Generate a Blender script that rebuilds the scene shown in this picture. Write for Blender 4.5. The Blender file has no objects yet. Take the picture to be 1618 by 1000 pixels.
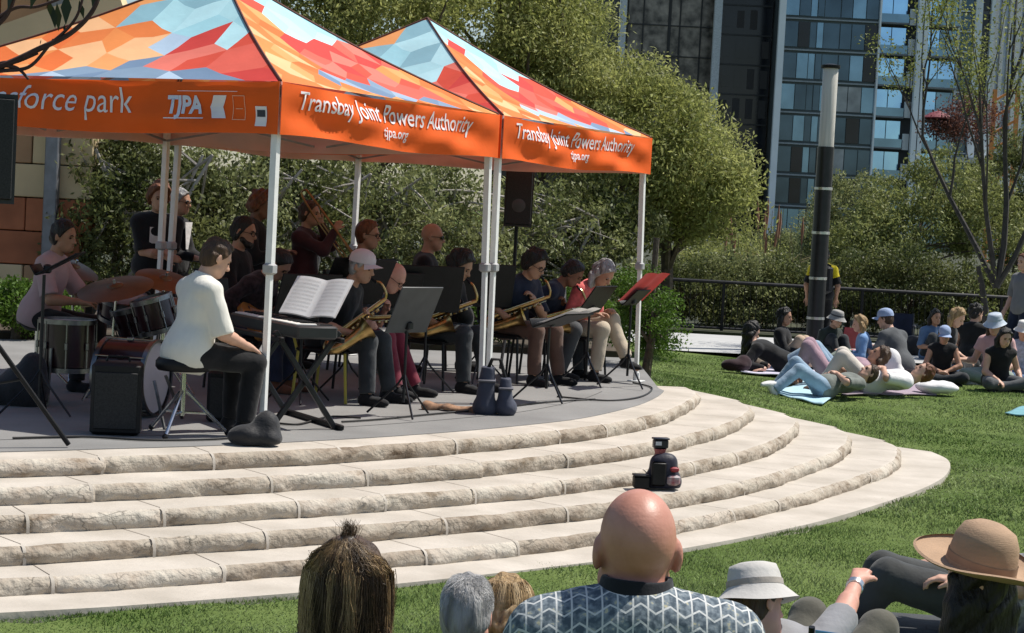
import bpy, bmesh, math, random
import numpy as np
from mathutils import Vector, Matrix, Euler
random.seed(7); RNG = np.random.default_rng(7)
S = bpy.context.scene; COL = S.collection; PI = math.pi; R = math.radians
# ---------------------------------------------------------------- camera, sky, sun, exposure
cam_d = bpy.data.cameras.new('camera'); CAM = bpy.data.objects.new('camera', cam_d); COL.objects.link(CAM)
F_PX, PITCH, ROLL = 3086.0, .054, .053
cam_d.sensor_width = 36; cam_d.lens = F_PX / 1618 * 36; cam_d.clip_end = 3000; cam_d.clip_start = .1
CAM_Z = 1.97
_c, _s = math.cos(PITCH), math.sin(PITCH)
_f = Vector((0, _c, -_s)); _u = Vector((0, _s, _c)); _r = Vector((1, 0, 0))
_cr, _sr = math.cos(ROLL), math.sin(ROLL)
cx = _r * _cr + _u * _sr; cy = _u * _cr - _r * _sr          # the photographer held the camera a little tilted
CAM.matrix_world = Matrix.Translation((0, 0, CAM_Z)) @ Matrix((cx, cy, -_f)).transposed().to_4x4()
S.camera = CAM
SUN_AZ, SUN_EL = 24.0, 60.0
w = bpy.data.worlds.new('World'); S.world = w; w.use_nodes = True
nt = w.node_tree; bg = nt.nodes['Background']
sky = nt.nodes.new('ShaderNodeTexSky'); sky.sky_type = 'NISHITA'; sky.sun_disc = False
sky.sun_elevation = R(SUN_EL); sky.sun_rotation = R(90 - SUN_AZ)
nt.links.new(sky.outputs[0], bg.inputs[0]); bg.inputs[1].default_value = .10
sd = bpy.data.lights.new('sun', 'SUN'); sd.energy = 4.9; sd.angle = R(.55); sd.color = (1, .95, .87)
so = bpy.data.objects.new('sun', sd); COL.objects.link(so)
sv = Vector((math.cos(R(SUN_EL)) * math.cos(R(SUN_AZ)), math.cos(R(SUN_EL)) * math.sin(R(SUN_AZ)), math.sin(R(SUN_EL))))
so.rotation_euler = sv.to_track_quat('Z', 'Y').to_euler(); so.location = sv * 60
S.view_settings.view_transform = 'Standard'; S.view_settings.look = 'None'
S.view_settings.exposure = .24; S.view_settings.gamma = 1
S.render.engine = 'CYCLES'
try: S.cycles.use_denoising = True
except Exception: pass
S.cycles.max_bounces = 6; S.cycles.transparent_max_bounces = 6

def spot(px, py, Y):
    """world point seen at a place of the 1618 x 1000 photograph, at its real distance Y"""
    x = (px - 809) / F_PX; y = (500 - py) / F_PX
    d = _f + cx * x + cy * y
    return Vector((0, 0, CAM_Z)) + d * (Y / d.y)
def ground_at(px, py, z):
    x = (px - 809) / F_PX; y = (500 - py) / F_PX
    d = _f + cx * x + cy * y
    return Vector((0, 0, CAM_Z)) + d * ((z - CAM_Z) / d.z)

# ---------------------------------------------------------------- objects
def link(o, parent=None):
    COL.objects.link(o)
    if parent is not None: o.parent = parent
    return o
def tag(o, label=None, cat=None, group=None, kind=None):
    if label: o['label'] = label
    if cat: o['category'] = cat
    if group: o['group'] = group
    if kind: o['kind'] = kind
    return o
def thing(name, label, cat, loc=(0, 0, 0), rz=0, group=None):
    o = bpy.data.objects.new(name, None); o.empty_display_size = .2
    o.location = loc; o.rotation_euler = (0, 0, rz); link(o)
    return tag(o, label, cat, group)
def kids(o): return [c for c in bpy.data.objects if c.parent is o]
def copy_tree(o, parent=None):
    c = o.copy(); link(c, parent)
    for ch in list(o.children): copy_tree(ch, c)
    return c
def rot_to(d, roll=0.0):
    d = Vector(d).normalized(); return d.to_track_quat('Z', 'Y').to_matrix()

class MB:
    """collects shapes, builds ONE mesh object"""
    def __init__(s): s.v = []; s.f = []; s.m = []; s.mi = 0
    def add(s, vs, fs):
        n = len(s.v); s.v += [tuple(v) for v in vs]
        for f in fs: s.f.append(tuple(i + n for i in f)); s.m.append(s.mi)
        return s
    def box(s, c, size, M=None, taper=1.0, bev=0.0):
        x, y, z = [a / 2 for a in size]; t = taper
        if bev > 0:
            b = min(bev, x * .9, y * .9, z * .9); vs = []; 
            for zz, k in ((-z, b), (-z + b, 0), (z - b, 0), (z, b)):
                for (sx, sy) in ((-1, -1), (1, -1), (1, 1), (-1, 1)):
                    tt = t if zz > 0 else 1
                    bx = x * tt - k; by = y * tt - k; q = b - k if k == 0 else b * .4
                    q = b
                    if sx * sy > 0: vs += [(sx * (bx), sy * (by - q), zz), (sx * (bx - q), sy * by, zz)]
                    else: vs += [(sx * (bx - q), sy * by, zz), (sx * bx, sy * (by - q), zz)]
            fs = [tuple(range(7, -1, -1)), tuple(range(24, 32))]
            for r in range(3):
                for i in range(8): j = (i + 1) % 8; fs.append((r * 8 + i, r * 8 + j, r * 8 + 8 + j, r * 8 + 8 + i))
        else:
            vs = [(-x, -y, -z), (x, -y, -z), (x, y, -z), (-x, y, -z), (-x * t, -y * t, z), (x * t, -y * t, z), (x * t, y * t, z), (-x * t, y * t, z)]
            fs = [(3, 2, 1, 0), (4, 5, 6, 7), (0, 1, 5, 4), (1, 2, 6, 5), (2, 3, 7, 6), (3, 0, 4, 7)]
        c = Vector(c)
        vs = [(M @ Vector(v) if M is not None else Vector(v)) + c for v in vs]
        return s.add(vs, fs)
    def tube(s, pts, rad, n=8, cap=True, sq=None):
        pts = [Vector(p) for p in pts]; k = len(pts)
        if not hasattr(rad, '__len__'): rad = [rad] * k
        t0 = (pts[1] - pts[0]).normalized()
        up = Vector((0, 0, 1)) if abs(t0.z) < .9 else Vector((1, 0, 0))
        a = t0.cross(up).normalized(); vs = []; fs = []
        for i in range(k):
            t = (pts[min(i + 1, k - 1)] - pts[max(i - 1, 0)]).normalized()
            a = (a - t * a.dot(t)).normalized(); b = t.cross(a)
            for j in range(n):
                an = 2 * PI * (j + .5) / n
                vs.append(pts[i] + (a * math.cos(an) + b * math.sin(an)) * rad[i])
        for i in range(k - 1):
            for j in range(n):
                q = (j + 1) % n; fs.append((i * n + j, i * n + q, (i + 1) * n + q, (i + 1) * n + j))
        if cap: fs += [tuple(range(n - 1, -1, -1)), tuple(range((k - 1) * n, k * n))]
        return s.add(vs, fs)
    def lathe(s, prof, c=(0, 0, 0), M=None, n=24, cap=True, sx=1, sy=1, fn=None):
        vs = []; fs = []; k = len(prof); c = Vector(c)
        for r, z in prof:
            for j in range(n):
                an = 2 * PI * j / n; v = Vector((r * sx * math.cos(an), r * sy * math.sin(an), z))
                if fn: v = Vector(fn(v))
                vs.append((M @ v if M is not None else v) + c)
        for i in range(k - 1):
            for j in range(n):
                q = (j + 1) % n; fs.append((i * n + j, i * n + q, (i + 1) * n + q, (i + 1) * n + j))
        if cap:
            if prof[0][0] > 1e-4: fs.append(tuple(range(n - 1, -1, -1)))
            if prof[-1][0] > 1e-4: fs.append(tuple(range((k - 1) * n, k * n)))
        return s.add(vs, fs)
    def ball(s, c, r, n=12, M=None):
        r = r if hasattr(r, '__len__') else (r, r, r); vs = []; fs = []; c = Vector(c); k = n // 2 + 1
        for i in range(k):
            th = PI * i / (k - 1)
            for j in range(n):
                an = 2 * PI * j / n
                v = Vector((r[0] * math.sin(th) * math.cos(an), r[1] * math.sin(th) * math.sin(an), -r[2] * math.cos(th)))
                vs.append((M @ v if M is not None else v) + c)
        for i in range(k - 1):
            for j in range(n):
                q = (j + 1) % n; fs.append((i * n + j, i * n + q, (i + 1) * n + q, (i + 1) * n + j))
        return s.add(vs, fs)
    def prism(s, poly, z0, z1, M=None, c=(0, 0, 0)):
        n = len(poly); c = Vector(c)
        vs = [Vector((x, y, z0)) for x, y in poly] + [Vector((x, y, z1)) for x, y in poly]
        vs = [(M @ v if M is not None else v) + c for v in vs]
        fs = [tuple(range(n - 1, -1, -1)), tuple(range(n, 2 * n))] + [(i, (i + 1) % n, n + (i + 1) % n, n + i) for i in range(n)]
        return s.add(vs, fs)
    def grid(s, fn, nu, nv):
        vs = [fn(i / nu, j / nv) for j in range(nv + 1) for i in range(nu + 1)]; w_ = nu + 1
        return s.add(vs, [(j * w_ + i, j * w_ + i + 1, (j + 1) * w_ + i + 1, (j + 1) * w_ + i) for j in range(nv) for i in range(nu)])
    def build(s, name, mat, parent=None, smooth=None, loc=None):
        me = bpy.data.meshes.new(name); me.from_pydata(s.v, [], s.f)
        mats = mat if isinstance(mat, (list, tuple)) else [mat]
        for m in mats: me.materials.append(m)
        if len(mats) > 1: me.polygons.foreach_set('material_index', s.m)
        bm = bmesh.new(); bm.from_mesh(me); bmesh.ops.remove_doubles(bm, verts=bm.verts, dist=1e-5)
        bmesh.ops.recalc_face_normals(bm, faces=bm.faces); bm.to_mesh(me); bm.free()
        if smooth is None: smooth = 40
        if smooth:
            me.polygons.foreach_set('use_smooth', [True] * len(me.polygons))
            try: me.set_sharp_from_angle(angle=R(smooth))
            except Exception: pass
        o = bpy.data.objects.new(name, me); link(o, parent)
        if loc is not None: o.location = loc
        return o
def np_mesh(name, V, Q, mat, parent=None, smooth=True, tri=False):
    V = np.asarray(V, np.float32); Q = np.asarray(Q, np.int32); k = Q.shape[1]
    me = bpy.data.meshes.new(name); me.vertices.add(len(V)); me.vertices.foreach_set('co', V.ravel())
    me.loops.add(Q.size); me.loops.foreach_set('vertex_index', Q.ravel())
    me.polygons.add(len(Q)); me.polygons.foreach_set('loop_start', np.arange(0, Q.size, k, dtype=np.int32))
    try: me.polygons.foreach_set('loop_total', np.full(len(Q), k, np.int32))
    except Exception: pass
    me.update(calc_edges=True); me.materials.append(mat)
    me.polygons.foreach_set('use_smooth', [smooth] * len(Q))
    o = bpy.data.objects.new(name, me); link(o, parent); return o
def spline(pts, n, closed=False):
    P = [Vector(p) for p in pts]; k = len(P); out = []
    for i in range(k - 1):
        p0 = P[max(i - 1, 0)]; p1 = P[i]; p2 = P[i + 1]; p3 = P[min(i + 2, k - 1)]
        for j in range(n):
            t = j / n
            out.append(.5 * ((2 * p1) + (p2 - p0) * t + (2 * p0 - 5 * p1 + 4 * p2 - p3) * t * t + (3 * p1 - p0 - 3 * p2 + p3) * t ** 3))
    out.append(P[-1]); return out

# ---------------------------------------------------------------- materials
_MC = {}
def M(name, col, rough=.6, metal=0.0, var=.18, vs=9.0, bump=0.0, bs=60.0, spec=.5, trans=0.0, alpha=1.0, isl=0.0, col2=None, sheen=0.0, coat=0.0, stretch=None, detail=4.0, sub=0.0):
    if name in _MC: return _MC[name]
    m = bpy.data.materials.new(name); m.use_nodes = True; t = m.node_tree; b = t.nodes['Principled BSDF']
    b.inputs['Roughness'].default_value = rough; b.inputs['Metallic'].default_value = metal
    b.inputs['Specular IOR Level'].default_value = spec
    if coat: b.inputs['Coat Weight'].default_value = coat
    if sheen: b.inputs['Sheen Weight'].default_value = sheen
    if sub:
        b.inputs['Subsurface Weight'].default_value = sub; b.inputs['Subsurface Radius'].default_value = (.012, .004, .002); b.inputs['Subsurface Scale'].default_value = 1
    tc = t.nodes.new('ShaderNodeTexCoord'); src = tc.outputs['Object']
    if stretch:
        mp = t.nodes.new('ShaderNodeMapping'); mp.inputs['Scale'].default_value = stretch; t.links.new(src, mp.inputs[0]); src = mp.outputs[0]
    c = tuple(col) + (1,)
    nz = t.nodes.new('ShaderNodeTexNoise'); nz.inputs['Scale'].default_value = vs; nz.inputs['Detail'].default_value = detail; t.links.new(src, nz.inputs['Vector'])
    mr = t.nodes.new('ShaderNodeMapRange'); mr.inputs[1].default_value = .3; mr.inputs[2].default_value = .7; t.links.new(nz.outputs[0], mr.inputs[0])
    mx = t.nodes.new('ShaderNodeMix'); mx.data_type = 'RGBA'
    if col2 is None:
        mx.inputs[6].default_value = tuple(max(0, a * (1 - var)) for a in col) + (1,); mx.inputs[7].default_value = tuple(min(1, a * (1 + var)) for a in col) + (1,)
    else: mx.inputs[6].default_value = c; mx.inputs[7].default_value = tuple(col2) + (1,)
    t.links.new(mr.outputs[0], mx.inputs[0]); out = mx.outputs[2]
    if isl:
        g = t.nodes.new('ShaderNodeNewGeometry'); m2 = t.nodes.new('ShaderNodeMapRange'); m2.inputs[3].default_value = 1 - isl; m2.inputs[4].default_value = 1 + isl
        t.links.new(g.outputs['Random Per Island'], m2.inputs[0])
        vm = t.nodes.new('ShaderNodeVectorMath'); vm.operation = 'SCALE'; t.links.new(out, vm.inputs[0]); t.links.new(m2.outputs[0], vm.inputs['Scale']); out = vm.outputs[0]
    t.links.new(out, b.inputs['Base Color'])
    if bump:
        n2 = t.nodes.new('ShaderNodeTexNoise'); n2.inputs['Scale'].default_value = bs; n2.inputs['Detail'].default_value = 6; t.links.new(src, n2.inputs['Vector'])
        bp = t.nodes.new('ShaderNodeBump'); bp.inputs['Strength'].default_value = bump; bp.inputs['Distance'].default_value = .02
        t.links.new(n2.outputs[0], bp.inputs['Height']); t.links.new(bp.outputs[0], b.inputs['Normal'])
    if trans:
        tr = t.nodes.new('ShaderNodeBsdfTranslucent'); t.links.new(out, tr.inputs[0])
        ms = t.nodes.new('ShaderNodeMixShader'); ms.inputs[0].default_value = trans
        t.links.new(b.outputs[0], ms.inputs[1]); t.links.new(tr.outputs[0], ms.inputs[2]); t.links.new(ms.outputs[0], t.nodes['Material Output'].inputs[0])
    _MC[name] = m; return m
def cloth(name, col, **k):
    d = dict(rough=.85, var=.16, vs=7, bump=.5, bs=11, spec=.2, sheen=.15); d.update(k); return M(name, col, **d)
BLACK = M('black_plastic', (.008, .008, .009), .5, var=.3, bump=.1, bs=90, spec=.25)
DKMETAL = M('dark_steel', (.03, .03, .033), .4, .7, var=.3)
CHROME = M('chrome', (.6, .6, .6), .22, 1, var=.15, vs=30)
DKCHROME = M('shade_darkened_chrome', (.22, .22, .22), .32, 1, var=.2, vs=30)  # chrome of the drums, darkened in colour for the shade over the kit
STEEL = M('painted_white_steel', (.74, .74, .72), .35, 0, var=.06, vs=14)
BRASS = M('lacquered_brass', (.56, .38, .15), .3, 1, var=.2, vs=24)
PAPER = M('white_paper', (.8, .79, .78), .8, var=.03, trans=.15)
# ---------------------------------------------------------------- the setting: lawn, stage, steps, path
DECK_Z = .48
def smooth(t): t = max(0., min(1., t)); return t * t * (3 - 2 * t)
def lawn_z(x, y):
    d = smooth((y - 17.40) / .05) * (1 - .8 * smooth((y - 18.5) / 6))
    z = min(.43, max(0, .375 - .2075 * (x - 1.55))) * d + .08 * smooth((y - 19) / 5)
    return z + .012 * math.sin(x * 1.9 + y * .7) * math.sin(y * 1.3) * (1 if y < 17 else .6) - .012
TIERS = [  # front curve of every step, from the top step down (plan, metres), and its top height
 (.480, [(-2.72,10.49),(-2.21,10.84),(-1.49,11.37),(-.8,12.0),(-.21,12.64),(.35,13.37),(.83,14.13),(1.28,15.24),(1.51,16.08),(1.63,16.71),(1.66,17.07),(1.62,17.42)]),
 (.384, [(-2.62,10.14),(-1.66,10.82),(-.91,11.46),(-.21,12.13),(.42,12.87),(1.15,13.99),(1.67,15.15),(1.94,15.96),(2.09,16.61),(2.12,17.0),(2.08,17.42)]),
 (.288, [(-2.54,9.83),(-1.93,10.22),(-1.24,10.76),(-.29,11.58),(.43,12.34),(1.21,13.38),(1.80,14.45),(2.24,15.6),(2.5,16.61),(2.54,17.02),(2.5,17.42)]),
 (.192, [(-2.44,9.5),(-1.31,10.3),(-.43,11.0),(.38,11.77),(1.12,12.62),(1.79,13.62),(2.43,14.97),(2.78,15.89),(2.96,16.65),(3.0,17.03),(2.96,17.42)]),
 (.096, [(-2.36,9.18),(-1.62,9.65),(-1.13,10.0),(-.57,10.45),(.24,11.14),(1.12,12.12),(1.95,13.36),(2.74,14.83),(3.17,15.8),(3.39,16.64),(3.44,17.05),(3.40,17.42)]),
 (.014, [(-2.27,8.85),(-1.57,9.27),(-.6,9.97),(.45,10.9),(1.06,11.55),(1.83,12.53),(2.36,13.34),(3.04,14.55),(3.5,15.55),(3.75,16.35),(3.86,16.95),(3.84,17.42)])]
def curve_of(pts, step=.03):
    a = Vector((*pts[0], 0)); b = Vector((*pts[1], 0)); e = a + (a - b).normalized() * 4.5 + Vector((-.6, .5, 0))
    P = [e, a + (a - b).normalized() * 2.0 + Vector((-.1, .08, 0))] + [Vector((*p, 0)) for p in pts]
    sp = spline(P, 40); out = [sp[0]]; acc = 0
    L = [0]
    for i in range(1, len(sp)): L.append(L[-1] + (sp[i] - sp[i - 1]).length)
    n = int(L[-1] / step); out = []; j = 0
    for k in range(n + 1):
        s_ = L[-1] * k / n
        while j < len(L) - 2 and L[j + 1] < s_: j += 1
        t = (s_ - L[j]) / max(1e-6, L[j + 1] - L[j]); out.append(sp[j].lerp(sp[j + 1], t))
    return out
def frame2(c):
    N = []
    for i in range(len(c)):
        t = (c[min(i + 3, len(c) - 1)] - c[max(i - 3, 0)]).normalized(); N.append(Vector((-t.y, t.x, 0)))
    return N      # inward normal (towards the stage)
def stone_mat(name, col, col2, bump, bs):
    m = M(name, col, .85, var=.1, vs=2.3, bump=bump, bs=bs, col2=col2, spec=.25, detail=12)
    return m
TREAD = stone_mat('honed_limestone', (.385, .345, .29), (.54, .49, .425), .18, 26)
ROCK = None
def rock_mat(ca=(.19, .145, .10), cb=(.47, .42, .345), cm=(.38, .325, .26)):
    m = bpy.data.materials.new('split_limestone'); m.use_nodes = True; t = m.node_tree; b = t.nodes['Principled BSDF']; b.inputs['Roughness'].default_value = .9; b.inputs['Specular IOR Level'].default_value = .2
    tc = t.nodes.new('ShaderNodeTexCoord'); n1 = t.nodes.new('ShaderNodeTexNoise'); n1.inputs['Scale'].default_value = 3.5; n1.inputs['Detail'].default_value = 9; n1.inputs['Roughness'].default_value = .65
    mp = t.nodes.new('ShaderNodeMapping'); mp.inputs['Scale'].default_value = (1, 1, 2.5); t.links.new(tc.outputs['Object'], mp.inputs[0]); t.links.new(mp.outputs[0], n1.inputs['Vector'])
    cr = t.nodes.new('ShaderNodeValToRGB'); e = cr.color_ramp.elements; e[0].position = .33; e[0].color = (*ca, 1); e[1].position = .62; e[1].color = (*cb, 1)
    x = e.new(.46); x.color = (*cm, 1)
    t.links.new(n1.outputs[0], cr.inputs[0])
    vo = t.nodes.new('ShaderNodeTexVoronoi'); vo.feature = 'DISTANCE_TO_EDGE'; vo.inputs['Scale'].default_value = 7
    n3 = t.nodes.new('ShaderNodeTexNoise'); n3.inputs['Scale'].default_value = 5; t.links.new(mp.outputs[0], n3.inputs['Vector'])
    va = t.nodes.new('ShaderNodeMix'); va.data_type = 'VECTOR'; va.inputs[0].default_value = .18; t.links.new(mp.outputs[0], va.inputs[4]); t.links.new(n3.outputs[1], va.inputs[5]); t.links.new(va.outputs[1], vo.inputs['Vector'])
    mr = t.nodes.new('ShaderNodeMapRange'); mr.inputs[1].default_value = 0; mr.inputs[2].default_value = .035; mr.inputs[3].default_value = .45; mr.inputs[4].default_value = 1; t.links.new(vo.outputs[0], mr.inputs[0])
    n4 = t.nodes.new('ShaderNodeTexNoise'); n4.inputs['Scale'].default_value = 2.2; t.links.new(tc.outputs['Object'], n4.inputs['Vector'])
    m4 = t.nodes.new('ShaderNodeMapRange'); m4.inputs[1].default_value = .45; m4.inputs[2].default_value = .6; t.links.new(n4.outputs[0], m4.inputs[0])
    mm = t.nodes.new('ShaderNodeMix'); mm.data_type = 'FLOAT'; mm.inputs[2].default_value = 1; t.links.new(m4.outputs[0], mm.inputs[0]); t.links.new(mr.outputs[0], mm.inputs[3])
    vm = t.nodes.new('ShaderNodeVectorMath'); vm.operation = 'SCALE'; t.links.new(cr.outputs[0], vm.inputs[0]); t.links.new(mm.outputs[0], vm.inputs['Scale']); t.links.new(vm.outputs[0], b.inputs['Base Color'])
    n2 = t.nodes.new('ShaderNodeTexNoise'); n2.inputs['Scale'].default_value = 24; n2.inputs['Detail'].default_value = 8; t.links.new(tc.outputs['Object'], n2.inputs['Vector'])
    bp = t.nodes.new('ShaderNodeBump'); bp.inputs['Strength'].default_value = .7; bp.inputs['Distance'].default_value = .03; t.links.new(n2.outputs[0], bp.inputs['Height']); t.links.new(bp.outputs[0], b.inputs['Normal'])
    return m
ROCKS = [rock_mat(), rock_mat((.15, .11, .075), (.41, .36, .29), (.33, .275, .215)), rock_mat((.26, .20, .145), (.52, .475, .40), (.45, .39, .32))]
def n3(p, s, seed=0):   # cheap value noise built from sines
    x, y, z = p; a = 0; f = s; g = 1
    for k in range(4):
        a += g * math.sin(f * (x * 1.3 + y * .7 + z * .4) + seed * 1.7 + k) * math.sin(f * (y * 1.1 - x * .6 + z * .9) + seed * .9 + 2 * k); f *= 1.93; g *= .6
    return a
stage = thing('stone_stage', 'curved grey stage with five pale limestone steps with rough split fronts', 'stage', (0, 0, 0))
rs = random.Random(11); CURVES = []
for ti, (zt, pts) in enumerate(TIERS):
    c = curve_of(pts); N = frame2(c); CURVES.append((c, N)); mb = MB(); zb = zt - .125 if ti < 5 else -.12
    joints = []; s_ = rs.uniform(.2, .9)
    while s_ < len(c) * .03: joints.append(s_); s_ += rs.uniform(.55, 1.25)
    rows = [(.025, -.13), (.010, -.105), (0, -.085), (-.004, -.06), (-.002, -.035), (.012, -.014), (.034, -.002), (.06, 0), (.2, 0), (.40, 0), (.62, 0)] if ti < 5 else [(0, -.13), (0, -.03), (.004, -.004), (.03, 0), (.3, 0), (.6, 0)]
    vs = []; nr = len(rows); blk = [rs.uniform(-.011, .010) for _ in range(len(joints) + 1)]; bmt = [rs.choice((1, 1, 3, 4)) for _ in blk]; nb_ = lambda s0: sum(1 for j in joints if j < s0)
    for i, p in enumerate(c):
        s0 = i * .03; dj = min([abs(s0 - j) for j in joints] + [9]); g = max(0, 1 - dj / .022) if ti < 5 else 0
        for k, (off, dz) in enumerate(rows):
            o = off; z = zt + dz
            if ti < 5 and k < 7:
                a = n3((p.x, p.y, z * 2.4), 6.5, ti) * .009 + n3((p.x, p.y, z * 2), 19, ti + 3) * .004
                o += a * (1 if k < 5 else .5) + g * .016 + (blk[nb_(s0)] * (1, 1, 1, 1, .8, .5, .2)[k]) + .010 * math.sin(s0 * 2.1 + ti * 3) * math.sin(s0 * 5.3 + ti) * (1 if k in (2, 3, 4) else .3)
                if k in (5, 6): z += min(0, a) * .35 - g * .003
            q = p + N[i] * o; vs.append((q.x, q.y, z))
    fr = []; ft = []
    for i in range(len(c) - 1):
        for k in range(nr - 1):
            f_ = (i * nr + k, (i + 1) * nr + k, (i + 1) * nr + k + 1, i * nr + k + 1)
            (fr if (k < 6 and ti < 5) else ft).append(f_)
    e = (len(c) - 1) * nr; b0 = len(vs)
    vs += [(vs[e + nr - 1][0], vs[e + nr - 1][1], zt - .13)]
    mb.mi = 0; mb.add(vs, ft); mb.f.append(tuple(range(e, e + nr)) + (b0,)); mb.m.append(0)
    n0 = len(mb.f); mb.f += fr; mb.m += [bmt[nb_((q // 6) * .03)] for q in range(len(fr))]
    if ti < 5:
        for jp in joints:      # pale mortar joints between the blocks, and the fine saw cut across the tread
            i = int(jp / .03); 
            if i >= len(c) - 2: continue
            p, n_ = c[i], N[i]; tg = Vector((n_.y, -n_.x, 0)) * .0085; prof = [(-.006, -.125), (-.010, -.07), (-.004, -.03), (.012, -.010), (.04, .0015)]; v_ = []
            for off, dz in prof:
                a_ = n3((p.x, p.y, (zt + dz) * 2.4), 6.5, ti) * .004; q = p + n_ * (off + a_); v_ += [(q - tg) + Vector((0, 0, zt + dz)), (q + tg) + Vector((0, 0, zt + dz))]
            mb.mi = 0; mb.add(v_, [(2 * k, 2 * k + 1, 2 * k + 3, 2 * k + 2) for k in range(4)])
            tg = tg * .28; sk = Vector((n_.y, -n_.x, 0)) * rs.uniform(-.05, .05); q0 = p + n_ * .05; q1 = p + n_ * .42 + sk; zz = Vector((0, 0, zt + .002)); mb.mi = 2; mb.add([q0 - tg + zz, q0 + tg + zz, q1 + tg + zz, q1 - tg + zz], [(0, 1, 2, 3)])
    o = mb.build('step' if ti < 5 else 'kerb_slab', [TREAD, ROCKS[0], M('dark_joint_line', (.16, .13, .10), .9), ROCKS[1], ROCKS[2]], stage, smooth=60)
# saw-cut joints across the treads are part of the tread: thin dark grooves laid in as strips
WED = [((1.62, 17.42), (2.08, 17.42), (1.66, 18.38), .384), ((2.08, 17.42), (2.50, 17.42), (2.16, 18.28), .288), ((2.50, 17.42), (2.96, 17.42), (2.60, 18.20), .192), ((2.96, 17.42), (3.40, 17.42), (3.08, 18.1), .096), ((3.40, 17.42), (3.84, 17.42), (3.52, 17.75), .014)]
for a_, b_, c_, z_ in WED:     # the far ends of the treads running out into the slope
    mb = MB(); pp = [(a_[0] - .03, a_[1] - .02), (b_[0] - .004, b_[1] - .02), (b_[0] - .02, b_[1] + .05), ((b_[0] * .55 + c_[0] * .45), (b_[1] * .52 + c_[1] * .48)), c_, (a_[0] - .03, c_[1])]; mb.prism(pp, z_ - .25, z_ - .0015); mb.build('tread_end', TREAD, stage, smooth=0)
CONC = M('grey_stage_concrete', (.205, .202, .195), .85, var=.16, vs=1.6, bump=.15, bs=40, detail=8)
cc, NN = CURVES[0]
front = [(p + n * .30) for p, n in zip(cc, NN)][::6]
front = [p for p in front if p.y < 17.0]
poly = [(p.x, p.y) for p in front] + [(1.32, 17.1), (1.32, 20.6), (-2.2, 19.9), (-6.5, 17.9), (-12, 16.5), (-12, front[0].y)]
mb = MB(); mb.prism(poly, .38, .485); mb.build('stage_floor', CONC, stage, smooth=0)
sm_ = [p + n * .78 for p, n in zip(cc, NN)][::8]; sm_ = [p for p in sm_ if p.y < 16.6]; mb = MB()
mb.grid(lambda u, v: tuple(sm_[int(u * (len(sm_) - 1))] + NN[0] * .012 * v + Vector((0, 0, .4865))), len(sm_) - 1, 1); mb.build('floor_joint', M('dark_floor_joint', (.05, .05, .05), .9), stage, smooth=0)
# lawn sheet out to the horizon
def axis(lo, hi, st, far): return [-far, -far / 3, -60, lo - 8] + list(np.arange(lo, hi + 1e-6, st)) + [hi + 8, 60 + hi, far / 3, far]
xs = axis(-9, 14, .3, 900); ys = [-900, -300, -60, -10, -2] + list(np.arange(1, 17.3, .3)) + [17.36, 17.40, 17.43, 17.46, 17.7] + list(np.arange(18, 34, .35)) + [40, 60, 140, 400, 1500]
cp = [(p.x, p.y) for p in CURVES[5][0]]
def under(x, y): return (y < 17.38 and (x < -12 or x < 3.7) and min((x - a) ** 2 + (y - b) ** 2 for a, b in cp[::12]) > 0 and inside(x, y))
pin = [((p + n * .12).x, (p + n * .12).y) for p, n in zip(*CURVES[5])][::10] + [(3.6, 17.38), (-12, 17.38)]
def inside(x, y, P=pin):
    r = False; j = len(P) - 1
    for i in range(len(P)):
        if (P[i][1] > y) != (P[j][1] > y) and x < (P[j][0] - P[i][0]) * (y - P[i][1]) / (P[j][1] - P[i][1]) + P[i][0]: r = not r
        j = i
    return r
V = []; w_ = len(xs)
for y in ys:
    for x in xs:
        z = lawn_z(x, y)
        if abs(x) < 30 and 5 < y < 17.39 and inside(x, y): z = -.12
        if 17.4 < y < 21 and x < 1.2: z = min(z, .40)
        V.append((x, y, z))
Q = [(j * w_ + i, j * w_ + i + 1, (j + 1) * w_ + i + 1, (j + 1) * w_ + i) for j in range(len(ys) - 1) for i in range(w_ - 1)]
LAWN = M('mown_turf', (.065, .105, .022), .95, vs=1.3, col2=(.125, .17, .05), bump=.5, bs=45, spec=.1, detail=8)
tag(np_mesh('lawn', V, Q, LAWN), kind='structure')
# blades of grass on the part of the lawn near enough to show them: one object
def grass(n, y0, y1, hgt, wid):
    k = n * 2; y = RNG.uniform(y0 ** .5, y1 ** .5, k) ** 2; x = RNG.uniform(-.27, .30, k) * (y + 1.2)
    keep = np.array([(not (b < 17.42 and inside(a, b))) and not (b >= 17.4 and a < 1.45) and not (27.0 < b) for a, b in zip(x, y)])
    x = x[keep][:n]; y = y[keep][:n]; n = len(x)
    z = np.array([lawn_z(a, b) for a, b in zip(x, y)]) - .004
    an = RNG.uniform(0, PI, n); ln = RNG.normal(0, .5, (n, 2)) * hgt; h = hgt * RNG.uniform(.5, 1.25, n)
    pat = .75 + .35 * np.sin(x * 3.1 + np.sin(y * 2.3) * 2) * np.sin(y * 3.7 + x); h = h * np.clip(pat, .45, 1.2)
    dx = np.cos(an) * wid; dy = np.sin(an) * wid
    A = np.stack([x - dx, y - dy, z], 1); B = np.stack([x + dx, y + dy, z], 1); C_ = np.stack([x + ln[:, 0], y + ln[:, 1], z + h], 1)
    V = np.stack([A, B, C_], 1).reshape(-1, 3); return V
G = np.concatenate([grass(130000, 7.2, 13.5, .026, .0042), grass(110000, 13.5, 27, .030, .008)])
GR = M('grass_blades', (.085, .15, .030), .6, vs=.8, col2=(.26, .315, .135), isl=.6, trans=.3, spec=.15)
tag(np_mesh('grass', G, np.arange(len(G)).reshape(-1, 3), GR, smooth=False), 'short green grass blades of the mown lawn', 'grass', kind='stuff')
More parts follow.
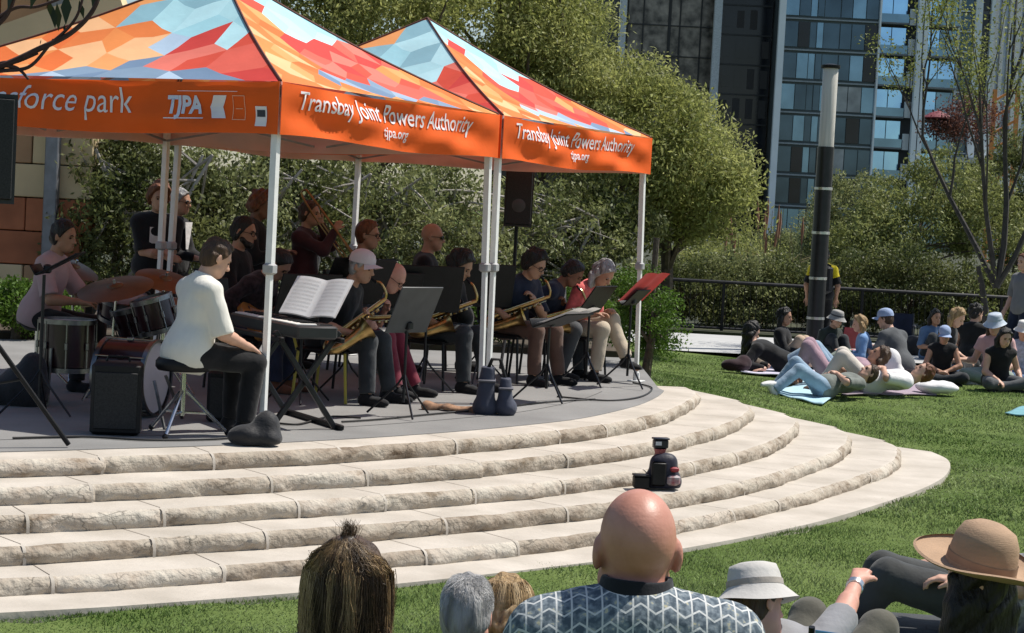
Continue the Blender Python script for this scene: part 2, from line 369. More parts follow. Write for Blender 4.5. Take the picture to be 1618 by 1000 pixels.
# path beyond the lawn, soil bed behind the stage
mb = MB(); mb.grid(lambda u, v: (1.6 + 34 * u, 27.4 + 4.3 * v + .9 * math.sin(u * 5) * .3 - 1.0 * u, .135), 30, 2)
tag(mb.build('path', M('pale_concrete_path', (.42, .42, .41), .9, var=.1, vs=1.5, bump=.1, bs=30)), kind='structure')
mb = MB(); mb.prism([(1.31, 20.9), (-2.2, 20.2), (-6.6, 18.1), (-14, 16.4), (-14, 32), (1.31, 32)], .2, .53)
tag(mb.build('planting_bed', M('dark_soil', (.06, .045, .03), .95, var=.4, vs=3, bump=.6, bs=12), smooth=0), kind='structure')
mb = MB(); mb.prism([(2.6, 32.2), (60, 28), (150, 186), (-150, 186), (1.2, 32.2)], -.1, .16)
tag(mb.build('far_planting_bed', M('dark_ground_cover', (.035, .04, .018), .95, var=.5, vs=2, bump=.6, bs=10), smooth=0), kind='structure')
# ---------------------------------------------------------------- the two printed canopies
def fabric(name, col, trans=.22):
    return M(name, col, .75, var=.07, vs=3.0, bump=.35, bs=5, trans=trans, spec=.2, detail=6)
ORANGE = fabric('orange_fabric', (.88, .140, .020), .2)
PAL = {'o': [(.80, .22, .06), (.86, .36, .13), (.80, .18, .045), (.90, .50, .25), (.84, .28, .08)],
       'r': [(.68, .085, .05), (.74, .13, .09), (.62, .06, .05), (.80, .20, .15)],
       'b': [(.38, .68, .76), (.50, .78, .84), (.28, .50, .58), (.44, .72, .78)],
       's': [(.23, .33, .45), (.34, .45, .58), (.45, .58, .72), (.18, .27, .40)]}
PM = []; PI_ = {}
for k in PAL:
    PI_[k] = []
    for i, c in enumerate(PAL[k]): PI_[k].append(len(PM)); PM.append(fabric('roof_fabric_%s_%d' % ({'o': 'orange', 'r': 'coral', 'b': 'aqua', 's': 'slate'}[k], i), c, .17))
def clip(poly, a, b):      # keep the left side of a->b
    out = []
    for i in range(len(poly)):
        p, q = poly[i], poly[(i + 1) % len(poly)]
        sp = (b[0] - a[0]) * (p[1] - a[1]) - (b[1] - a[1]) * (p[0] - a[0]); sq = (b[0] - a[0]) * (q[1] - a[1]) - (b[1] - a[1]) * (q[0] - a[0])
        if sp >= 0: out.append(p)
        if (sp >= 0) != (sq >= 0):
            t = sp / (sp - sq); out.append((p[0] + (q[0] - p[0]) * t, p[1] + (q[1] - p[1]) * t))
    return out
def zone_front(s, t, h):
    if t > .47 + .16 * h + .25 * max(0, .5 - s) and s > .22: return 'b'
    if t < .03 + .22 * (1 - abs(s - .60) / .32) and .28 < s < .92: return 's'
    if .56 < s < .74 and .42 < t < .5: return 's'
    if s > .60 + .08 * h - .25 * (t - .2): return 'r'
    return 'o'
def zone_side(s, t, h):
    if t > .53 + .05 * h + (.28 if s < .42 else 0) : return 'b'
    d = t - (.155 - .12 * (s - .3) / .5)
    if .22 < s < .86 and abs(d) < .088 * (1 - abs(s - .53) / .36): return 's'
    if s > .36 and t > .10 and (s < .9 - .3 * t): return 'r'
    if s > .30 and t > .34: return 'r'
    return 'o'
L_ = 3.05; HB, HT, HA = 1.877, 2.205, 3.10
def canopy(name, label, loc, rz, logo, seed):
    rr = random.Random(seed)
    t = thing(name, label, 'canopy', loc, rz, 'pop-up canopies over the band')
    # local: corner P1 at the origin, x along the side face (towards the next canopy), y into the depth
    ap = Vector((L_ / 2, L_ / 2, HA))
    side = [((0, 0), (L_, 0), zone_side), ((L_, 0), (L_, L_), zone_side), ((L_, L_), (0, L_), zone_side), ((0, L_), (0, 0), zone_front)]
    mb = MB(); sl = L_ / 2
    for si, (a, b, zf) in enumerate(side):
        a3 = Vector((*a, HT)); b3 = Vector((*b, HT)); a_ = .088 * L_ if zf is zone_front else .066 * L_
        tri = [(0, 0), (1, 0), (.5, 1)]
        def P3(s, tt):
            base = a3.lerp(b3, s); u = (s - .5 * tt) / max(1e-6, 1 - tt) if tt < .999 else .5
            e = a3.lerp(b3, min(1, max(0, u))); q = e.lerp(ap, tt)
            ridge = 1 - abs(2 * min(1, max(0, u)) - 1)
            q.z += -.05 * math.sin(PI * tt) - .06 * ridge * math.sin(PI * min(1, tt * 1.15)) + .012 * math.sin(u * 9 + tt * 5 + si) * ridge * math.sin(PI * tt)
            q += Vector((0, 0, .0)); return q
        hx = a_ / L_; hy = a_ / (sl * 1.12)
        for row in range(-1, 13):
            for col in range(-1, 13):
                c0 = ((col + .5 * (row % 2)) * hx * math.sqrt(3), row * hy * 1.5)
                vs = []
                for k in range(6):
                    an = R(60 * k + 30); v = (c0[0] + hx * math.cos(an), c0[1] + hy * math.sin(an))
                    hsh = math.sin(round(v[0] * 500) * 12.9898 + round(v[1] * 500) * 78.233 + seed) * 43758.5453; f1 = hsh - math.floor(hsh); f2 = (hsh * 7.13) % 1
                    vs.append((v[0] + (f1 - .5) * hx * .36, v[1] + (f2 - .5) * hy * .36))
                hh = rr.random() - .5
                for q, idx in enumerate(((0, 1, 2), (2, 3, 4), (4, 5, 0))):
                    po = [c0] + [vs[i] for i in idx]
                    for e0, e1 in ((tri[0], tri[1]), (tri[1], tri[2]), (tri[2], tri[0])):
                        po = clip(po, e0, e1)
                        if len(po) < 3: break
                    if len(po) < 3: continue
                    mx_ = sum(p[0] for p in po) / len(po); my_ = sum(p[1] for p in po) / len(po)
                    u = (mx_ - .5 * my_) / max(.02, 1 - my_)
                    zn = zf(u, my_, hh); mb.mi = rr.choice(PI_[zn])
                    # fan, each edge split once, so that the cloth can sag
                    ring = []
                    for i in range(len(po)):
                        p, p2 = po[i], po[(i + 1) % len(po)]; ring += [p, ((p[0] + p2[0]) / 2, (p[1] + p2[1]) / 2)]
                    n = len(ring); mb.add([P3(mx_, my_)] + [P3(*p) for p in ring], [(0, 1 + i, 1 + (i + 1) % n) for i in range(n)])
    mb.build('roof_fabric', PM, t, smooth=50)
    # piping along the hips
    mb = MB()
    for cx_, cy_ in ((0, 0), (L_, 0), (L_, L_), (0, L_)):
        pts = []
        for i in range(11):
            tt = i / 10; q = Vector((cx_, cy_, HT)).lerp(ap, tt); q.z += -.05 * math.sin(PI * tt) + .004; pts.append(q)
        mb.tube(pts, .009, 5)
    mb.build('hip_seam', M('dark_rust_seam', (.10, .03, .02), .8), t)
    # valances
    for si, (a, b, zf) in enumerate(side):
        a3 = Vector((*a, 0)); b3 = Vector((*b, 0)); d = (b3 - a3).normalized(); nrm = Vector((d.y, -d.x, 0))
        def VP(s, h, off=0.0, a3=a3, d=d, nrm=nrm, si=si):     # s metres along, h 0 at the bottom
            g = (1 - h) ; e = math.sin(PI * s / L_) ** .5 if 0 < s < L_ else 0
            wv = (.018 * math.sin(s * 5.3 + si * 2 + seed + h * 5) + .016 * math.sin(s * 2.3 + h * 9 + seed) + .008 * math.sin(s * 11 - h * 8)) * e
            lift = .018 * math.sin(s * 2.1 + seed) * g * e - .02 * e * (1 if h > .9 else .4)
            return a3 + d * s + nrm * (.012 + wv + off) + Vector((0, 0, HB + (HT - HB) * h + lift))
        mb = MB(); mb.grid(lambda u, v: VP(u * L_, v), 70, 10)
        va = mb.build('valance', ORANGE, t, smooth=80); mb = MB(); mb.grid(lambda u, v: VP(u * L_, v, -.008), 70, 10); mb.build('valance_backlit_sheet', fabric('backlit_salmon', (.80, .60, .52), .3), va, smooth=80)  # added inner sheet; pale salmon stands in for light through the cloth
        def put(mb_or_text, s0, h0, name, mat_, size=.2, sx=1.0, bold=.0, off=.006):
            cu = bpy.data.curves.new(name, 'FONT'); cu.body = mb_or_text; cu.size = size; cu.offset = bold; cu.resolution_u = 3
            o = bpy.data.objects.new(name, cu); COL.objects.link(o); dg = bpy.context.evaluated_depsgraph_get(); me = bpy.data.meshes.new_from_object(o.evaluated_get(dg))
            bpy.data.objects.remove(o); bm = bmesh.new(); bm.from_mesh(me); bmesh.ops.triangulate(bm, faces=bm.faces)
            bmesh.ops.subdivide_edges(bm, edges=[e for e in bm.edges if e.calc_length() > .06], cuts=1)
            xs_ = [v.co.x for v in bm.verts]; x0 = min(xs_)
            for v in bm.verts:
                s = s0 + (v.co.x - x0) * sx; h = h0 + v.co.y / (HT - HB)
                v.co = VP(s, h, off)
            bm.to_mesh(me); bm.free(); me.materials.append(mat_); link(bpy.data.objects.new(name, me), va); return (max(xs_) - x0) * sx
        def plate(s0, s1, h0, h1, mat_, name, sk=0.0, off=.005):
            m2 = MB(); m2.grid(lambda u, v: VP(s0 + (s1 - s0) * u + sk * v, h0 + (h1 - h0) * v, off), 4, 4); m2.build(name, mat_, va, smooth=0)
        INK = M('white_print', (.78, .74, .76), .7, var=.05)
        if si == 0 or si == 2:
            put('Transbay Joint Powers Authority', .20, .52, 'printed_name', INK, .168, 1.07, .001)
            put('tjpa.org', 1.28, .24, 'printed_address', INK, .095, 1.15, .001)
        if si == 3 and logo:
            wdt = .19
            put('salesforce park', L_ - 2.42, .37, 'printed_name', INK, .225, .97, -.0005)
            put('TJPA', L_ - .83, .38, 'printed_mark', M('pale_blue_print', (.62, .66, .78), .7, var=.05), .15, .82, .006)
            plate(L_ - .84, L_ - .55, .27, .29, INK, 'printed_rule'); plate(L_ - .76, L_ - .30, .79, .80, INK, 'printed_rule')
            m2 = MB()
            s0 = L_ - .485
            for (a0, a1, h0, h1, sk) in ((0, .10, .28, .50, -.035), (-.035, .065, .50, .72, .035)):
                m2.grid(lambda u, v, a0=a0, a1=a1, h0=h0, h1=h1, sk=sk: VP(s0 + a0 + (a1 - a0) * u + sk * v, h0 + (h1 - h0) * v, .005), 3, 3)
            m2.build('printed_emblem', INK, va, smooth=0)
            LN = M('faint_print', (.80, .40, .24), .7, var=.05)
            for (s0_, s1_, h0, h1) in ((-.34, -.335, .25, .72), (-.25, -.245, .25, .72), (-.34, -.245, .25, .265), (-.34, -.245, .705, .72), (-.32, -.265, .46, .475)): plate(L_ + s0_, L_ + s1_, h0, h1, LN, 'printed_frame')
            plate(L_ - .17, L_ - .085, .14, .52, INK, 'printed_badge'); plate(L_ - .158, L_ - .097, .32, .45, M('navy_print', (.03, .035, .05), .6), 'printed_badge', off=.008)
    # frame: legs, trusses, feet
    for (cx_, cy_) in ((0, 0), (L_, 0), (L_, L_), (0, L_)):
        ix = .05 if cx_ == 0 else -.05; iy = .05 if cy_ == 0 else -.05
        top = Vector((cx_ + ix, cy_ + iy, HT - .03)); bot = Vector((cx_ + ix * .2 - (.02 if seed == 1 else 0), cy_ + iy * .2, .0)); mid = top.lerp(bot, .52)
        lg = MB(); lg.tube([top, mid], .031, 4); lo = lg.build('leg', STEEL, t, smooth=0)
        l2 = MB(); l2.tube([mid + Vector((0, 0, .05)), bot + Vector((0, 0, .006))], .024, 4); l2.build('lower_leg', STEEL, lo, smooth=0)
        l2 = MB(); l2.box(mid, (.075, .075, .07), bev=.012); l2.build('leg_lock', M('grey_plastic', (.35, .35, .35), .5), lo)
        l2 = MB(); l2.box(bot + Vector((0, 0, .006)), (.13, .13, .009), bev=.003); l2.tube([bot, bot + Vector((0, 0, .08))], .03, 8); l2.build('foot_plate', STEEL, lo)
        hub = MB(); hub.box(top - Vector((0, 0, .03)), (.07, .07, .07), bev=.01); hub.build('corner_bracket', BLACK, t)
    tr = MB(); z0, z1 = HB + .03, HB + .27
    for (a, b, zf) in side:
        a3 = Vector((*a, 0)); b3 = Vector((*b, 0)); inw = (Vector((L_ / 2, L_ / 2, 0)) - (a3 + b3) / 2).normalized() * .05
        for k in range(2):
            p = a3.lerp(b3, .5 * k + .02) + inw; q = a3.lerp(b3, .5 * k + .48) + inw
            tr.tube([p + Vector((0, 0, z0)), q + Vector((0, 0, z1))], .011, 4); tr.tube([p + Vector((0, 0, z1)) + inw * .25, q + Vector((0, 0, z0)) + inw * .25], .011, 4)
        m_ = (a3 + b3) / 2 + inw; c_ = Vector((L_ / 2, L_ / 2, 0))
        tr.tube([m_ + Vector((0, 0, z1)), c_ + Vector((0, 0, HA - .5))], .011, 4)
    tr.tube([(L_ / 2, L_ / 2, HA - .55), (L_ / 2, L_ / 2, HA - .03)], .018, 6)
    for (cx_, cy_) in ((0, 0), (L_, 0), (L_, L_), (0, L_)): tr.tube([(cx_ + (.05 if cx_ == 0 else -.05), cy_ + (.05 if cy_ == 0 else -.05), HT - .05), (L_ / 2, L_ / 2, HA - .12)], .012, 4)
    tr.build('truss', M('grey_aluminium', (.28, .28, .28), .4, .6), t, smooth=0)
    return t
CYAW = R(64.4); CU = Vector((math.cos(CYAW), math.sin(CYAW), 0))
CP1 = Vector((-1.50, 12.10, .486))
canopy('pop_up_canopy', 'orange printed pop-up canopy nearest the camera, its peak above the picture', CP1, CYAW, True, 1)
canopy('pop_up_canopy', 'farther orange printed pop-up canopy with its whole pale blue peak in view', CP1 + CU * (L_ + .075), CYAW, False, 2)
# ---------------------------------------------------------------- plants
def leafm(name, a, b, isl=.4, trans=.35): return M(name, a, .55, vs=.9, col2=b, isl=isl, trans=trans, spec=.25)
OLIVE = leafm('olive_foliage', (.215, .24, .06), (.39, .40, .15), .5, .45)
DARKGREEN = leafm('dark_foliage', (.075, .095, .028), (.19, .20, .07), .5)
GREYGREEN = leafm('grey_green_foliage', (.15, .175, .065), (.31, .325, .14), .5)
BRIGHT = leafm('bright_foliage', (.055, .12, .012), (.12, .20, .03))
BARK = M('brown_bark', (.10, .075, .055), .9, var=.4, vs=14, bump=.6, bs=30)
PALEBARK = M('pale_grey_bark', (.34, .31, .27), .85, var=.3, vs=10, bump=.4, bs=30)
def leaves(cl, n_per, rad, lw, ll, droop=.3, seed=1, flat=.75):
    g = np.random.default_rng(seed); cl = np.array(cl); k = len(cl)
    c = np.repeat(cl, n_per, 0); n = len(c); d = g.normal(0, 1, (n, 3)); d /= np.linalg.norm(d, axis=1)[:, None]
    r = (g.random(n) ** .45)[:, None] * rad * np.repeat(g.uniform(.6, 1.3, k), n_per)[:, None]
    p = c + d * r * np.array([1, 1, flat])
    a = g.normal(0, 1, (n, 3)); a[:, 2] -= droop * 2; a /= np.linalg.norm(a, axis=1)[:, None]
    b = np.cross(a, d + g.normal(0, .6, (n, 3))); b /= np.linalg.norm(b, axis=1)[:, None] + 1e-6
    s = g.uniform(.6, 1.3, n)[:, None]
    V = np.stack([p - a * ll * s * .5, p + b * lw * s * .5 , p + a * ll * s * .5, p - b * lw * s * .5], 1).reshape(-1, 3)
    return V, np.arange(len(V)).reshape(-1, 4)
def clusters(blobs, n, seed, shell=.55):
    rr = random.Random(seed); out = []; vol = [b[1][0] * b[1][1] * b[1][2] for b in blobs]; ar = [v ** .67 for v in vol]
    for _ in range(n):
        c, r = rr.choices(blobs, ar)[0]
        while 1:
            d = Vector((rr.gauss(0, 1), rr.gauss(0, 1), rr.gauss(0, 1))).normalized()
            if d.z > -.75: break
        q = shell + (1 - shell) * rr.random() ** .7; q *= rr.uniform(.88, 1.1)
        out.append((c[0] + d.x * r[0] * q, c[1] + d.y * r[1] * q, c[2] + d.z * r[2] * q))
    return out
def plant(name, label, cat, base, blobs, ncl, nper, crad, lw, ll, lm, bm_=None, trunks=(), limbs=14, seed=1, group=None, droop=.3, twig=.012, shell=.55):
    base = Vector(base); t = thing(name, label, cat, base, 0, group)
    bl = [((c[0] - base.x, c[1] - base.y, c[2] - base.z), r) for c, r in blobs]
    cl = clusters(bl, ncl, seed, shell); V, Q = leaves(cl, nper, crad, lw, ll, droop, seed)
    np_mesh('crown' if cat == 'tree' else 'foliage', V, Q, lm, t, smooth=False)
    rr = random.Random(seed + 5); mb = MB()
    for tk in (trunks or [[(0, 0, -.1), (rr.uniform(-.1, .1), rr.uniform(-.1, .1), bl[0][0][2] * .7 + .1)]]):
        r0 = tk[0][3] if len(tk[0]) > 3 else .06
        pts = [Vector(p[:3]) for p in tk]; sp = spline(pts, 6) if len(pts) > 1 else pts
        mb.tube(sp, [r0 * (1 - .55 * i / (len(sp) - 1)) for i in range(len(sp))], 8)
        for _ in range(limbs):
            e = Vector(rr.choice(cl)); s0 = sp[int(len(sp) * rr.uniform(.45, .99))]
            md = s0.lerp(e, .5) + Vector((rr.gauss(0, .12), rr.gauss(0, .12), rr.gauss(0.05, .12))) * (e - s0).length * .5
            sq = spline([s0, md, e], 5); mb.tube(sq, [max(twig * .4, r0 * .38 * (1 - i / len(sq)) + twig * .4) for i in range(len(sq))], 5)
    mb.build('trunk', bm_ or BARK, t)
    return t
def B(px, py, Y, rx, ry, rz): p = spot(px, py, Y); return ((p.x, p.y, p.z), (rx, ry, rz))
def base_at(px, Y, z): p = spot(px, 400, Y); return (p.x, Y, z)
# the big olive trees behind the stage: crowns traced from their outline, each at its own distance
G1 = 'olive green trees behind the stage'
plant('leafy_tree', 'tall olive green tree directly behind the roof of the front canopy', 'tree', base_at(560, 25, .4),
      [B(560, 30, 25, 1.3, 1.3, 1.0), B(470, -10, 25.5, 1.1, 1.2, .9), B(640, -30, 25, 1.2, 1.2, .9), B(560, 180, 25.3, 1.6, 1.2, 1.0)], 300, 190, .42, .026, .078, OLIVE, trunks=[[(0, 0, -.1, .14), (.1, 0, 1.2), (-.1, 0, 2.6)]], seed=3, group=G1)
plant('leafy_tree', 'tallest olive green tree between the two canopy peaks and the dark towers', 'tree', base_at(800, 27, .4),
      [B(770, 40, 27, 1.3, 1.3, 1.1), B(870, 75, 27, .85, 1.0, .72), B(770, -50, 27.3, .75, 1.2, .9), B(885, 180, 27, 1.2, 1.2, 1.0)], 300, 190, .42, .026, .078, OLIVE, trunks=[[(0, 0, -.1, .14), (.1, 0, 1.2), (.0, 0, 2.6)]], seed=4, group=G1)
plant('leafy_tree', 'rounded olive green tree right of the farther canopy, its crown stepping down to the right', 'tree', base_at(1050, 26.5, .35),
      [B(1020, 190, 26.5, .95, 1.1, .75), B(1095, 265, 26.2, .78, 1.0, .78), B(1125, 330, 26.2, .50, .8, .62), B(1000, 290, 26.5, 1.0, 1.1, .8), B(930, 150, 26.8, .8, 1, .85)], 330, 190, .36, .026, .075, OLIVE, trunks=[[(0, 0, -.1, .12), (.05, 0, .9), (-.1, 0, 2.0)], [(-.5, .1, -.1, .07), (-.7, .1, 1.0), (-.9, 0, 1.9)]], seed=5, group=G1)
# grey-green and dark shrubs with pale branches under the canopies
GS = 'shrubs with pale branches behind the band'
def tr_pale(h, n, seed):
    rr = random.Random(seed); out = []
    for i in range(n):
        x = rr.uniform(-.5, .5); y = rr.uniform(-.2, .2); out.append([(x, y, -.05, .035), (x + rr.uniform(-.5, .5), y, h * .4), (x + rr.uniform(-1, 1), y, h * .9)])
    return out
sh = [  # px of the middle, Y, width, height, kind, label
 (140, 21.6, .8, 2.3, 1, 'grey green shrub with pale leaning trunks just right of the terracotta wall'),
 (230, 21.0, .95, 2.1, 0, 'dark green shrub with bare pale branches left behind the standing man in black'),
 (340, 21.6, .95, 2.0, 1, 'grey green shrub with pale twigs behind the pianist'),
 (470, 22.2, 1.0, 2.0, 0, 'dark loose shrub behind the brass players under the front canopy'),
 (590, 23.0, 1.0, 2.0, 1, 'grey green twiggy shrub between the rear legs of the two canopies'),
 (700, 23.6, 1.0, 1.9, 1, 'silvery shrub behind the bald musician in sunglasses'),
 (870, 24.6, 1.1, 1.7, 1, 'pale leaning shrub behind the man with the saxophone near the black loudspeaker'),
 (960, 25.2, .9, 1.8, 0, 'dark shrub just inside the right leg of the farther canopy')]
for i, (px, Y, wd, h, k, lb) in enumerate(sh):
    b = base_at(px, Y, .5)
    plant('shrub', lb, 'shrub', b, [((b[0], Y, .5 + h * .5), (wd, .7, h * .5)), ((b[0] - wd * .3, Y + .1, .5 + h * .78), (wd * .6, .5, h * .35))], 110, 105, .26, .03, .07, (DARKGREEN, GREYGREEN)[k], PALEBARK, tr_pale(h, 4, i), 7, 20 + i, GS, shell=.35, twig=.012)
plant('bush', 'bright green rounded bush at the foot of the farthest right canopy leg', 'bush', base_at(1030, 19.6, .44),
      [B(1025, 470, 19.6, .26, .3, .30), B(1030, 530, 19.5, .30, .35, .30), B(1000, 505, 19.9, .3, .3, .5)], 90, 130, .13, .018, .035, BRIGHT, seed=41, droop=.1)
for i, (px, Y, wd, h, lb) in enumerate([(780, 21.0, .6, .75, 'low bright green shrub behind the black speaker stand'), (905, 20.9, .55, .8, 'low bright green shrub behind the man with the blue cup'), (640, 20.6, .5, .8, 'low bright green shrub behind the white cap musician'), (30, 18.9, .32, .55, 'small bright green shrub at the foot of the terracotta wall'), (80, 19.2, .3, .45, 'small leafy clump beside the drummer by the terracotta wall')]):
    b = base_at(px, Y, .5); plant('low_shrub', lb, 'shrub', b, [((b[0], Y, .5 + h * .5), (wd, .4, h * .5))], 60, 100, .14, .022, .045, BRIGHT, seed=50 + i, group='low bright shrubs behind the stage')
# beyond the path: hedge, grasses, shrubs, trees
GD = 'dark shrubs along the far fence'
far = [(1085, 33.6, 1.0, 1.25, 0), (1165, 33.9, .95, 1.35, 1), (1245, 34.2, .9, 1.3, 0), (1345, 34.4, 1.0, 1.4, 0), (1440, 34.2, 1.1, 1.6, 0), (1540, 34.0, 1.0, 1.35, 0), (1625, 34.2, .9, 1.3, 1)]
fl = ['dark shrub behind the fence nearest the stage', 'grey green shrub behind the fence between stage and lamp post', 'dark shrub behind the fence just left of the lamp post', 'dark shrub behind the fence just right of the lamp post', 'large dark shrub behind the fence above the man in the grey cap', 'dark shrub behind the fence at the bare tree', 'grey green shrub behind the fence at the right edge']
for i, (px, Y, wd, h, k) in enumerate(far):
    b = base_at(px, Y, .1); plant('far_shrub', fl[i], 'shrub', b, [((b[0], Y, .1 + h * .5), (wd, .7, h * .55))], 120, 120, .24, .03, .065, (DARKGREEN, GREYGREEN)[k], seed=60 + i, group=GD, shell=.4)
plant('leafy_tree', 'wide brownish green tree in the middle distance right of the lamp post', 'tree', base_at(1430, 38, .1),
      [B(1430, 350, 38, 1.1, 1.2, .85), B(1500, 300, 38.4, .95, 1.1, .8), B(1370, 400, 37.6, .95, 1, .7), B(1560, 360, 38, .9, 1, .9)], 260, 120, .33, .034, .08, leafm('brown_green_foliage', (.14, .165, .045), (.29, .31, .11), .5), seed=71)
plant('leafy_tree', 'grey green young tree in front of the glass tower just right of the lamp post', 'tree', base_at(1345, 41, .1),
      [B(1345, 330, 41, .75, .8, .75), B(1330, 390, 41, .8, .8, .6)], 150, 110, .30, .034, .08, GREYGREEN, seed=72)
plant('leafy_tree', 'dense dark green tree at the right edge behind the bare tree', 'tree', base_at(1600, 40, .1),
      [B(1605, 300, 40, .8, .9, 1.2), B(1640, 380, 40, 1.0, .9, 1.0)], 170, 110, .32, .034, .08, DARKGREEN, seed=73)
# tall grasses with brown plumes
def plume(label, px, py, Y, n, seed):
    b = Vector(base_at(px, Y, .1)); t = thing('plume_grass', label, 'plant', b, 0, 'tall brown plume grasses'); rr = random.Random(seed); a = MB(); p = MB()
    top = spot(px, py, Y).z - .1
    for i in range(n):
        x0 = rr.gauss(0, .22); y0 = rr.gauss(0, .15); h = top * rr.uniform(.7, 1.02); dx = rr.gauss(0, .12)
        a.tube([(x0, y0, 0), (x0 + dx * .4, y0, h * .6), (x0 + dx, y0, h)], [.012, .009, .005], 4)
        if i % 2 == 0: p.tube([(x0 + dx * .8, y0, h * .78), (x0 + dx * .92, y0, h * .92), (x0 + dx, y0, h * 1.04)], [.012, .028, .006], 6)
    for i in range(n * 6):
        an = rr.uniform(0, 2 * PI); l = rr.uniform(.5, 1.0); a.tube([(rr.gauss(0, .2), rr.gauss(0, .15), 0), (math.cos(an) * .3 * l, math.sin(an) * .2, .55 * l * top), (math.cos(an) * .6 * l, math.sin(an) * .4, .6 * l * top)], [.012, .009, .003], 3)
    a.build('blades', M('straw_blades', (.22, .17, .085), .8, var=.35, vs=3), t); p.build('plumes', M('rust_plume', (.32, .15, .085), .9, var=.3, vs=5), t)
plume('brown plume grass clump left of the lamp post', 1205, 318, 36, 9, 1); plume('brown plume grass clump with the reddest spike by the lamp post', 1243, 316, 36.5, 7, 2); plume('sprawling straw grass clump above the path beside the olive tree', 1170, 345, 35.4, 10, 3)
# far fence
t = thing('metal_fence', 'long low black metal fence beyond the pale path', 'fence', (1.2, 32.6, .1))
FX, FY = 40.0, -1.15
for k in range(18):
    mb = MB(); x = k * 2.3; mb.box((x, x / FX * FY, .42), (.05, .05, .90), bev=.006); mb.build('post', BLACK, t)
mb = MB(); mb.tube([(0, 0, .87), (FX, FY, .87)], .032, 8); mb.build('top_rail', DKMETAL, t)
mb = MB(); mb.tube([(0, 0, .10), (FX, FY, .10)], .02, 6); mb.build('bottom_rail', DKMETAL, t)
mb = MB()
for k in range(400):
    x = k * .1 + .05; mb.tube([(x, x / FX * FY, .1), (x, x / FX * FY, .86)], .006, 3, cap=False)
mb.build('wire_panel', BLACK, t)
# wooden stakes by the stage
for px, Y, lb in ((1032, 22.5, 'bare wooden stake behind the farthest canopy leg'),):
    b = base_at(px, Y, .2); mb = MB(); mb.tube([(0, 0, -.1), (0.03, 0, 1.55)], .035, 7); o = mb.build('wooden_stake', BARK, None, loc=b); tag(o, lb, 'stake')
# bare young tree at the right
b = Vector(base_at(1578, 29.5, .1)); t = thing('bare_tree', 'slender bare young tree with a few yellow green leaves by the right edge', 'tree', b)
mb = MB(); rr = random.Random(5); tips = []
def limb(p, d, L, r, dep):
    pts = [p]; q = p.copy(); dd = d.copy(); n = 5
    for i in range(n):
        dd = (dd + Vector((rr.gauss(0, .09), rr.gauss(0, .09), .09 + rr.gauss(0, .03)))).normalized(); q = q + dd * L / n; pts.append(q.copy())
    mb.tube(pts, [r * (1 - .6 * i / n) for i in range(n + 1)], 6)
    if dep == 0: tips.extend(pts[2:]); return
    for i in range(3 + (dep > 1)):
        k = rr.randint(2, n); a = rr.uniform(0, 2 * PI); s_ = Vector((math.cos(a), math.sin(a), .9)).normalized()
        limb(pts[k], (dd * .8 + s_ * .55).normalized(), L * rr.uniform(.5, .75), r * .45, dep - 1)
limb(Vector((0, 0, -.05)), Vector((-.02, 0, 1)), 1.5, .085, 0)
for d, L, r in (((-.5, .1, .9), 2.6, .05), ((.05, .1, 1), 3.2, .055), ((.45, -.1, .9), 2.6, .045), ((-.18, -.1, 1), 3.0, .045)): limb(Vector((0, 0, 1.1)), Vector(d).normalized(), L, r, 2)
mb.build('trunk', M('dark_bark', (.045, .04, .035), .9, var=.3, vs=14), t)
V, Q = leaves([tuple(x) for x in rr.sample(tips, min(len(tips), 420))], 46, .30, .028, .055, .1, 9); np_mesh('crown', V, Q, leafm('spring_foliage', (.16, .19, .04), (.30, .32, .10)), t, smooth=False)
# branch of a tree standing just left of the view, reaching in over the front canopy
t = thing('overhanging_tree', 'dark tree at the left whose thin leafy branches reach over the front canopy', 'tree', (-5.2, 11.2, .48))
mb = MB(); o0 = Vector((-5.2, 11.2, .48)); at_ = lambda px, py, Y=11.2: spot(px, py, Y) - o0
fork = Vector((.15, 0, 2.1)); mb.tube([(0, 0, -.1), (.05, .02, 1.0), fork], [.1, .085, .07], 8)
tipsb = []
for pl, r in (([fork, at_(-170, 150), at_(-60, 120), at_(5, 103), at_(60, 78), at_(112, 52), at_(148, 14), at_(165, -40)], .020), ([at_(-60, 120), at_(0, 112), at_(45, 106), at_(75, 75), at_(85, 62)], .010),
              ([fork, at_(-150, 60), at_(-40, 55), at_(5, 30), at_(25, -10)], .020), ([at_(5, 103), at_(28, 108), at_(45, 125)], .009), ([at_(60, 78), at_(88, 62), at_(120, 28), at_(135, -20)], .008), ([at_(-40, 55), at_(20, 14), at_(60, 10), at_(110, -8)], .009), ([at_(-60, 120), at_(0, 100), at_(25, 98), at_(60, 84)], .009)):
    sp = spline(pl, 7); mb.tube(sp, [r * (1 - .6 * i / len(sp)) + .0035 for i in range(len(sp))], 6); tipsb += sp[-14:]
mb.build('trunk', M('red_brown_bark', (.05, .022, .018), .8, var=.3, vs=20), t)
mb = MB(); rr = random.Random(3)
for px, py, ln in ((90, 4, .17), (84, 10, .13), (125, 0, .11), (78, 0, .12), (105, -12, .2), (20, -20, .15), (60, -25, .15), (150, -25, .15), (102, 38, .05), (65, 62, .035)):
    p = at_(px, py); d = Vector((rr.gauss(0, .15), rr.gauss(0, .3), -1)).normalized() * ln; sd_ = Vector((1, rr.gauss(0, .5), 0)).normalized() * ln * .17
    mb.add([p, p + d * .45 + sd_, p + d, p + d * .45 - sd_], [(0, 1, 2, 3)])
mb.build('crown', leafm('dark_leaf', (.015, .022, .01), (.03, .04, .015), trans=.15), t, smooth=0)
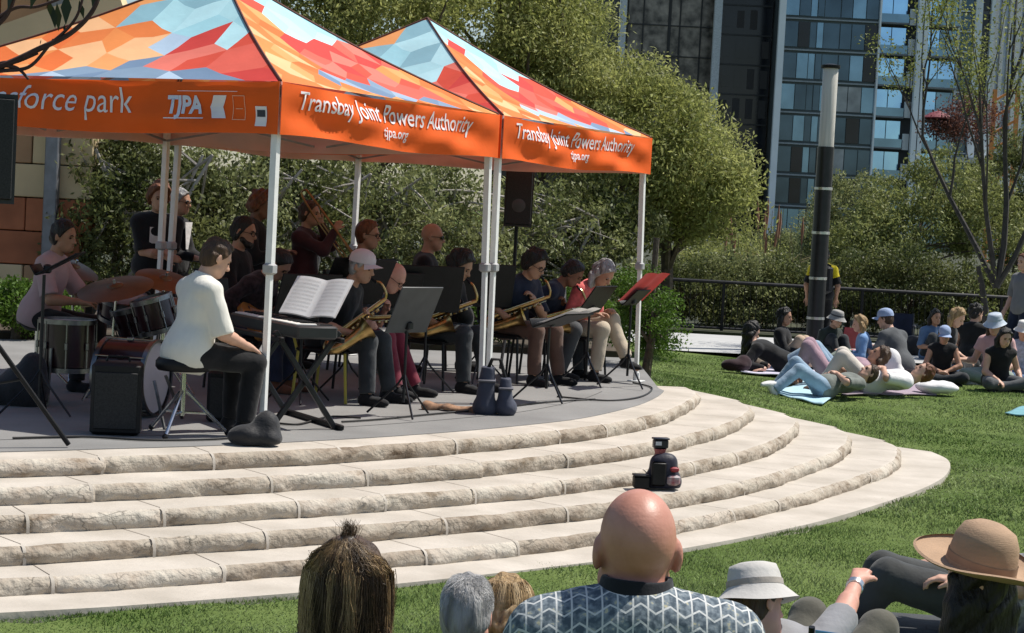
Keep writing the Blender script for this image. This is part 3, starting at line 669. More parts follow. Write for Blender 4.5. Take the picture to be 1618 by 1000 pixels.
# ---------------------------------------------------------------- lamp post
b = ground_at(1285, 560, .085); t = thing('lamp_post', 'thick black lamp post with a tall pale cylindrical light on top', 'lamp post', b)
Yl = b.y; zt = spot(1313, 103, Yl).z - b.z; zb_ = spot(1306, 232, Yl).z - b.z
mb = MB(); mb.lathe([(.20, 0), (.20, .03), (.135, .035), (.128, .3), (.122, zb_)], n=28); mb.build('post', M('black_lamp_paint', (.02, .02, .023), .35, .3, var=.2), t)
for py in (298, 368, 440, 503):
    z = spot(1300, py, Yl).z - b.z; mb = MB(); mb.lathe([(.124, z - .022), (.134, z - .018), (.134, z + .018), (.124, z + .022)], n=28, cap=False); mb.build('ring', M('brushed_ring', (.6, .6, .6), .3, .9), t)
mb = MB(); mb.lathe([(.112, zb_), (.112, zt - .05), (.108, zt - .045)], n=28); mb.build('diffuser', M('pale_diffuser', (.55, .52, .47), .45, 0, var=.12, vs=6, stretch=(6, 6, .2)), t)
mb = MB(); mb.lathe([(.135, zt - .045), (.138, zt - .03), (.138, zt), (.05, zt + .02)], n=28); mb.build('cap', BLACK, t)
# ---------------------------------------------------------------- wall at the left
wb = Vector((-9.5, 21.0, .4)); t = thing('panelled_wall', 'terracotta and cream panelled building wall behind the drummer at the left', 'wall', wb)
TC = M('terracotta_panel', (.36, .125, .055), .8, var=.25, vs=2.5, bump=.15, bs=25, isl=.25); CR_ = M('cream_panel', (.62, .49, .29), .85, var=.12, vs=1.5, bump=.1, bs=20, isl=.06)
BR_ = M('tan_panel', (.40, .24, .13), .8, var=.15, vs=2, isl=.1)
mb = MB(); rr = random.Random(8)
for r in range(14):
    x = -3.0; z = r * .36
    while x < 4.85:
        wd = rr.choice([.5, .7, .95, 1.2]); x2 = min(4.95, x + wd); mb.mi = rr.choices([0, 1, 2], [.5, .36, .14])[0] if r < 8 else rr.choices([0, 1, 2], [.2, .25, .55])[0]
        mb.box(((x + x2) / 2, rr.uniform(0, .03), z + .18), (x2 - x - .012, .3, .348), bev=.008); x = x2
mb.build('panels', [TC, CR_, BR_], t, smooth=0)
mb = MB(); mb.box((.98, .2, 2.5), (7.85, .3, 5.0)); mb.build('backing', M('dark_joint', (.04, .03, .025), .9), t)
mb = MB(); mb.box((4.55, -.25, 2.0), (.14, .14, 4.0), bev=.01); mb.build('downpipe', M('grey_blue_pipe', (.20, .21, .23), .5, .4), t)
mb = MB(); pA, pB = spot(-60, 92, 20.2) - wb, spot(75, 46, 20.2) - wb; 
mb.tube([pA - Vector((2.5, 0, -.1)) , pA, pB, pB + (pB - pA) * .9], .24, 4); mb.build('canopy_beam', CR_, t, smooth=0)
# ---------------------------------------------------------------- towers
def glass(name, col, rough=.08, metal=.0, spec=.5, var=.25, vs=.3): return M(name, col, rough, metal, var=var, vs=vs, spec=spec)
GL_D = glass('dark_tower_glass', (.075, .12, .16), .1, .55); GL_B = glass('painted_sky_glass', (.34, .60, 1.0), .12, 1.0, var=.2); GL_T = glass('teal_glass', (.20, .33, .44), .12, .6)  # blue of the bay panes stands in for the mirrored sky
GL_K = glass('black_glass', (.012, .014, .02), .12, .15, var=.5, vs=.25); SP = M('grey_spandrel', (.06, .08, .085), .4, .3, var=.15, vs=.5); WH = M('white_mullion', (.84, .88, .88), .35, .0, var=.08, vs=.4)
CURT = M('pale_blind', (.42, .43, .41), .8, var=.3, vs=.6)
YB = 190.0; ppm = F_PX / YB
def bx(px): return (px - 809) / ppm + .053 * 10.0    # metres along the facade, mid height
rr = random.Random(12)
t = thing('glass_tower', 'dark glass apartment tower with balconies and a stack of bays tinted like mirrored sky', 'building', (bx(1200), YB, 0)); x0 = bx(1200); FH = 49 / ppm; NF = 13
W1 = bx(1352) - x0; W2 = bx(1412) - x0; W3 = bx(1424) - x0; W4 = bx(1482) - x0
zf0 = spot(1280, 228, YB).z % FH
mb = MB(); mb.box((W1 / 2, 8, NF * FH / 2), (W1, 15.4, NF * FH)); mb.build('wall', SP, t, smooth=0)
mb = MB(); mb.box(((W1 + W4) / 2, 9, NF * FH / 2), (W4 - W1, 14, NF * FH)); mb.build('bay_wall', M('dark_bay_wall', (.03, .035, .04), .5), t, smooth=0)
cols = [0, .17, .29, .36, .43, .60, .72, .86, 1.0]
for k in range(NF):
    z = zf0 + (k - 1) * FH
    for j in range(8):
        a = W1 * cols[j]; b_ = W1 * cols[j + 1]; q = MB(); dp = .10 if j in (2, 4) else 0
        q.box(((a + b_) / 2, .22 + dp, z + FH * .50), (b_ - a - .08, .1, FH * .80)); q.build('window', rr.choices([GL_D, GL_T, GL_K, CURT], [.5, .25, .13, .12])[0] if j > 4 else rr.choices([GL_D, GL_T, GL_K], [.5, .3, .2])[0], t, smooth=0)
    q = MB(); q.box((W1 / 2, .12, z), (W1, .16, .15)); q.build('floor_band', M('pale_grey_band', (.30, .335, .35), .45, .2), t, smooth=0)
    # bay with panes tinted like mirrored sky, and its balcony
    for (a, b_, dy) in ((W1 + .15, W2 - .75, .9), (W3 + .2, W4 - .15, .9)):
        mid = a + (b_ - a) * .5
        for (p, q_) in ((a, mid - .04), (mid + .04, b_)):
            q = MB(); q.box(((p + q_) / 2, 1.85, z + FH * .62), (q_ - p, .1, FH * .60)); q.build('window', GL_B if k > 2 and not (p > mid and a > W3 and rr.random() < .5) else GL_T, t, smooth=0)
        q = MB(); q.box(((a + b_) / 2, 1.2, z + .08), (b_ - a + .1, 1.3, .16)); sl_ = q.build('balcony', M('balcony_slab', (.22, .23, .24), .7), t, smooth=0)
        q = MB(); q.box(((a + b_) / 2, .58, z + .55), (b_ - a, .05, .85)); q.build('balcony_glass', GL_T, sl_, smooth=0)
    q = MB(); q.box((W2 - .35, .8, z + .75 + (k % 2) * .1), (.6, .25, FH * .52)); q.build('white_panel', WH, t, smooth=0)
for xx, wd, dy in ((-.12, .62, -.35), (W2 + .12, .50, -.5), (W3 - .05, .42, -.5), (W1 + .02, .16, .0)):
    q = MB(); q.box((xx, dy, NF * FH / 2 + .3), (wd, .8, NF * FH)); q.build('fin', WH, t, smooth=0)
q = MB(); q.box(((W2 + W3) / 2 + .05, .25, NF * FH / 2), (W3 - W2 - .3, .8, NF * FH)); q.build('fin_recess', M('grey_recess', (.10, .10, .11), .6), t, smooth=0)
q = MB(); q.box((W4 / 2, 8, NF * FH + .4), (W4, 15, .8)); q.build('roof', SP, t, smooth=0)
# black tower left of it
xk = bx(1112); t = thing('black_tower', 'almost black glass tower between the olive trees and the dark glass apartment tower', 'building', (xk, YB + 6, 0)); Wk = bx(1197) - xk
mb = MB(); mb.box((Wk / 2, 8, 21), (Wk, 15, 42)); mb.build('wall', GL_K, t, smooth=0)
for k in range(14):
    z = k * FH * .98; q = MB(); q.box((Wk / 2, .42, z), (Wk, .12, .16)); q.build('floor_band', M('black_band', (.02, .02, .022), .4), t, smooth=0)
    for j in range(4):
        if k > 11: continue
        a = Wk * (j * .25 + .04); q = MB(); q.box((a + .55, .46, z + FH * .52), (.7, .06, FH * rr.uniform(.5, .68))); q.build('window', rr.choices([GL_K, M('brown_blind', (.05, .045, .042), .7)], [.6, .4])[0], t, smooth=0)
q = MB(); q.box((-.25, .2, 21), (.75, .9, 42)); q.build('fin', M('grey_fin', (.62, .65, .66), .4, .0), t, smooth=0)
# brown tower farther left; mottled colour stands in for its reflections
xg = bx(962); t = thing('brown_tower', 'brownish grey mirrored tower rising behind the tallest olive tree', 'building', (xg, YB + 9, 0)); Wg = bx(1106) - xg
mb = MB(); mb.box((Wg / 2, 8, 21), (Wg, 15, 42)); mb.build('wall', M('mottled_brown_reflection', (.17, .145, .12), .25, .2, var=.85, vs=1.1, detail=10), t, smooth=0)
for j, f_ in enumerate((.02, .2, .50, .62, .86)):
    q = MB(); q.box((Wg * f_, .4, 21), (.30 if j == 2 else .14, .2, 42)); q.build('mullion', M('dark_mullion', (.02, .018, .016), .5), t, smooth=0)
for k in range(13):
    q = MB(); q.box((Wg / 2, .44, k * FH * 1.02), (Wg, .1, .12)); q.build('floor_band', M('brown_band', (.03, .027, .025), .5), t, smooth=0)
q = MB(); q.box((-.3, .2, 21), (.62, .9, 42)); q.build('fin', M('grey_fin', (.62, .65, .66), .4, .0), t, smooth=0)
q = MB(); q.box((-7.0, 6, 21), (12.6, 12, 42)); q.build('side_wing', GL_K, t, smooth=0)
# paler towers at the right
xr = bx(1483); t = thing('white_ribbed_tower', 'pale tower of narrow dark windows between white ribs behind the bare tree', 'building', (xr, YB + 4, 0)); Wr = bx(1545) - xr
mb = MB(); mb.box((Wr / 2, 8, 21), (Wr, 15, 42)); mb.build('wall', M('grey_wall', (.16, .16, .165), .6), t, smooth=0)
for f_, wd in ((.03, .9), (.62, .7), (.98, .35)):
    q = MB(); q.box((Wr * f_, .2, 21 + 4.5), (wd, .8, 33)); q.build('rib', WH, t, smooth=0)
for k in range(16):
    z = 9 + k * 2.0
    for (a, b_) in ((.16, .52), (.72, .94)):
        q = MB(); q.box((Wr * (a + b_) / 2, .45, z), (Wr * (b_ - a), .12, 1.6)); q.build('window', GL_D if a < .5 else GL_K, t, smooth=0)
        if a < .5: q = MB(); q.box((Wr * (a + b_) / 2, .38, z + 1.0), (Wr * (b_ - a), .2, .14)); q.build('sill', WH, t, smooth=0)
q = MB(); q.box((Wr * .3, -.5, 9.3), (Wr * 1.9, 2, .5)); q.build('ledge', M('pale_ledge', (.5, .5, .5), .6), t, smooth=0)
xs2 = bx(1546); t = thing('striped_tower', 'pale grey tower with close vertical white stripes at the right edge', 'building', (xs2, YB + 14, 0)); Ws = bx(1700) - xs2
mb = MB(); mb.box((Ws / 2, 8, 24), (Ws, 15, 48)); mb.build('wall', M('blue_grey_glass', (.40, .46, .54), .2, .3, var=.2, vs=.4), t, smooth=0)
for j in range(12):
    q = MB(); q.box((Ws * (j + .3) / 12, .3, 24), (.34 + .2 * (j % 3 == 0), .5, 48)); q.build('stripe', M('off_white_stripe', (.86, .83, .82), .6), t, smooth=0)
# far trees and a crane jib glimpsed at the right
for i, (px, py, Y, lb) in enumerate([(1150, 400, 44, 'olive shrub mass in the middle distance beyond the fence, near the stage'), (1235, 395, 47, 'pale green shrub mass in the middle distance left of the lamp post'), (1290, 365, 50, 'tall grey green shrub mass directly behind the lamp post')]):
    b_ = base_at(px, Y, .1); zt_ = spot(px, py - 30, Y).z; plant('shrub', lb, 'shrub', b_, [((b_[0], Y, zt_ * .5), (1.5, .9, zt_ * .5))], 130, 120, .36, .032, .08, (OLIVE, GREYGREEN, GREYGREEN)[i], seed=90 + i, shell=.4, group='shrub masses in the middle distance')
plant('red_leaf_tree', 'dark red leaved tree glimpsed behind the bare tree branches', 'tree', base_at(1525, 60, 0), [B(1530, 190, 60, 1.0, .8, .62), B(1495, 205, 60, .6, .6, .3)], 80, 60, .55, .045, .10, leafm('red_foliage', (.10, .045, .035), (.19, .085, .06)), seed=81, limbs=6)
t = thing('shade_umbrella', 'small bright red shade umbrella glimpsed left of the red leaved tree', 'umbrella', base_at(1482, 60, 3.0)); p = spot(1482, 186, 60) - Vector(base_at(1482, 60, 3.0))
mb = MB(); mb.lathe([(.0, .22), (.25, .14), (.48, .0), (.47, -.04)], c=p, n=10, cap=False); mb.build('cover', M('red_canvas', (.17, .025, .035), .7), t); mb = MB(); mb.tube([(p.x, 0, -3), (p.x, 0, p.z + .2)], .02, 6); mb.build('pole', DKMETAL, t)
t = thing('orange_hoist', 'orange and red steel hoist mast behind the bare tree at the right', 'hoist', spot(1585, 225, 120)); mb = MB()
for dx in (-.7, .7): mb.tube([(dx, 0, -9), (dx, 0, 3.2)], .17, 4)
for k in range(12): mb.tube([(-.7, 0, -8.5 + k), (.7, 0, -7.6 + k)], .1, 4)
mb.build('mast', M('orange_steel', (.75, .27, .06), .5, var=.15), t, smooth=0); mb = MB(); mb.box((2.2, 0, .5), (.8, .8, 3.2), bev=.05); mb.build('cabin', M('red_steel', (.6, .10, .05), .5), t)
DEBUG = 0
# ---------------------------------------------------------------- people: one continuous body grown from a distance field
def A3(v): return np.array(v, np.float64)
def unit(v): v = A3(v); return v / (np.linalg.norm(v) + 1e-9)
class Vol:
    def __init__(s): s.ops = []
    def cone(s, a, b, ra, rb, k=.03, flat=0, sub=False): s.ops.append(('c', A3(a), A3(b), ra, rb, k, flat, sub)); return s
    def ell(s, c, r, Rm=None, k=.03, sub=False): s.ops.append(('e', A3(c), A3(r), np.eye(3) if Rm is None else np.array(Rm), k, sub)); return s
    def cut(s, p, n, k=0): s.ops.append(('p', A3(p), unit(n), k)); return s
    def mesh(s, h, wrinkle=0.0, wf=14.0, seed=0, extra=None, out=False):
        lo = np.full(3, 1e9); hi = -lo
        for o in s.ops:
            if o[0] == 'c' and not o[7]:
                r = max(o[3], o[4]); lo = np.minimum(lo, np.minimum(o[1], o[2]) - r); hi = np.maximum(hi, np.maximum(o[1], o[2]) + r)
            elif o[0] == 'e' and not o[5]: r = o[2].max(); lo = np.minimum(lo, o[1] - r); hi = np.maximum(hi, o[1] + r)
        lo -= 4 * h + wrinkle; hi += 4 * h + wrinkle; n = np.ceil((hi - lo) / h).astype(int) + 1
        ax = [lo[i] + h * np.arange(n[i]) for i in range(3)]; D = np.full(n, .25, np.float32)
        def sl(a, b): return tuple(slice(max(0, int((a[i] - lo[i]) / h)), min(n[i], int((b[i] - lo[i]) / h) + 2)) for i in range(3))
        for o in s.ops:
            if o[0] == 'p':
                q = (ax[0][:, None, None] - o[1][0]) * o[2][0] + (ax[1][None, :, None] - o[1][1]) * o[2][1] + (ax[2][None, None, :] - o[1][2]) * o[2][2]
                D = np.maximum(D, q.astype(np.float32)); continue
            if o[0] == 'c':
                _, a, b, ra, rb, k, flat, sub = o; m = max(ra, rb) + k + 3 * h; S_ = sl(np.minimum(a, b) - m, np.maximum(a, b) + m)
            else:
                _, c, r, Rm, k, sub = o; m = r.max() + k + 3 * h; S_ = sl(c - m, c + m)
            X = ax[0][S_[0]][:, None, None]; Y = ax[1][S_[1]][None, :, None]; Z = ax[2][S_[2]][None, None, :]
            if o[0] == 'c':
                ba = b - a; L2 = ba @ ba + 1e-9; px, py, pz = X - a[0], Y - a[1], Z - a[2]
                t = np.clip((px * ba[0] + py * ba[1] + pz * ba[2]) / L2, 0, 1)
                d = np.sqrt((px - t * ba[0]) ** 2 + (py - t * ba[1]) ** 2 + (pz - t * ba[2]) ** 2) - (ra + (rb - ra) * t)
                if flat & 1: L = L2 ** .5; d = np.maximum(d, ((X - b[0]) * ba[0] + (Y - b[1]) * ba[1] + (Z - b[2]) * ba[2]) / L)
                if flat & 2: L = L2 ** .5; d = np.maximum(d, -((X - a[0]) * ba[0] + (Y - a[1]) * ba[1] + (Z - a[2]) * ba[2]) / L)
            else:
                px, py, pz = X - c[0], Y - c[1], Z - c[2]
                q = [px * Rm[0, i] + py * Rm[1, i] + pz * Rm[2, i] for i in range(3)]
                k0 = np.sqrt((q[0] / r[0]) ** 2 + (q[1] / r[1]) ** 2 + (q[2] / r[2]) ** 2); k1 = np.sqrt((q[0] / r[0] ** 2) ** 2 + (q[1] / r[1] ** 2) ** 2 + (q[2] / r[2] ** 2) ** 2) + 1e-9
                d = k0 * (k0 - 1) / k1
            d = d.astype(np.float32); g = D[S_]
            if sub:
                d = -d; hh = np.maximum(k - np.abs(g - d), 0) / max(k, 1e-6); D[S_] = np.maximum(g, d) + hh * hh * k * .25
            else:
                hh = np.maximum(k - np.abs(g - d), 0) / max(k, 1e-6); D[S_] = np.minimum(g, d) - hh * hh * k * .25
        if wrinkle:
            g = np.random.default_rng(seed); X, Y, Z = np.meshgrid(*[a.astype(np.float32) for a in ax], indexing='ij', sparse=True); w_ = 0
            u = np.sin(X * 9 + Y * 5 + seed) * .5 + np.sin(Z * 8 + Y * 6) * .5
            for q in range(4):
                d = g.normal(0, 1, 3); d /= np.linalg.norm(d); f = wf * (1.5 ** q); w_ = w_ + np.sin(f * (X * d[0] + Y * d[1] + Z * d[2] * .7) + u * 3 + g.uniform(0, 6)) / (1.35 ** q)
            D = D - (wrinkle * (.55 * w_ + .75)).astype(np.float32) if out else D + (wrinkle * .55 * w_).astype(np.float32)
        if extra is not None: D = extra(D, ax)
        D[0] = D[-1] = .1; D[:, 0] = D[:, -1] = .1; D[:, :, 0] = D[:, :, -1] = .1
        return nets(D, lo, h)
def nets(D, lo, h):
    I = D < 0; n = np.array(D.shape); c = [I[dx:n[0] - 1 + dx, dy:n[1] - 1 + dy, dz:n[2] - 1 + dz] for dx in (0, 1) for dy in (0, 1) for dz in (0, 1)]
    cnt = sum(a.astype(np.int8) for a in c); act = (cnt > 0) & (cnt < 8); ii = np.argwhere(act)
    if len(ii) == 0: return np.zeros((0, 3)), np.zeros((0, 4), int)
    vals = np.stack([D[ii[:, 0] + dx, ii[:, 1] + dy, ii[:, 2] + dz] for dx in (0, 1) for dy in (0, 1) for dz in (0, 1)], 1)
    P = np.array([(dx, dy, dz) for dx in (0, 1) for dy in (0, 1) for dz in (0, 1)], float); acc = np.zeros((len(ii), 3)); num = np.zeros(len(ii))
    for a in range(8):
        for b in range(a + 1, 8):
            if np.abs(P[a] - P[b]).sum() != 1: continue
            m = (vals[:, a] < 0) != (vals[:, b] < 0); t = np.where(m, vals[:, a] / (vals[:, a] - vals[:, b] + 1e-12), 0)
            acc += np.where(m[:, None], P[a] + (P[b] - P[a]) * t[:, None], 0); num += m
    V = lo + h * (ii + acc / num[:, None]); idx = np.full(act.shape, -1, np.int64); idx[act] = np.arange(len(ii)); Q = []
    for ax in range(3):
        o = [i for i in range(3) if i != ax]; s0 = [slice(1, -1)] * 3; s0[ax] = slice(0, -1); s1 = list(s0); s1[ax] = slice(1, None)
        s0[o[0]] = s1[o[0]] = slice(1, -1); a = I[tuple(s0)]; b = I[tuple(s1)]; e = np.argwhere(a != b)
        if len(e) == 0: continue
        sgn = a[tuple(e.T)]; e = e.copy(); e[:, o[0]] += 1; e[:, o[1]] += 1
        def g(d0, d1): q = e.copy(); q[:, o[0]] -= d0; q[:, o[1]] -= d1; return idx[tuple(q.T)]
        q = np.stack([g(0, 0), g(1, 0), g(1, 1), g(0, 1)], 1)
        flip = sgn if ax != 1 else ~sgn
        q[~flip] = q[~flip][:, ::-1]; Q.append(q)
    return V, np.concatenate(Q)
def vol_obj(v, name, mat, parent, h, **k):
    V, Q = v.mesh(h, **k); o = np_mesh(name, V, Q, mat, parent); return o
def rotm(yaw=0, pitch=0, roll=0):     # degrees; forward x, left y, up z; pitch > 0 looks down
    return np.array((Euler((0, 0, R(yaw))).to_matrix() @ Euler((0, R(pitch), 0)).to_matrix() @ Euler((R(roll), 0, 0)).to_matrix()))
def ik(a, c, l1, l2, pole):
    a = A3(a); c = A3(c); d = c - a; L = np.linalg.norm(d); mx = (l1 + l2) * .995
    if L > mx: c = a + d / L * mx; L = mx; d = c - a
    L = max(L, abs(l1 - l2) + .01); u = d / np.linalg.norm(d); x = (l1 * l1 - l2 * l2 + L * L) / (2 * L); y = math.sqrt(max(0, l1 * l1 - x * x))
    p = A3(pole); p = p - u * (p @ u); p = unit(p); return a + u * x + p * y, c
SKIN = {'light': (.56, .33, .235), 'pink': (.60, .31, .23), 'tan': (.43, .235, .15), 'olive': (.36, .20, .125), 'brown': (.20, .095, .055)}
def skin(k): return M('skin_' + k, SKIN[k], .5, var=.10, vs=14, bump=.06, bs=70, spec=.35, sub=.0)
EYE = M('eye', (.03, .025, .022), .15); LENS = M('dark_lens', (.01, .01, .012), .08); RUBBER = M('shoe_sole', (.45, .43, .40), .7)
def hair_m(name, a, b): return M(name, a, .5, var=.2, vs=38, col2=b, bump=.8, bs=75, spec=.35, stretch=(1, 1, .22))
HAIR = {'black': hair_m('black_hair', (.008, .007, .006), (.022, .018, .015)), 'brown': hair_m('brown_hair', (.035, .019, .010), (.085, .045, .022)), 'grey': hair_m('grey_hair', (.16, .155, .15), (.42, .41, .40)),
        'blond': hair_m('blond_hair', (.17, .10, .04), (.45, .30, .14)), 'auburn': hair_m('auburn_hair', (.09, .030, .012), (.20, .075, .03)), 'white': hair_m('white_hair', (.42, .40, .37), (.68, .66, .62))}
def hand(v, w, d, n, side, r=.0095, curl=35, spread=1.0, thumb=1):
    """palm and five bent fingers: w wrist, d finger direction, n palm normal, side +1 left hand / -1 right hand"""
    d = unit(d); n = A3(n); n = unit(n - d * (n @ d)); t = np.cross(d, n) * side * 1.0     # towards the thumb
    w = A3(w); ln = [.074, .082, .076, .060]
    v.cone(w, w + d * .03, .024, .026, .02)
    for i, off in enumerate((.027, .009, -.009, -.026)):
        k0 = w + d * (.088 - .004 * abs(i - 1)) + t * off * spread; v.cone(w + d * .02 + t * off * .6, k0, .0145, .0115, .014)
        a = curl * .5; p = k0; q = d.copy(); L = ln[i]
        for j, f in enumerate((.45, .31, .24)):
            a_ = R(a * (.9 + .12 * i)); q = d * math.cos(a_) + n * math.sin(a_); e = p + q * L * f; v.cone(p, e, r * (1.05 - .08 * j), r * (.98 - .08 * j), .004 if j else .008); p = e; a += curl
    b = w + d * .025 + t * .022; m_ = b + d * .035 + t * .03 * thumb + n * .012; e = m_ + d * .03 + t * .004 + n * (.010 + .012 * math.sin(R(curl)))
    v.cone(b, m_, .015, .0115, .014); v.cone(m_, e, .011, .0085, .005)
def head_vol(v, H, Rm, k=.02, fem=False):
    def P(f, l, u): return H + Rm @ A3((f, l, u))
    v.ell(P(-.012, 0, .028), (.097, .076, .096), Rm, k); v.ell(P(.024, 0, -.030), (.066, .061, .088), Rm, .03); v.cone(P(.056, -.016, -.092), P(.056, .016, -.092), .026, .026, .03)
    v.cone(P(.02, -.048, -.065), P(.045, -.02, -.092), .022, .02, .03); v.cone(P(.02, .048, -.065), P(.045, .02, -.092), .022, .02, .03)
    v.cone(P(.074, -.034, .020), P(.074, .034, .020), .0135, .0135, .018)
    v.ell(P(.086, -.031, -.003), (.016, .019, .013), Rm, .014, True); v.ell(P(.086, .031, -.003), (.016, .019, .013), Rm, .014, True)
    v.cone(P(.084, 0, .006), P(.108, 0, -.033), .0085, .0125, .014); v.cone(P(.096, -.011, -.038), P(.096, .011, -.038), .008, .008, .01)
    v.cone(P(.080, -.020, -.062), P(.080, .020, -.062), .0085, .0085, .010); v.cone(P(.079, -.018, -.074), P(.079, .018, -.074), .009, .009, .010)
    v.cone(P(.092, -.02, -.068), P(.092, .02, -.068), .0028, .0028, .003, 0, True)
    for s_ in (-1, 1): v.ell(P(-.012, s_ * .080, -.008), (.022, .010, .034), Rm @ rotm(0, 8, 0) @ rotm(s_ * -18), .012); v.ell(P(-.004, s_ * .089, -.006), (.010, .006, .019), Rm, .006, True)
    return P
def rnd_shell(h_, Rm, H):
    return None
def person(label, loc, yaw, zp=.50, lean=5, lean2=None, twist=0, tilt=0, head=(0, 0, 0), aL=None, aR=None, lL=None, lR=None, skin_='light', hair=('short', 'brown'), top=None, sleeve=.55, pants=None, plen=1.0, shoes=None, hat=None, glasses=None, s=1.0, h=.0105, group=None, belly=.0, coll=None, bk=1.0, extras=None, hem=-.07, foot=None, wr=.006, name='person', nk=.175, at=None, shl=.172, footpitch=0):
    t = thing(name, label, 'person', (0, 0, 0) if at else loc, R(yaw), group); t.scale = (s, s, s); seed = abs(hash(label)) % 1000 if False else sum(map(ord, label)) % 997
    P0 = A3((0, 0, zp)); R1 = rotm(0, lean, tilt * .5); R2 = rotm(twist, lean if lean2 is None else lean2, tilt)
    def T1(f, l, u): return P0 + R1 @ A3((f, l, u))
    W = T1(0, 0, .21)
    def T2(f, l, u): return W + R2 @ A3((f, l, u - .21))
    nb = T2(0, 0, .495); Rh = rotm(twist + head[1], head[0], head[2]); nd = unit(R2 @ A3((0, 0, 1)) * .6 + Rh @ A3((.12, 0, 1)) * .6); H = nb + nd * nk + Rh @ A3((.028, 0, 0))
    sh = {1: T2(-.005, shl, .425), -1: T2(-.005, -shl, .425)}; hp = {1: P0 + A3((0, .095, 0)), -1: P0 + A3((0, -.095, 0))}
    if at:      # put the middle of the head where the photograph shows it; loc is then the height of the ground
        tgt = spot(*at); ho = Matrix.Rotation(R(yaw), 3, 'Z') @ Vector(H.tolist()) * s; gz = loc if not callable(loc) else loc(tgt.x - ho.x, tgt.y - ho.y)
        if DEBUG: open('/tmp/heads.txt', 'a').write('%-50s too low by %.2f ground %.2f %.2f\n' % (label[:50], tgt.z - gz - ho.z, tgt.x - ho.x, tgt.y - ho.y))
        loc = Vector((tgt.x - ho.x, tgt.y - ho.y, gz)); t.location = loc
    arms = {}; legs = {}
    for sd_, a in ((1, aL), (-1, aR)):
        a = a or {}; tgt = a.get('h', (.28, sd_ * .2, zp + .12)); el, wr_ = ik(sh[sd_], tgt, .285, .25, a.get('pole', (-.5, sd_ * .5, -.8)))
        arms[sd_] = (el, wr_, a.get('d', wr_ - el), a.get('n', (0, 0, -1)), a.get('curl', 32))
    for sd_, l in ((1, lL), (-1, lR)):
        l = l or {}; tgt = l.get('a', (.44, sd_ * .12, .085)); kn, an = ik(hp[sd_], tgt, .43, .42, l.get('pole', (.6, 0, .8)))
        fd = unit(l.get('toe', (1, sd_ * .15, 0))); legs[sd_] = (kn, an, fd)
    v = Vol()
    def torso(v, g, arms_to=None):
        v.ell(T2(.012, 0, .33), (.108 * bk + g + belly * .2, .155 * bk + g, .17), R2, .05); v.ell(T1(.018 + belly * .4, 0, .13), (.108 * bk + g + belly, .142 * bk + g + belly * .5, .16), R1, .07); v.ell(T1(-.008, 0, 0), (.115 * bk + g, .165 * bk + g, .115), R1, .06)
        v.cone(T2(0, .10, .425), T2(0, -.10, .425), .060 + g, .060 + g, .05); v.cone(nb - R2 @ A3((.012, 0, .03)), sh[1], .048 + g * .8, .050 + g * .6, .05); v.cone(nb - R2 @ A3((.012, 0, .03)), sh[-1], .048 + g * .8, .050 + g * .6, .05)
    torso(v, 0)
    for sd_ in (1, -1):
        el, wr_, d, n, cu = arms[sd_]; v.cone(sh[sd_], el, .052, .041, .03); v.cone(el, wr_, .042, .027, .02); v.cone(el, el * .62 + wr_ * .38, .041, .040, .02); hand(v, wr_, d, n, sd_, max(.0095, h * .9), cu)
        kn, an, fd = legs[sd_]; v.cone(hp[sd_], kn, .080, .053, .03); v.cone(kn, kn * .65 + an * .35, .052, .052, .012); v.cone(kn * .65 + an * .35, an, .051, .036, .012)
        dn = unit(an - kn); sole = A3((0, 0, -1)) if not footpitch else dn
        v.cone(an + fd * -.03 + sole * .045, an + fd * .15 + sole * .055, .033, .028, .03)
    v.cone(nb - nd * .02, H + Rh @ A3((-.022, 0, -.055)), .058, .053, .03)
    HP = head_vol(v, H, Rh)
    for u_, r_, wd in (extras or ()):       # skin folds across the back of the neck
        for q in range(8):
            a0, a1 = [(-1 + 2 * (q + d_) / 8) * wd for d_ in (0, 1)]; v.cone(HP(-.018 - r_ * math.cos(a0), r_ * 1.02 * math.sin(a0), u_ + .006 * a0 * a0), HP(-.018 - r_ * math.cos(a1), r_ * 1.02 * math.sin(a1), u_ + .006 * a1 * a1), .0042, .0042, .010, 0, True)
    body = vol_obj(v, 'body', skin(skin_), t, h)
    # eyes and brows
    for sd_ in (-1, 1): e = MB(); e.ball(HP(.0765, sd_ * .031, -.002), (.0085, .0115, .0075), 8, Matrix(Rh.tolist())); e.build('eye', EYE, t)
    e = MB(); e.tube([HP(.076, -.026, -.0685), HP(.0885, -.010, -.066), HP(.0895, 0, -.068), HP(.0885, .010, -.066), HP(.076, .026, -.0685)], [.002, .0055, .0055, .0055, .002], 6); e.build('lips', M('lips_' + skin_, tuple(a * b for a, b in zip(SKIN[skin_], (.72, .5, .5))), .5), t)
    hs, hc = hair if hair else (None, 'brown'); hm = HAIR[hc]
    if hs and hs != 'bald':
        for sd_ in (-1, 1): e = MB(); e.tube([HP(.089, sd_ * .016, .017), HP(.089, sd_ * .032, .023), HP(.078, sd_ * .050, .016)], [.004, .005, .003], 5); e.build('eyebrow', hm, t)
    def planes(D, ax, pl):
        for p, n_ in pl:
            p = HP(*p); n_ = Rh @ unit(n_); q = (ax[0][:, None, None] - p[0]) * n_[0] + (ax[1][None, :, None] - p[1]) * n_[1] + (ax[2][None, None, :] - p[2]) * n_[2]; D = np.maximum(D, q.astype(np.float32))
        return D
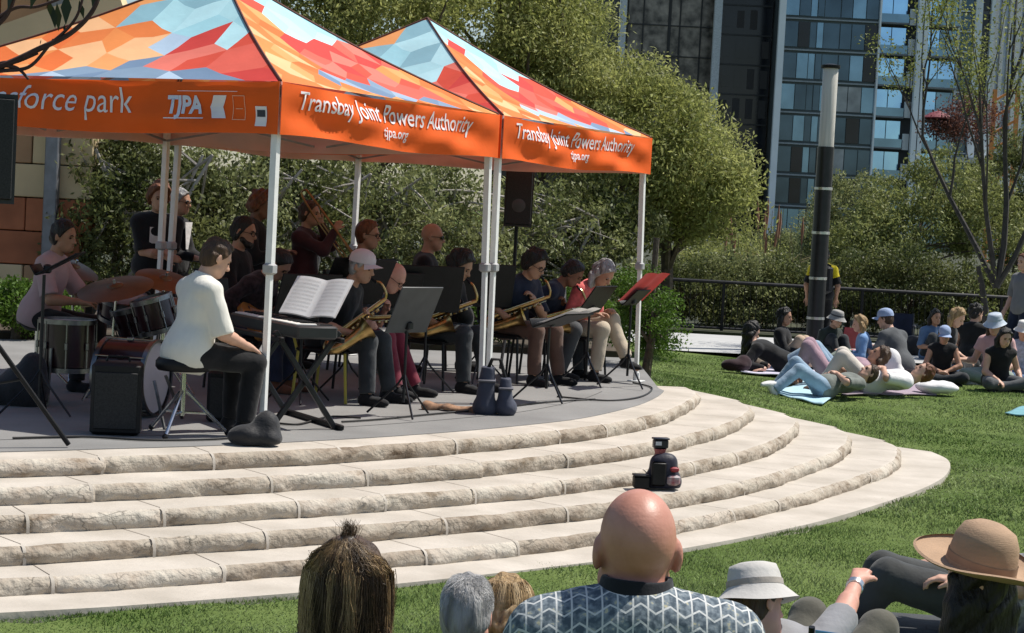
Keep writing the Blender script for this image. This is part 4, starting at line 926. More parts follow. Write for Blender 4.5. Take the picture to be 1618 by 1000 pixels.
    if hs:
        hv = Vol(); gh = {'short': .011, 'bald': .004, 'long': .02, 'curly': .034, 'tail': .02, 'bun': .016, 'bob': .022, 'crop': .010, 'wild': .03}.get(hs, .014)
        if hat: gh = min(gh, .005)
        hv.ell(HP(-.014, 0, .03), (.097 + gh, .076 + gh, .096 + gh), Rh, .02); hv.ell(HP(-.03, 0, -.03), (.07 + gh, .068 + gh * .6, .075), Rh, .04)
        cuts = [((.050, 0, .055), (1, 0, -.62)), ((-.03, 0, -.075), (.55, 0, -1))]
        if hs == 'bald': cuts = [((.015, 0, .0), (1, 0, 0.1)), ((-.03, 0, -.065), (.5, 0, -1)), ((0, 0, .022), (.25, 0, 1))]
        if hs in ('long', 'tail', 'bob', 'wild'): cuts = [((.046, 0, .055), (1, 0, -.62)), ((-.02, 0, -.10), (.3, 0, -1))]
        V, Q = hv.mesh(h * .8, wrinkle=.008 if hs in ('short', 'bald', 'crop') else .013, wf=55, seed=seed, extra=lambda D, ax: planes(D, ax, cuts))
        hair_o = np_mesh('hair', V, Q, hm, t)
        if hs in ('long', 'bob', 'wild', 'tail', 'bun'):
            hv = Vol(); L = {'long': .30, 'bob': .12, 'wild': .26, 'tail': .20, 'bun': 0}[hs]
            if hs == 'bun': hv.ell(HP(-.10, 0, .085), (.045, .045, .04), Rh)
            elif hs == 'tail': hv.cone(HP(-.10, 0, .05), HP(-.15, 0, .02), .03, .036, .03); hv.cone(HP(-.15, 0, .02), HP(-.15, 0, .02) + A3((0, 0, -L)), .036, .016, .03)
            else:
                for l_ in (-.066, -.03, .0, .03, .066):
                    a = HP(-.050 + abs(l_) * .35, l_ * 1.05, 0.0); b = a + Rh @ A3((-.015, l_ * .25, -.06)) ; hv.cone(a, b, .04, .036, .03); hv.cone(b, b + A3((-.02, l_ * .3, -L * (1 - abs(l_) * 2))), .036, .022, .03)
            V, Q = hv.mesh(h * .8, wrinkle=.009, wf=50, seed=seed); np_mesh('hair_length', V, Q, hm, hair_o)
    # clothes
    g = .015
    if top is not None:
        c = Vol(); torso(c, g); c.ell(T1(-.006 + belly * .5, 0, .02), (.152 * bk + belly * .6, .196 * bk + belly * .4, .18), R1, .06)
        c.cut(T1(0, 0, hem), R1 @ A3((0, 0, -1)))
        for sd_ in (1, -1):
            el, wr_ = arms[sd_][0], arms[sd_][1]
            if sleeve <= 0: continue
            if sleeve < 1: c.cone(sh[sd_], sh[sd_] + (el - sh[sd_]) * max(.25, sleeve * 1.25 if sleeve < .8 else 1.0), .063, .063 + .008 * (sleeve < .8), .04, 1)
            else: c.cone(sh[sd_], el, .063, .055, .04); c.cone(el, wr_ - (wr_ - el) * .04, .056, .040, .03, 1)
        nv = nb + R2 @ A3((.012, 0, 0)); c.cone(nb + nd * -.01, nb + nd * .10, .045, .045, .0, 0, True)
        co = vol_obj(c, 'top', top, t, h, wrinkle=wr, wf=15, seed=seed, out=True)
        if coll is not None:
            cv = Vol(); a = nb + nd * .0 + R2 @ A3((-.004, 0, 0)); cv.cone(a - nd * .02, a + nd * .045, .086, .070, .0, 3); cv.cone(a - nd * .05, a + nd * .12, .066, .056, .0, 0, True); cv.cut(a + R2 @ A3((.05, 0, .0)), R2 @ A3((1, 0, .15)))
            vol_obj(cv, 'collar', coll, co, h * .7, wrinkle=.003, seed=seed)
    if pants is not None:
        c = Vol(); c.ell(T1(-.008, 0, 0), (.124 * bk + belly * .3, .172 * bk, .12), R1, .05); c.ell(T1(.0, 0, .04), (.116 * bk + belly * .7, .152 * bk + belly * .4, .07), R1, .04)
        for sd_ in (1, -1):
            kn, an, fd = legs[sd_]
            if plen >= .55: c.cone(hp[sd_], kn, .098, .074, .04); e_ = kn + (an - kn) * min(.97, (plen - .5) * 2); c.cone(kn, e_, .072, .058 if plen > .9 else .064, .03, 1)
            else: c.cone(hp[sd_], hp[sd_] + (kn - hp[sd_]) * plen * 1.9, .099, .085, .05, 1)
        vol_obj(c, 'trousers' if plen > .5 else 'shorts', pants, t, h, wrinkle=wr * .8, wf=17, seed=seed + 3, out=True)
    if shoes is not None:
        for sd_ in (1, -1):
            kn, an, fd = legs[sd_]; dn = A3((0, 0, -1)) if not footpitch else unit(an - kn); side_ = np.cross(dn, fd); side_ = unit(side_)
            c = Vol(); c.cone(an + dn * .0 - fd * .01, an + dn * .045 - fd * .03, .044, .042, .02); c.cone(an + dn * .047 - fd * .035, an + dn * .050 + fd * .10, .040, .041, .03); c.ell(an + dn * .055 + fd * .145, (.058, .043, .034), np.stack([fd, side_, -dn], 1), .03); c.cut(an + dn * .083, dn)
            vol_obj(c, 'shoe', shoes, t, h)
    if glasses:
        e = MB(); gm = LENS if glasses == 'sun' else BLACK
        for sd_ in (-1, 1):
            c = HP(.100, sd_ * .032, -.002); a = []
            for i in range(13): an = 2 * PI * i / 12; a.append(c + Rh @ A3((-.012 * abs(math.cos(an)) * (1 if math.cos(an) * sd_ > 0 else 0), math.cos(an) * .026, math.sin(an) * .019)))
            if glasses == 'sun': e.add([c] + a[:-1], [(0, 1 + i, 1 + (i + 1) % 12) for i in range(12)])
            e.tube(a, .0028, 4, cap=False); e.tube([HP(.092, sd_ * .058, .002), HP(.03, sd_ * .082, .006), HP(-.02, sd_ * .085, .002)], .003, 4)
        e.tube([HP(.104, -.008, 0), HP(.104, .008, 0)], .003, 4); e.build('glasses', gm, t)
    if hat:
        kind, hmtl = hat[0], hat[1]; Mh = Matrix(Rh.tolist()) @ Euler((0, R(-6), 0)).to_matrix(); o = MB(); c = HP(-.012, 0, .045 if hat[0] == 'cap' else .062)
        if kind == 'cap':
            back = len(hat) > 2; dom = [(.112, -.012), (.111, .02), (.100, .055), (.072, .082), (.034, .096), (.0, .1)]
            o.lathe(dom, c, Mh, 28, True, 1.0, .83); hb_ = o.build('cap', hmtl, t)
            o = MB(); sgn = -1 if back else 1
            def br(u, v_): an = (u - .5) * 2.1; rr_ = .098 + v_ * .085 * math.cos(an * .95); q = Vector((sgn * rr_ * math.cos(an), rr_ * .84 * math.sin(an) , -.008 - .012 * v_ - .05 * (math.sin(an) ** 2) * v_)); return c_ + Mh @ q
            c_ = Vector(c); o.grid(br, 14, 4); o.build('brim', hmtl, hb_); return_hat = hb_
        elif kind in ('bucket', 'straw', 'wide'):
            if kind == 'bucket': prof = [(.172, -.058), (.167, -.055), (.112, .0), (.104, .05), (.094, .078), (.06, .088), (.0, .09)]
            elif kind == 'straw': prof = [(.217, .012), (.225, .008), (.217, .002), (.16, -.012), (.116, -.012), (.110, .03), (.104, .07), (.086, .105), (.05, .122), (0, .125)]
            else: prof = [(.19, -.02), (.186, -.014), (.112, .0), (.104, .05), (.09, .085), (.05, .095), (0, .096)]
            sd0 = seed
            def wav(q):
                r_ = math.hypot(q.x, q.y); an = math.atan2(q.y, q.x); k_ = max(0, r_ - .115) / .09
                return (q.x, q.y, q.z + k_ * (.014 * math.sin(2 * an + sd0) + .007 * math.sin(3 * an + sd0 * 2)))
            o.lathe(prof, c, Mh, 48, False, 1.0, .86, wav); ho = o.build('hat', hmtl, t, smooth=60)
            o = MB(); o.lathe([(.1145, .0), (.1135, .022)], c, Mh, 40, False, 1.0, .86); o.build('hat_band', hat[2] if len(hat) > 2 else hmtl, ho)
    info = dict(t=t, H=H, HP=HP, Rh=Rh, T2=T2, T1=T1, sh=sh, arms=arms, legs=legs, R2=R2, mw=Matrix.Translation(loc) @ Matrix.Rotation(R(yaw), 4, 'Z') @ Matrix.Scale(s, 4), nb=nb)
    return info
# ---------------------------------------------------------------- the band
DZ = .487
C_BLACK = cloth('black_cotton', (.010, .010, .011), var=.4); C_CHAR = cloth('charcoal_denim', (.028, .032, .036), var=.35); C_CREAM = cloth('cream_shirt', (.70, .68, .61), var=.05, bump=.9, bs=9, stretch=(1, 1, .4))
C_PINKW = cloth('washed_pink_cotton', (.42, .30, .30), var=.08); C_WHITE = cloth('white_cotton', (.72, .71, .70), var=.05); C_NAVY = cloth('navy_cotton', (.012, .017, .035), var=.3)
C_MAROON = cloth('maroon_twill', (.17, .022, .040), var=.2); C_BROWN = cloth('brown_twill', (.11, .062, .045), var=.2); C_KHAKI = cloth('khaki_twill', (.44, .37, .28), var=.12); C_CORAL = cloth('coral_knit', (.62, .13, .12), var=.3, vs=16)
C_GREY = cloth('dark_grey_twill', (.055, .058, .062), var=.2); C_PLAID = cloth('dark_plaid_flannel', (.030, .020, .022), var=.7, vs=24); C_BLUEC = cloth('blue_check_cotton', (.045, .05, .085), var=.6, vs=30)
def seat(label, info, hgt, frame=DKMETAL, up=True, group='chairs of the band'):
    t0 = info['t']; c = thing('chair', label, 'chair', t0.location, t0.rotation_euler.z, group)
    mb = MB(); mb.box((.06, 0, hgt - .02), (.42, .42, .04), bev=.015); mb.build('seat', BLACK, c)
    if up: mb = MB(); mb.box((-.215, 0, hgt + .30), (.025, .40, .24), Euler((0, -.12, 0)).to_matrix(), bev=.008); mb.build('backrest', BLACK, c)
    for sx in (1, -1):
        for sy in (1, -1):
            mb = MB(); x0 = .06 + sx * .19; top = Vector((x0, sy * .19, hgt - .03)); mb.tube([top, (x0 + sx * .03, sy * .2, 0)], .012, 6); mb.build('leg', frame, c)
    if up:
        for sy in (1, -1): mb = MB(); mb.tube([(-.14, sy * .19, hgt - .03), (-.19, sy * .19, hgt + .12), (-.235, sy * .19, hgt + .42)], .012, 6); mb.build('back_frame', frame, c)
    return c
def world(info, p): return info['mw'] @ Vector([float(a) for a in p])
def frame_from(z, x):
    z = Vector(z).normalized(); x = Vector(x); x = (x - z * x.dot(z)).normalized(); y = z.cross(x); return Matrix((x, y, z)).transposed()
def sax(label, info, lap, L=.52, big=1.0):
    m = world(info, info['HP'](.112, 0, -.070)); fwd = (info['mw'].to_3x3() @ Vector((info['Rh'] @ A3((1, 0, -.25))).tolist())).normalized()
    neck_end = m + fwd * .13 + Vector((0, 0, -.075)); lp = world(info, lap); z = neck_end - lp; L = z.length
    o = thing('saxophone', label, 'saxophone', lp, 0, 'brass saxophones of the front row'); Mx = frame_from(z, fwd + Vector((0, 0, .5)))
    def W(x, y, zz): return Mx @ Vector((x, y, zz))
    b = MB(); pts = [W(0, 0, L)] + [W(0, 0, L * (1 - k / 8)) for k in range(1, 8)] + [W(.012, 0, .0), W(.045, 0, -.045), W(.085, 0, -.045), W(.118, 0, .0), W(.13, 0, .10)]
    b.tube(spline(pts, 3), list(np.linspace(.013, .030, 25)) + list(np.linspace(.031, .040, len(spline(pts, 3)) - 25)), 12); b.build('body_tube', BRASS, o, smooth=70)
    b = MB(); q = [(.040, .09), (.044, .16), (.052, .21), (.066, .25), (.088 * big, .275), (.092 * big, .278), (.086 * big, .272), (.05, .22), (.04, .15)]; b.lathe(q, W(.13, 0, 0), Mx, 20, False); b.build('bell', BRASS, o, smooth=70)
    b = MB(); nk = [neck_end - lp, neck_end - lp + Vector((0, 0, .05)) + fwd * .0, m - lp + fwd * .08 + Vector((0, 0, .012)), m - lp + fwd * .03]; b.tube(spline(nk, 5), .0105, 8); b.build('neck', BRASS, o)
    b = MB(); b.tube([m - lp + fwd * .045, m - lp - fwd * .01], [.014, .008], 8); b.build('mouthpiece', BLACK, o)
    for k in range(9):
        zz = L * (.12 + .085 * k); b = MB(); b.tube([W(.022, .018, zz), W(.036, .026, zz)], .017, 10); b.build('key', BRASS, o)
    for s_ in (-1, 1): b = MB(); b.tube([W(.01, s_ * .034, L * .08), W(.008, s_ * .03, L * .92)], .0035, 5); b.build('key_rod', CHROME, o)
    return o
SX = dict(aL=dict(h=(.24, -.02, .80), n=(-.3, -.8, -.2), curl=45, pole=(-.2, 1, -.7)), aR=dict(h=(.12, -.26, .62), n=(0, .9, 0), curl=45, pole=(-.9, -.6, -.3)))
def sxarms(zp, d=0): return dict(aL=dict(h=(.27, .0, zp + .32 + d), n=(-.3, -.8, -.2), curl=45, pole=(-.2, 1, -.7)), aR=dict(h=(.13, -.27, zp + .14), n=(0, .9, 0), curl=45, pole=(-.9, -.6, -.3)))
GB = 'musicians of the band'
P_ = {}
P_['drum'] = person('drummer in a washed pink T-shirt seated behind the drum kit at the far left', DZ, -8, zp=0.56, lean=14, head=(8, -8, 0), at=(101, 378, 14.4), aR=dict(h=(.42, -.14, .70), curl=60), aL=dict(h=(.46, .20, .82), curl=60), lL=dict(a=(.45, .22, .085)), lR=dict(a=(.42, -.22, .085)), skin_='olive', hair=('short', 'black'), top=C_PINKW, sleeve=.7, pants=C_BLACK, shoes=C_BLACK, group=GB, s=0.93)
P_['tee'] = person('standing musician in black T-shirt with pale square print behind the left canopy leg', DZ, -62, zp=.90, lean=2, head=(10, -6, 0), at=(252, 316, 16.75), s=0.92, aR=dict(h=(.27, .02, 1.02), n=(-1, 0, 0)), aL=dict(h=(.29, -.04, 1.06), n=(-1, 0, 0)), lL=dict(a=(0, .12, .085)), lR=dict(a=(.04, -.12, .085)), skin_='tan', hair=('curly', 'auburn'), top=C_BLACK, sleeve=.75, pants=C_BLACK, shoes=C_BLACK, group=GB, shl=.185, bk=1.08)
i_ = P_['tee']; mb = MB(); mb.grid(lambda u, v: Vector((i_['T2'](.1405 - .35 * (u - .5) ** 2 * .2, .105 - .21 * u, .24 + .15 * v)).tolist()), 6, 4); mb.build('shirt_print', M('faded_white_print', (.55, .53, .52), .8), i_['t'])
P_['moust'] = person('standing man with glasses and white shirt looking right behind the black T-shirt musician', DZ, -18, zp=.90, lean=2, head=(6, 0, 0), at=(286, 322, 17.5), s=0.9, aR=dict(h=(.30, -.12, 1.02)), aL=dict(h=(.3, .1, 1.0)), lL=dict(a=(0, .12, .085)), lR=dict(a=(.04, -.12, .085)), skin_='tan', hair=('short', 'grey'), top=C_BLACK, sleeve=1, pants=C_GREY, shoes=C_BLACK, glasses='clear', group=GB)
i_ = P_['moust']; mb = MB(); mb.grid(lambda u, v: Vector((i_['T2'](.150, (.5 - u) * (.05 + .10 * v), .20 + .27 * v)).tolist()), 4, 4); mb.build('shirt_front', C_WHITE, i_['t'])
P_['piano'] = person('keyboard player in a loose cream shirt on a round stool with his back turned', DZ, 36, zp=.54, lean=7, lean2=12, head=(26, -5, 0), at=(343, 400, 12.05), aR=dict(h=(.36, -.15, .60), n=(0, 0, -1), curl=22), aL=dict(h=(.42, .10, .62), curl=22), lL=dict(a=(.42, .16, .085)), lR=dict(a=(.36, -.15, .085)), skin_='light', hair=('short', 'brown'), top=C_CREAM, sleeve=.8, pants=C_BLACK, shoes=C_BLACK, group=GB, hem=-.12, wr=.007, h=.009, bk=1.0, coll=C_CREAM, s=.93)
P_['beard'] = person('bearded man with glasses and dark jacket seated in the back row behind the keyboard player', DZ, -14, zp=.53, lean=6, head=(8, 0, 0), at=(386, 370, 16.2), skin_='tan', hair=('short', 'black'), top=C_BLACK, sleeve=1, pants=C_BLACK, shoes=C_BLACK, glasses='clear', group=GB, aR=dict(h=(.3, -.1, .8)), aL=dict(h=(.32, .1, .8)))
i_ = P_['beard']; bv = Vol(); HP_ = i_['HP']; bv.cone(HP_(.02, -.055, -.06), HP_(.062, -.02, -.10), .025, .026, .03); bv.cone(HP_(.02, .055, -.06), HP_(.062, .02, -.10), .025, .026, .03); bv.cone(HP_(.062, -.02, -.10), HP_(.062, .02, -.10), .028, .028, .03); vol_obj(bv, 'beard', HAIR['black'], i_['t'], .008, wrinkle=.004, wf=50)
P_['rear'] = person('standing musician with round auburn hair half hidden behind the nearest canopy leg', DZ, -5, zp=.88, lean=3, head=(14, 0, 0), at=(414, 320, 17.0), s=0.92, lL=dict(a=(0, .12, .085)), lR=dict(a=(.04, -.12, .085)), aR=dict(h=(.3, -.1, 1.1)), aL=dict(h=(.3, .1, 1.1)), skin_='brown', hair=('curly', 'auburn'), top=C_BLACK, sleeve=1, pants=C_BLACK, shoes=C_BLACK, group=GB)
P_['tromb'] = person('standing trombone player with dark hair in the back row under the front canopy', DZ, -12, zp=.88, lean=2, head=(0, 0, 0), at=(490, 338, 17.3), s=0.88, lL=dict(a=(0, .12, .085)), lR=dict(a=(.04, -.12, .085)), aR=dict(h=(.34, -.04, 1.40), n=(0, 1, 0), curl=60), aL=dict(h=(.16, .05, 1.46), n=(0, -1, 0), curl=60), skin_='tan', hair=('short', 'brown'), top=cloth('wine_shirt', (.055, .020, .022)), sleeve=1, pants=C_BLACK, shoes=C_BLACK, group=GB)
P_['gl'] = person('man with brown hair and glasses in the back row beside the rear canopy leg', DZ, -10, zp=.54, lean=6, head=(4, 0, 0), at=(582, 376, 17.3), skin_='tan', hair=('short', 'auburn'), top=C_BLACK, sleeve=1, pants=C_BLACK, shoes=C_BLACK, glasses='clear', group=GB, aR=dict(h=(.3, -.1, .8)), aL=dict(h=(.32, .1, .8)))
P_['bs'] = person('bald man with dark sunglasses in the back row behind the black music stands', DZ, 2, zp=.54, lean=6, head=(2, -4, 0), at=(684, 374, 17.9), skin_='tan', hair=None, top=C_BLACK, sleeve=1, pants=C_BLACK, shoes=C_BLACK, glasses='sun', group=GB, aR=dict(h=(.3, -.1, .8)), aL=dict(h=(.32, .1, .8)))
P_['gtr'] = person('guitarist in a dark plaid shirt bent over his guitar behind the keyboard', DZ, -22, zp=.50, lean=20, lean2=34, head=(42, 0, 0), at=(441, 426, 15.0), aR=dict(h=(.20, -.16, .66), n=(-.6, 0, -.6)), aL=dict(h=(.32, .42, .78), n=(-.5, 0, .6)), skin_='tan', hair=('short', 'black'), top=C_PLAID, sleeve=1, pants=cloth('indigo_denim', (.03, .04, .075), var=.3), shoes=cloth('brown_leather', (.16, .07, .04), bump=.1), group=GB, s=0.93)
P_['wc'] = person('saxophonist in white cap and black T-shirt at the near end of the front row', DZ, -20, zp=.48, lean=16, lean2=28, head=(14, 0, 0), at=(572, 432, 14.5), skin_='tan', hair=('short', 'grey'), hat=('cap', cloth('shade_tinted_white_cap', (.62, .54, .54), var=.06)), top=C_BLACK, sleeve=.8, pants=C_CHAR, shoes=C_BLACK, group=GB, lL=dict(a=(.50, .18, .085)), lR=dict(a=(.46, -.16, .085)), aL=dict(h=(.34, -.02, .70), curl=50, n=(-.3, -.8, 0)), aR=dict(h=(.32, -.20, .56), n=(0, 0, -1), curl=40), s=0.93)  # white cap; its pinkish tint in the shade is put into the colour
P_['bm'] = person('bald saxophonist in maroon trousers bending forward beside the white cap player', DZ, -18, zp=.48, lean=24, lean2=44, head=(36, 0, 0), at=(622, 452, 15.1), skin_='pink', hair=None, top=C_BLUEC, sleeve=.8, pants=C_MAROON, shoes=C_BLACK, glasses='clear', group=GB, lL=dict(a=(.60, .16, .085)), lR=dict(a=(.55, -.14, .085)), aL=dict(h=(.36, .0, .72), curl=50, n=(-.3, -.8, 0)), aR=dict(h=(.26, -.26, .62), n=(0, .9, 0), curl=45), s=0.93)
P_['bc'] = person('saxophonist with black hair and a black jacket beside the middle canopy legs', DZ, -30, zp=.49, lean=16, lean2=24, head=(30, 6, 0), at=(729, 424, 15.9), skin_='olive', hair=('curly', 'black'), top=C_BLACK, sleeve=1, pants=C_CHAR, shoes=C_BLACK, group=GB, lL=dict(a=(.5, .17, .085)), lR=dict(a=(.46, -.15, .085)), **sxarms(.49, -.03), s=0.93)
P_['nv'] = person('saxophonist in a navy shirt and brown trousers right of the middle canopy legs', DZ, -38, zp=.50, lean=14, lean2=24, head=(26, 4, 0), at=(846, 424, 16.9), skin_='tan', hair=('curly', 'black'), top=C_NAVY, sleeve=.75, pants=C_BROWN, shoes=C_BLACK, glasses='clear', group=GB, lL=dict(a=(.48, .18, .085)), lR=dict(a=(.45, -.16, .085)), **sxarms(.5, -.03), s=0.93)
P_['gp'] = person('musician in dark clothes and grey trousers half hidden left of the woman in coral', DZ, -14, zp=.47, lean=20, lean2=34, head=(36, 0, 0), at=(905, 444, 17.5), skin_='brown', hair=('short', 'black'), top=C_NAVY, sleeve=1, pants=C_GREY, shoes=C_BLACK, group=GB, lL=dict(a=(.44, .16, .085)), lR=dict(a=(.32, -.14, .085)), **sxarms(.47, -.06), s=0.93)
P_['wm'] = person('grey haired woman in coral top and khaki trousers, rightmost of the band', DZ, -30, zp=.47, lean=18, lean2=30, head=(42, -6, 0), at=(954, 438, 17.6), skin_='tan', hair=('bob', 'grey'), top=C_CORAL, sleeve=.9, pants=C_KHAKI, plen=.97, shoes=C_BLACK, group=GB, lL=dict(a=(.62, .02, .22), toe=(1, -.3, -.1)), lR=dict(a=(.40, -.20, .085)), aL=dict(h=(.36, .06, .66), curl=40), aR=dict(h=(.34, -.16, .64), curl=40), s=0.93)
for k, hgt, lb, fr in (('beard', .45, 'black chair of the bearded man in the back row', DKMETAL), ('gl', .46, 'black chair of the man with brown hair and glasses', DKMETAL), ('bs', .46, 'black chair of the bald man in sunglasses', DKMETAL), ('gtr', .42, 'black chair of the guitarist', DKMETAL), ('wc', .40, 'chair with a yellow tube frame under the white cap saxophonist', M('yellow_tube', (.42, .36, .06), .4)), ('bm', .40, 'black chair of the bald saxophonist in maroon trousers', DKMETAL), ('bc', .41, 'black chair of the saxophonist in the black jacket', DKMETAL), ('nv', .42, 'black chair of the saxophonist in navy', DKMETAL), ('gp', .39, 'black chair of the musician in grey trousers', DKMETAL), ('wm', .39, 'black chair of the woman in the coral top', DKMETAL)):
    seat(lb, P_[k], hgt, fr)
sax('brass saxophone held low by the white cap player, its bell over his knees', P_['wc'], (.16, -.28, .50))
sax('brass saxophone slanting back from the mouth of the bald man in maroon trousers', P_['bm'], (-.02, -.30, .62), big=1.1)
sax('brass saxophone held by the player in the black jacket', P_['bc'], (.02, -.28, .58))
sax('brass saxophone with a bright curved neck held by the player in the navy shirt', P_['nv'], (.0, -.27, .60))
sax('brass saxophone across the lap of the musician in grey trousers', P_['gp'], (.05, -.27, .56))
# trombone
i_ = P_['tromb']; m = world(i_, i_['HP'](.115, 0, -.068)); o = thing('trombone', 'long brass trombone raised by the dark haired player in the back row', 'trombone', m); d = Vector((.62, -.22, -.75)).normalized(); up = frame_from(d, (0, 0, 1))
for y_, nm in ((0, 'slide'), (.075, 'slide')): mb = MB(); mb.tube([d * .02 + up @ Vector((0, y_, 0)), d * .62 + up @ Vector((0, y_, 0))], .007, 6); mb.build(nm, M('aged_brass', (.30, .20, .09), .38, 1, var=.2), o)
mb = MB(); mb.tube(spline([up @ Vector((0, .075, .02)), up @ Vector((.03, .1, -.25)), up @ Vector((.08, .1, -.28)), up @ Vector((.10, .1, -.2)), up @ Vector((.10, .1, .3))], 5), .010, 7); mb.build('tube', M('aged_brass', (.30, .20, .09), .38, 1, var=.2), o)
mb = MB(); mb.lathe([(.011, .25), (.016, .40), (.03, .50), (.06, .56), (.095, .585), (.09, .58), (.03, .49)], up @ Vector((.10, .1, 0)), up, 20, False); mb.build('bell', M('aged_brass', (.30, .20, .09), .38, 1, var=.2), o, smooth=70)
# guitar
i_ = P_['gtr']; gp_ = world(i_, (.24, -.06, .60)); gx = i_['mw'].to_3x3() @ Vector((.15, 1, .35)); gz = i_['mw'].to_3x3() @ Vector((.8, 0, .55)); Mg = frame_from(gz, gx)
o = thing('guitar', 'honey coloured electric guitar on the lap of the man in dark plaid', 'guitar', gp_)
pl = [(-.22, -.10), (-.19, -.15), (-.10, -.165), (-.02, -.125), (.06, -.14), (.14, -.15), (.17, -.10), (.15, -.04), (.16, .03), (.15, .11), (.10, .14), (.03, .115), (-.05, .13), (-.14, .165), (-.21, .12), (-.235, 0)]
mb = MB(); mb.prism([(p.x, p.y) for p in spline([(*q, 0) for q in pl + [pl[0]]], 4)[:-1]], -.022, .022, Mg); mb.build('body', M('honey_lacquer', (.36, .18, .045), .25, var=.3, vs=6, coat=.5), o, smooth=30)
mb = MB(); mb.box(Mg @ Vector((.44, 0, .022)), (.62, .048, .022), Mg, bev=.006); mb.build('neck', M('dark_fretboard', (.05, .03, .02), .5), o)
mb = MB(); mb.prism([(.74, -.03), (.90, -.045), (.93, .03), (.76, .035)], .0, .02, Mg); mb.build('headstock', M('honey_lacquer', (.36, .18, .045)), o)
mb = MB(); mb.box(Mg @ Vector((-.02, 0, .026)), (.09, .07, .014), Mg, bev=.004); mb.build('pickup', BLACK, o)
# music stands
def music_stand(label, base, hgt, face, tilt=62, w_=.50, hh=.33, paper=None, mt=BLACK, legs=True):
    """face: heading (degrees) the desk's front looks to; tilt: 90 is upright"""
    t = thing('music_stand', label, 'music stand', base, R(face), 'black music stands')
    mb = MB(); mb.tube([(0, 0, .10), (0, 0, hgt - .02)], .011, 8); mb.build('pole', DKMETAL, t)
    for k in range(3):
        an = 2 * PI * k / 3 + .5; mb = MB(); mb.tube([(0, 0, .30), (math.cos(an) * .05, math.sin(an) * .05, .22), (math.cos(an) * .26, math.sin(an) * .26, .012)], .008, 6); mb.build('leg', DKMETAL, t)
    Md = Euler((0, R(-(90 - tilt)), 0)).to_matrix(); c = Vector((0, 0, hgt)); mb = MB(); mb.box(c + Md @ Vector((0, 0, hh / 2 - .03)), (.012, w_, hh), Md, bev=.004); mb.box(c + Md @ Vector((.035, 0, -.03)), (.07, w_, .008), Md, bev=.002); de = mb.build('desk', mt, t)
    mb = MB(); mb.box(c + Vector((-.02, 0, .02)), (.05, .05, .06), bev=.01); mb.build('clamp', DKMETAL, t)
    return t, Md, c
def sheet(label, t, Md, c, w_, hh, mat_, off=.014, group=None, cat='sheet music', nm='sheet_music', dy=0, rot=0):
    o = thing(nm, label, cat, t.matrix_basis @ (c + Md @ Vector((off, dy, 0))), t.rotation_euler.z, group); mb = MB()
    def pg(u, v): y = (u - .5) * w_; return Md @ Vector((.004 + .012 * abs(math.sin(u * 2 * PI)) , y, hh * v))
    mb.grid(pg, 12, 3); mb.build('page', mat_, o); return o
def face_to(px): return px
GS_ = ground_at
music_stand('black music stand with a tray desk in front of the drummer', GS_(61, 655, DZ), .93, 185, 30, .42, .30)
a = music_stand('grey backed music stand in front of the bald saxophonist', GS_(636, 658, DZ), .62, 140, 66, .42, .36, mt=M('grey_desk', (.05, .055, .06), .5)); sheet('white music pages on the grey backed stand', *a, .38, .30, PAPER)
a = music_stand('music stand holding loose pale pages in front of the saxophonist in navy', GS_(862, 634, DZ), .60, 150, 22, .46, .32); sheet('loose pale music pages lying flat on the low stand', *a, .46, .36, PAPER)
a = music_stand('music stand with a red folder in front of the woman in coral', GS_(990, 612, DZ), .74, 150, 45, .26, .20)
o = sheet('red music folder open on the stand of the woman in coral', *a, .48, .36, cloth('red_folder', (.52, .045, .04), bump=.05), cat='folder', nm='folder')
a = music_stand('black music stand beside the guitarist', GS_(472, 636, DZ), .64, 130, 70, .52, .36); a = music_stand('black music stand with its desk tipped toward the brass players', GS_(545, 628, DZ), .74, 128, 58, .56, .42)
a = music_stand('black music stand before the bald man in sunglasses, left of a pair', GS_(668, 622, DZ), .68, 112, 76, .54, .38); a = music_stand('black music stand behind the player in the black jacket, right of a pair', GS_(755, 604, DZ), .68, 112, 76, .54, .38)
a = music_stand('black music stand beside the man in glasses in the back row', GS_(608, 622, DZ), .64, 118, 74, .50, .36); a = music_stand('small black music stand between grey trousers and woman in coral', GS_(925, 610, DZ), .66, 150, 55, .40, .30)
# keyboard on its X stand, with the open score
kb = thing('keyboard', 'black electronic keyboard in front of the player in the cream shirt', 'keyboard', GS_(494, 683, DZ), R(29), None); KZ = .64
# local: x away from the player, y along the keys towards the far end
mb = MB(); mb.box((.0, .60, KZ), (.28, 1.22, .085), bev=.012); mb.build('case', M('charcoal_plastic', (.022, .023, .025), .4, var=.15), kb)
mb = MB(); mb.box((-.055, .60, KZ + .046), (.14, 1.10, .012), bev=.003); mb.build('white_keys', M('ivory_keys', (.75, .73, .68), .3, var=.03), kb)
mb = MB()
for k in range(36):
    if k % 7 in (2, 6): continue
    mb.box((-.03, .09 + k * 1.04 / 36, KZ + .057), (.085, .013, .012))
tag(mb.build('black_keys', BLACK, kb), kind='stuff')
mb = MB(); mb.box((.08, .60, KZ + .046), (.09, 1.10, .008)); mb.build('control_panel', M('dark_panel', (.03, .03, .032), .3), kb)
mb = MB(); mb.box((.115, .52, KZ + .065), (.02, .5, .03), bev=.004); mb.build('music_ledge', BLACK, kb)
xs_ = thing('keyboard_stand', 'black X shaped stand under the keyboard', 'stand', kb.location, R(29))
for sy in (.16, .98):
    for sg in (1, -1): mb = MB(); mb.box((0, sy + sg * .018, .31), (.035, .03, .80), Euler((0, sg * .62, 0)).to_matrix(), bev=.004); mb.build('cross_leg', DKMETAL, xs_)
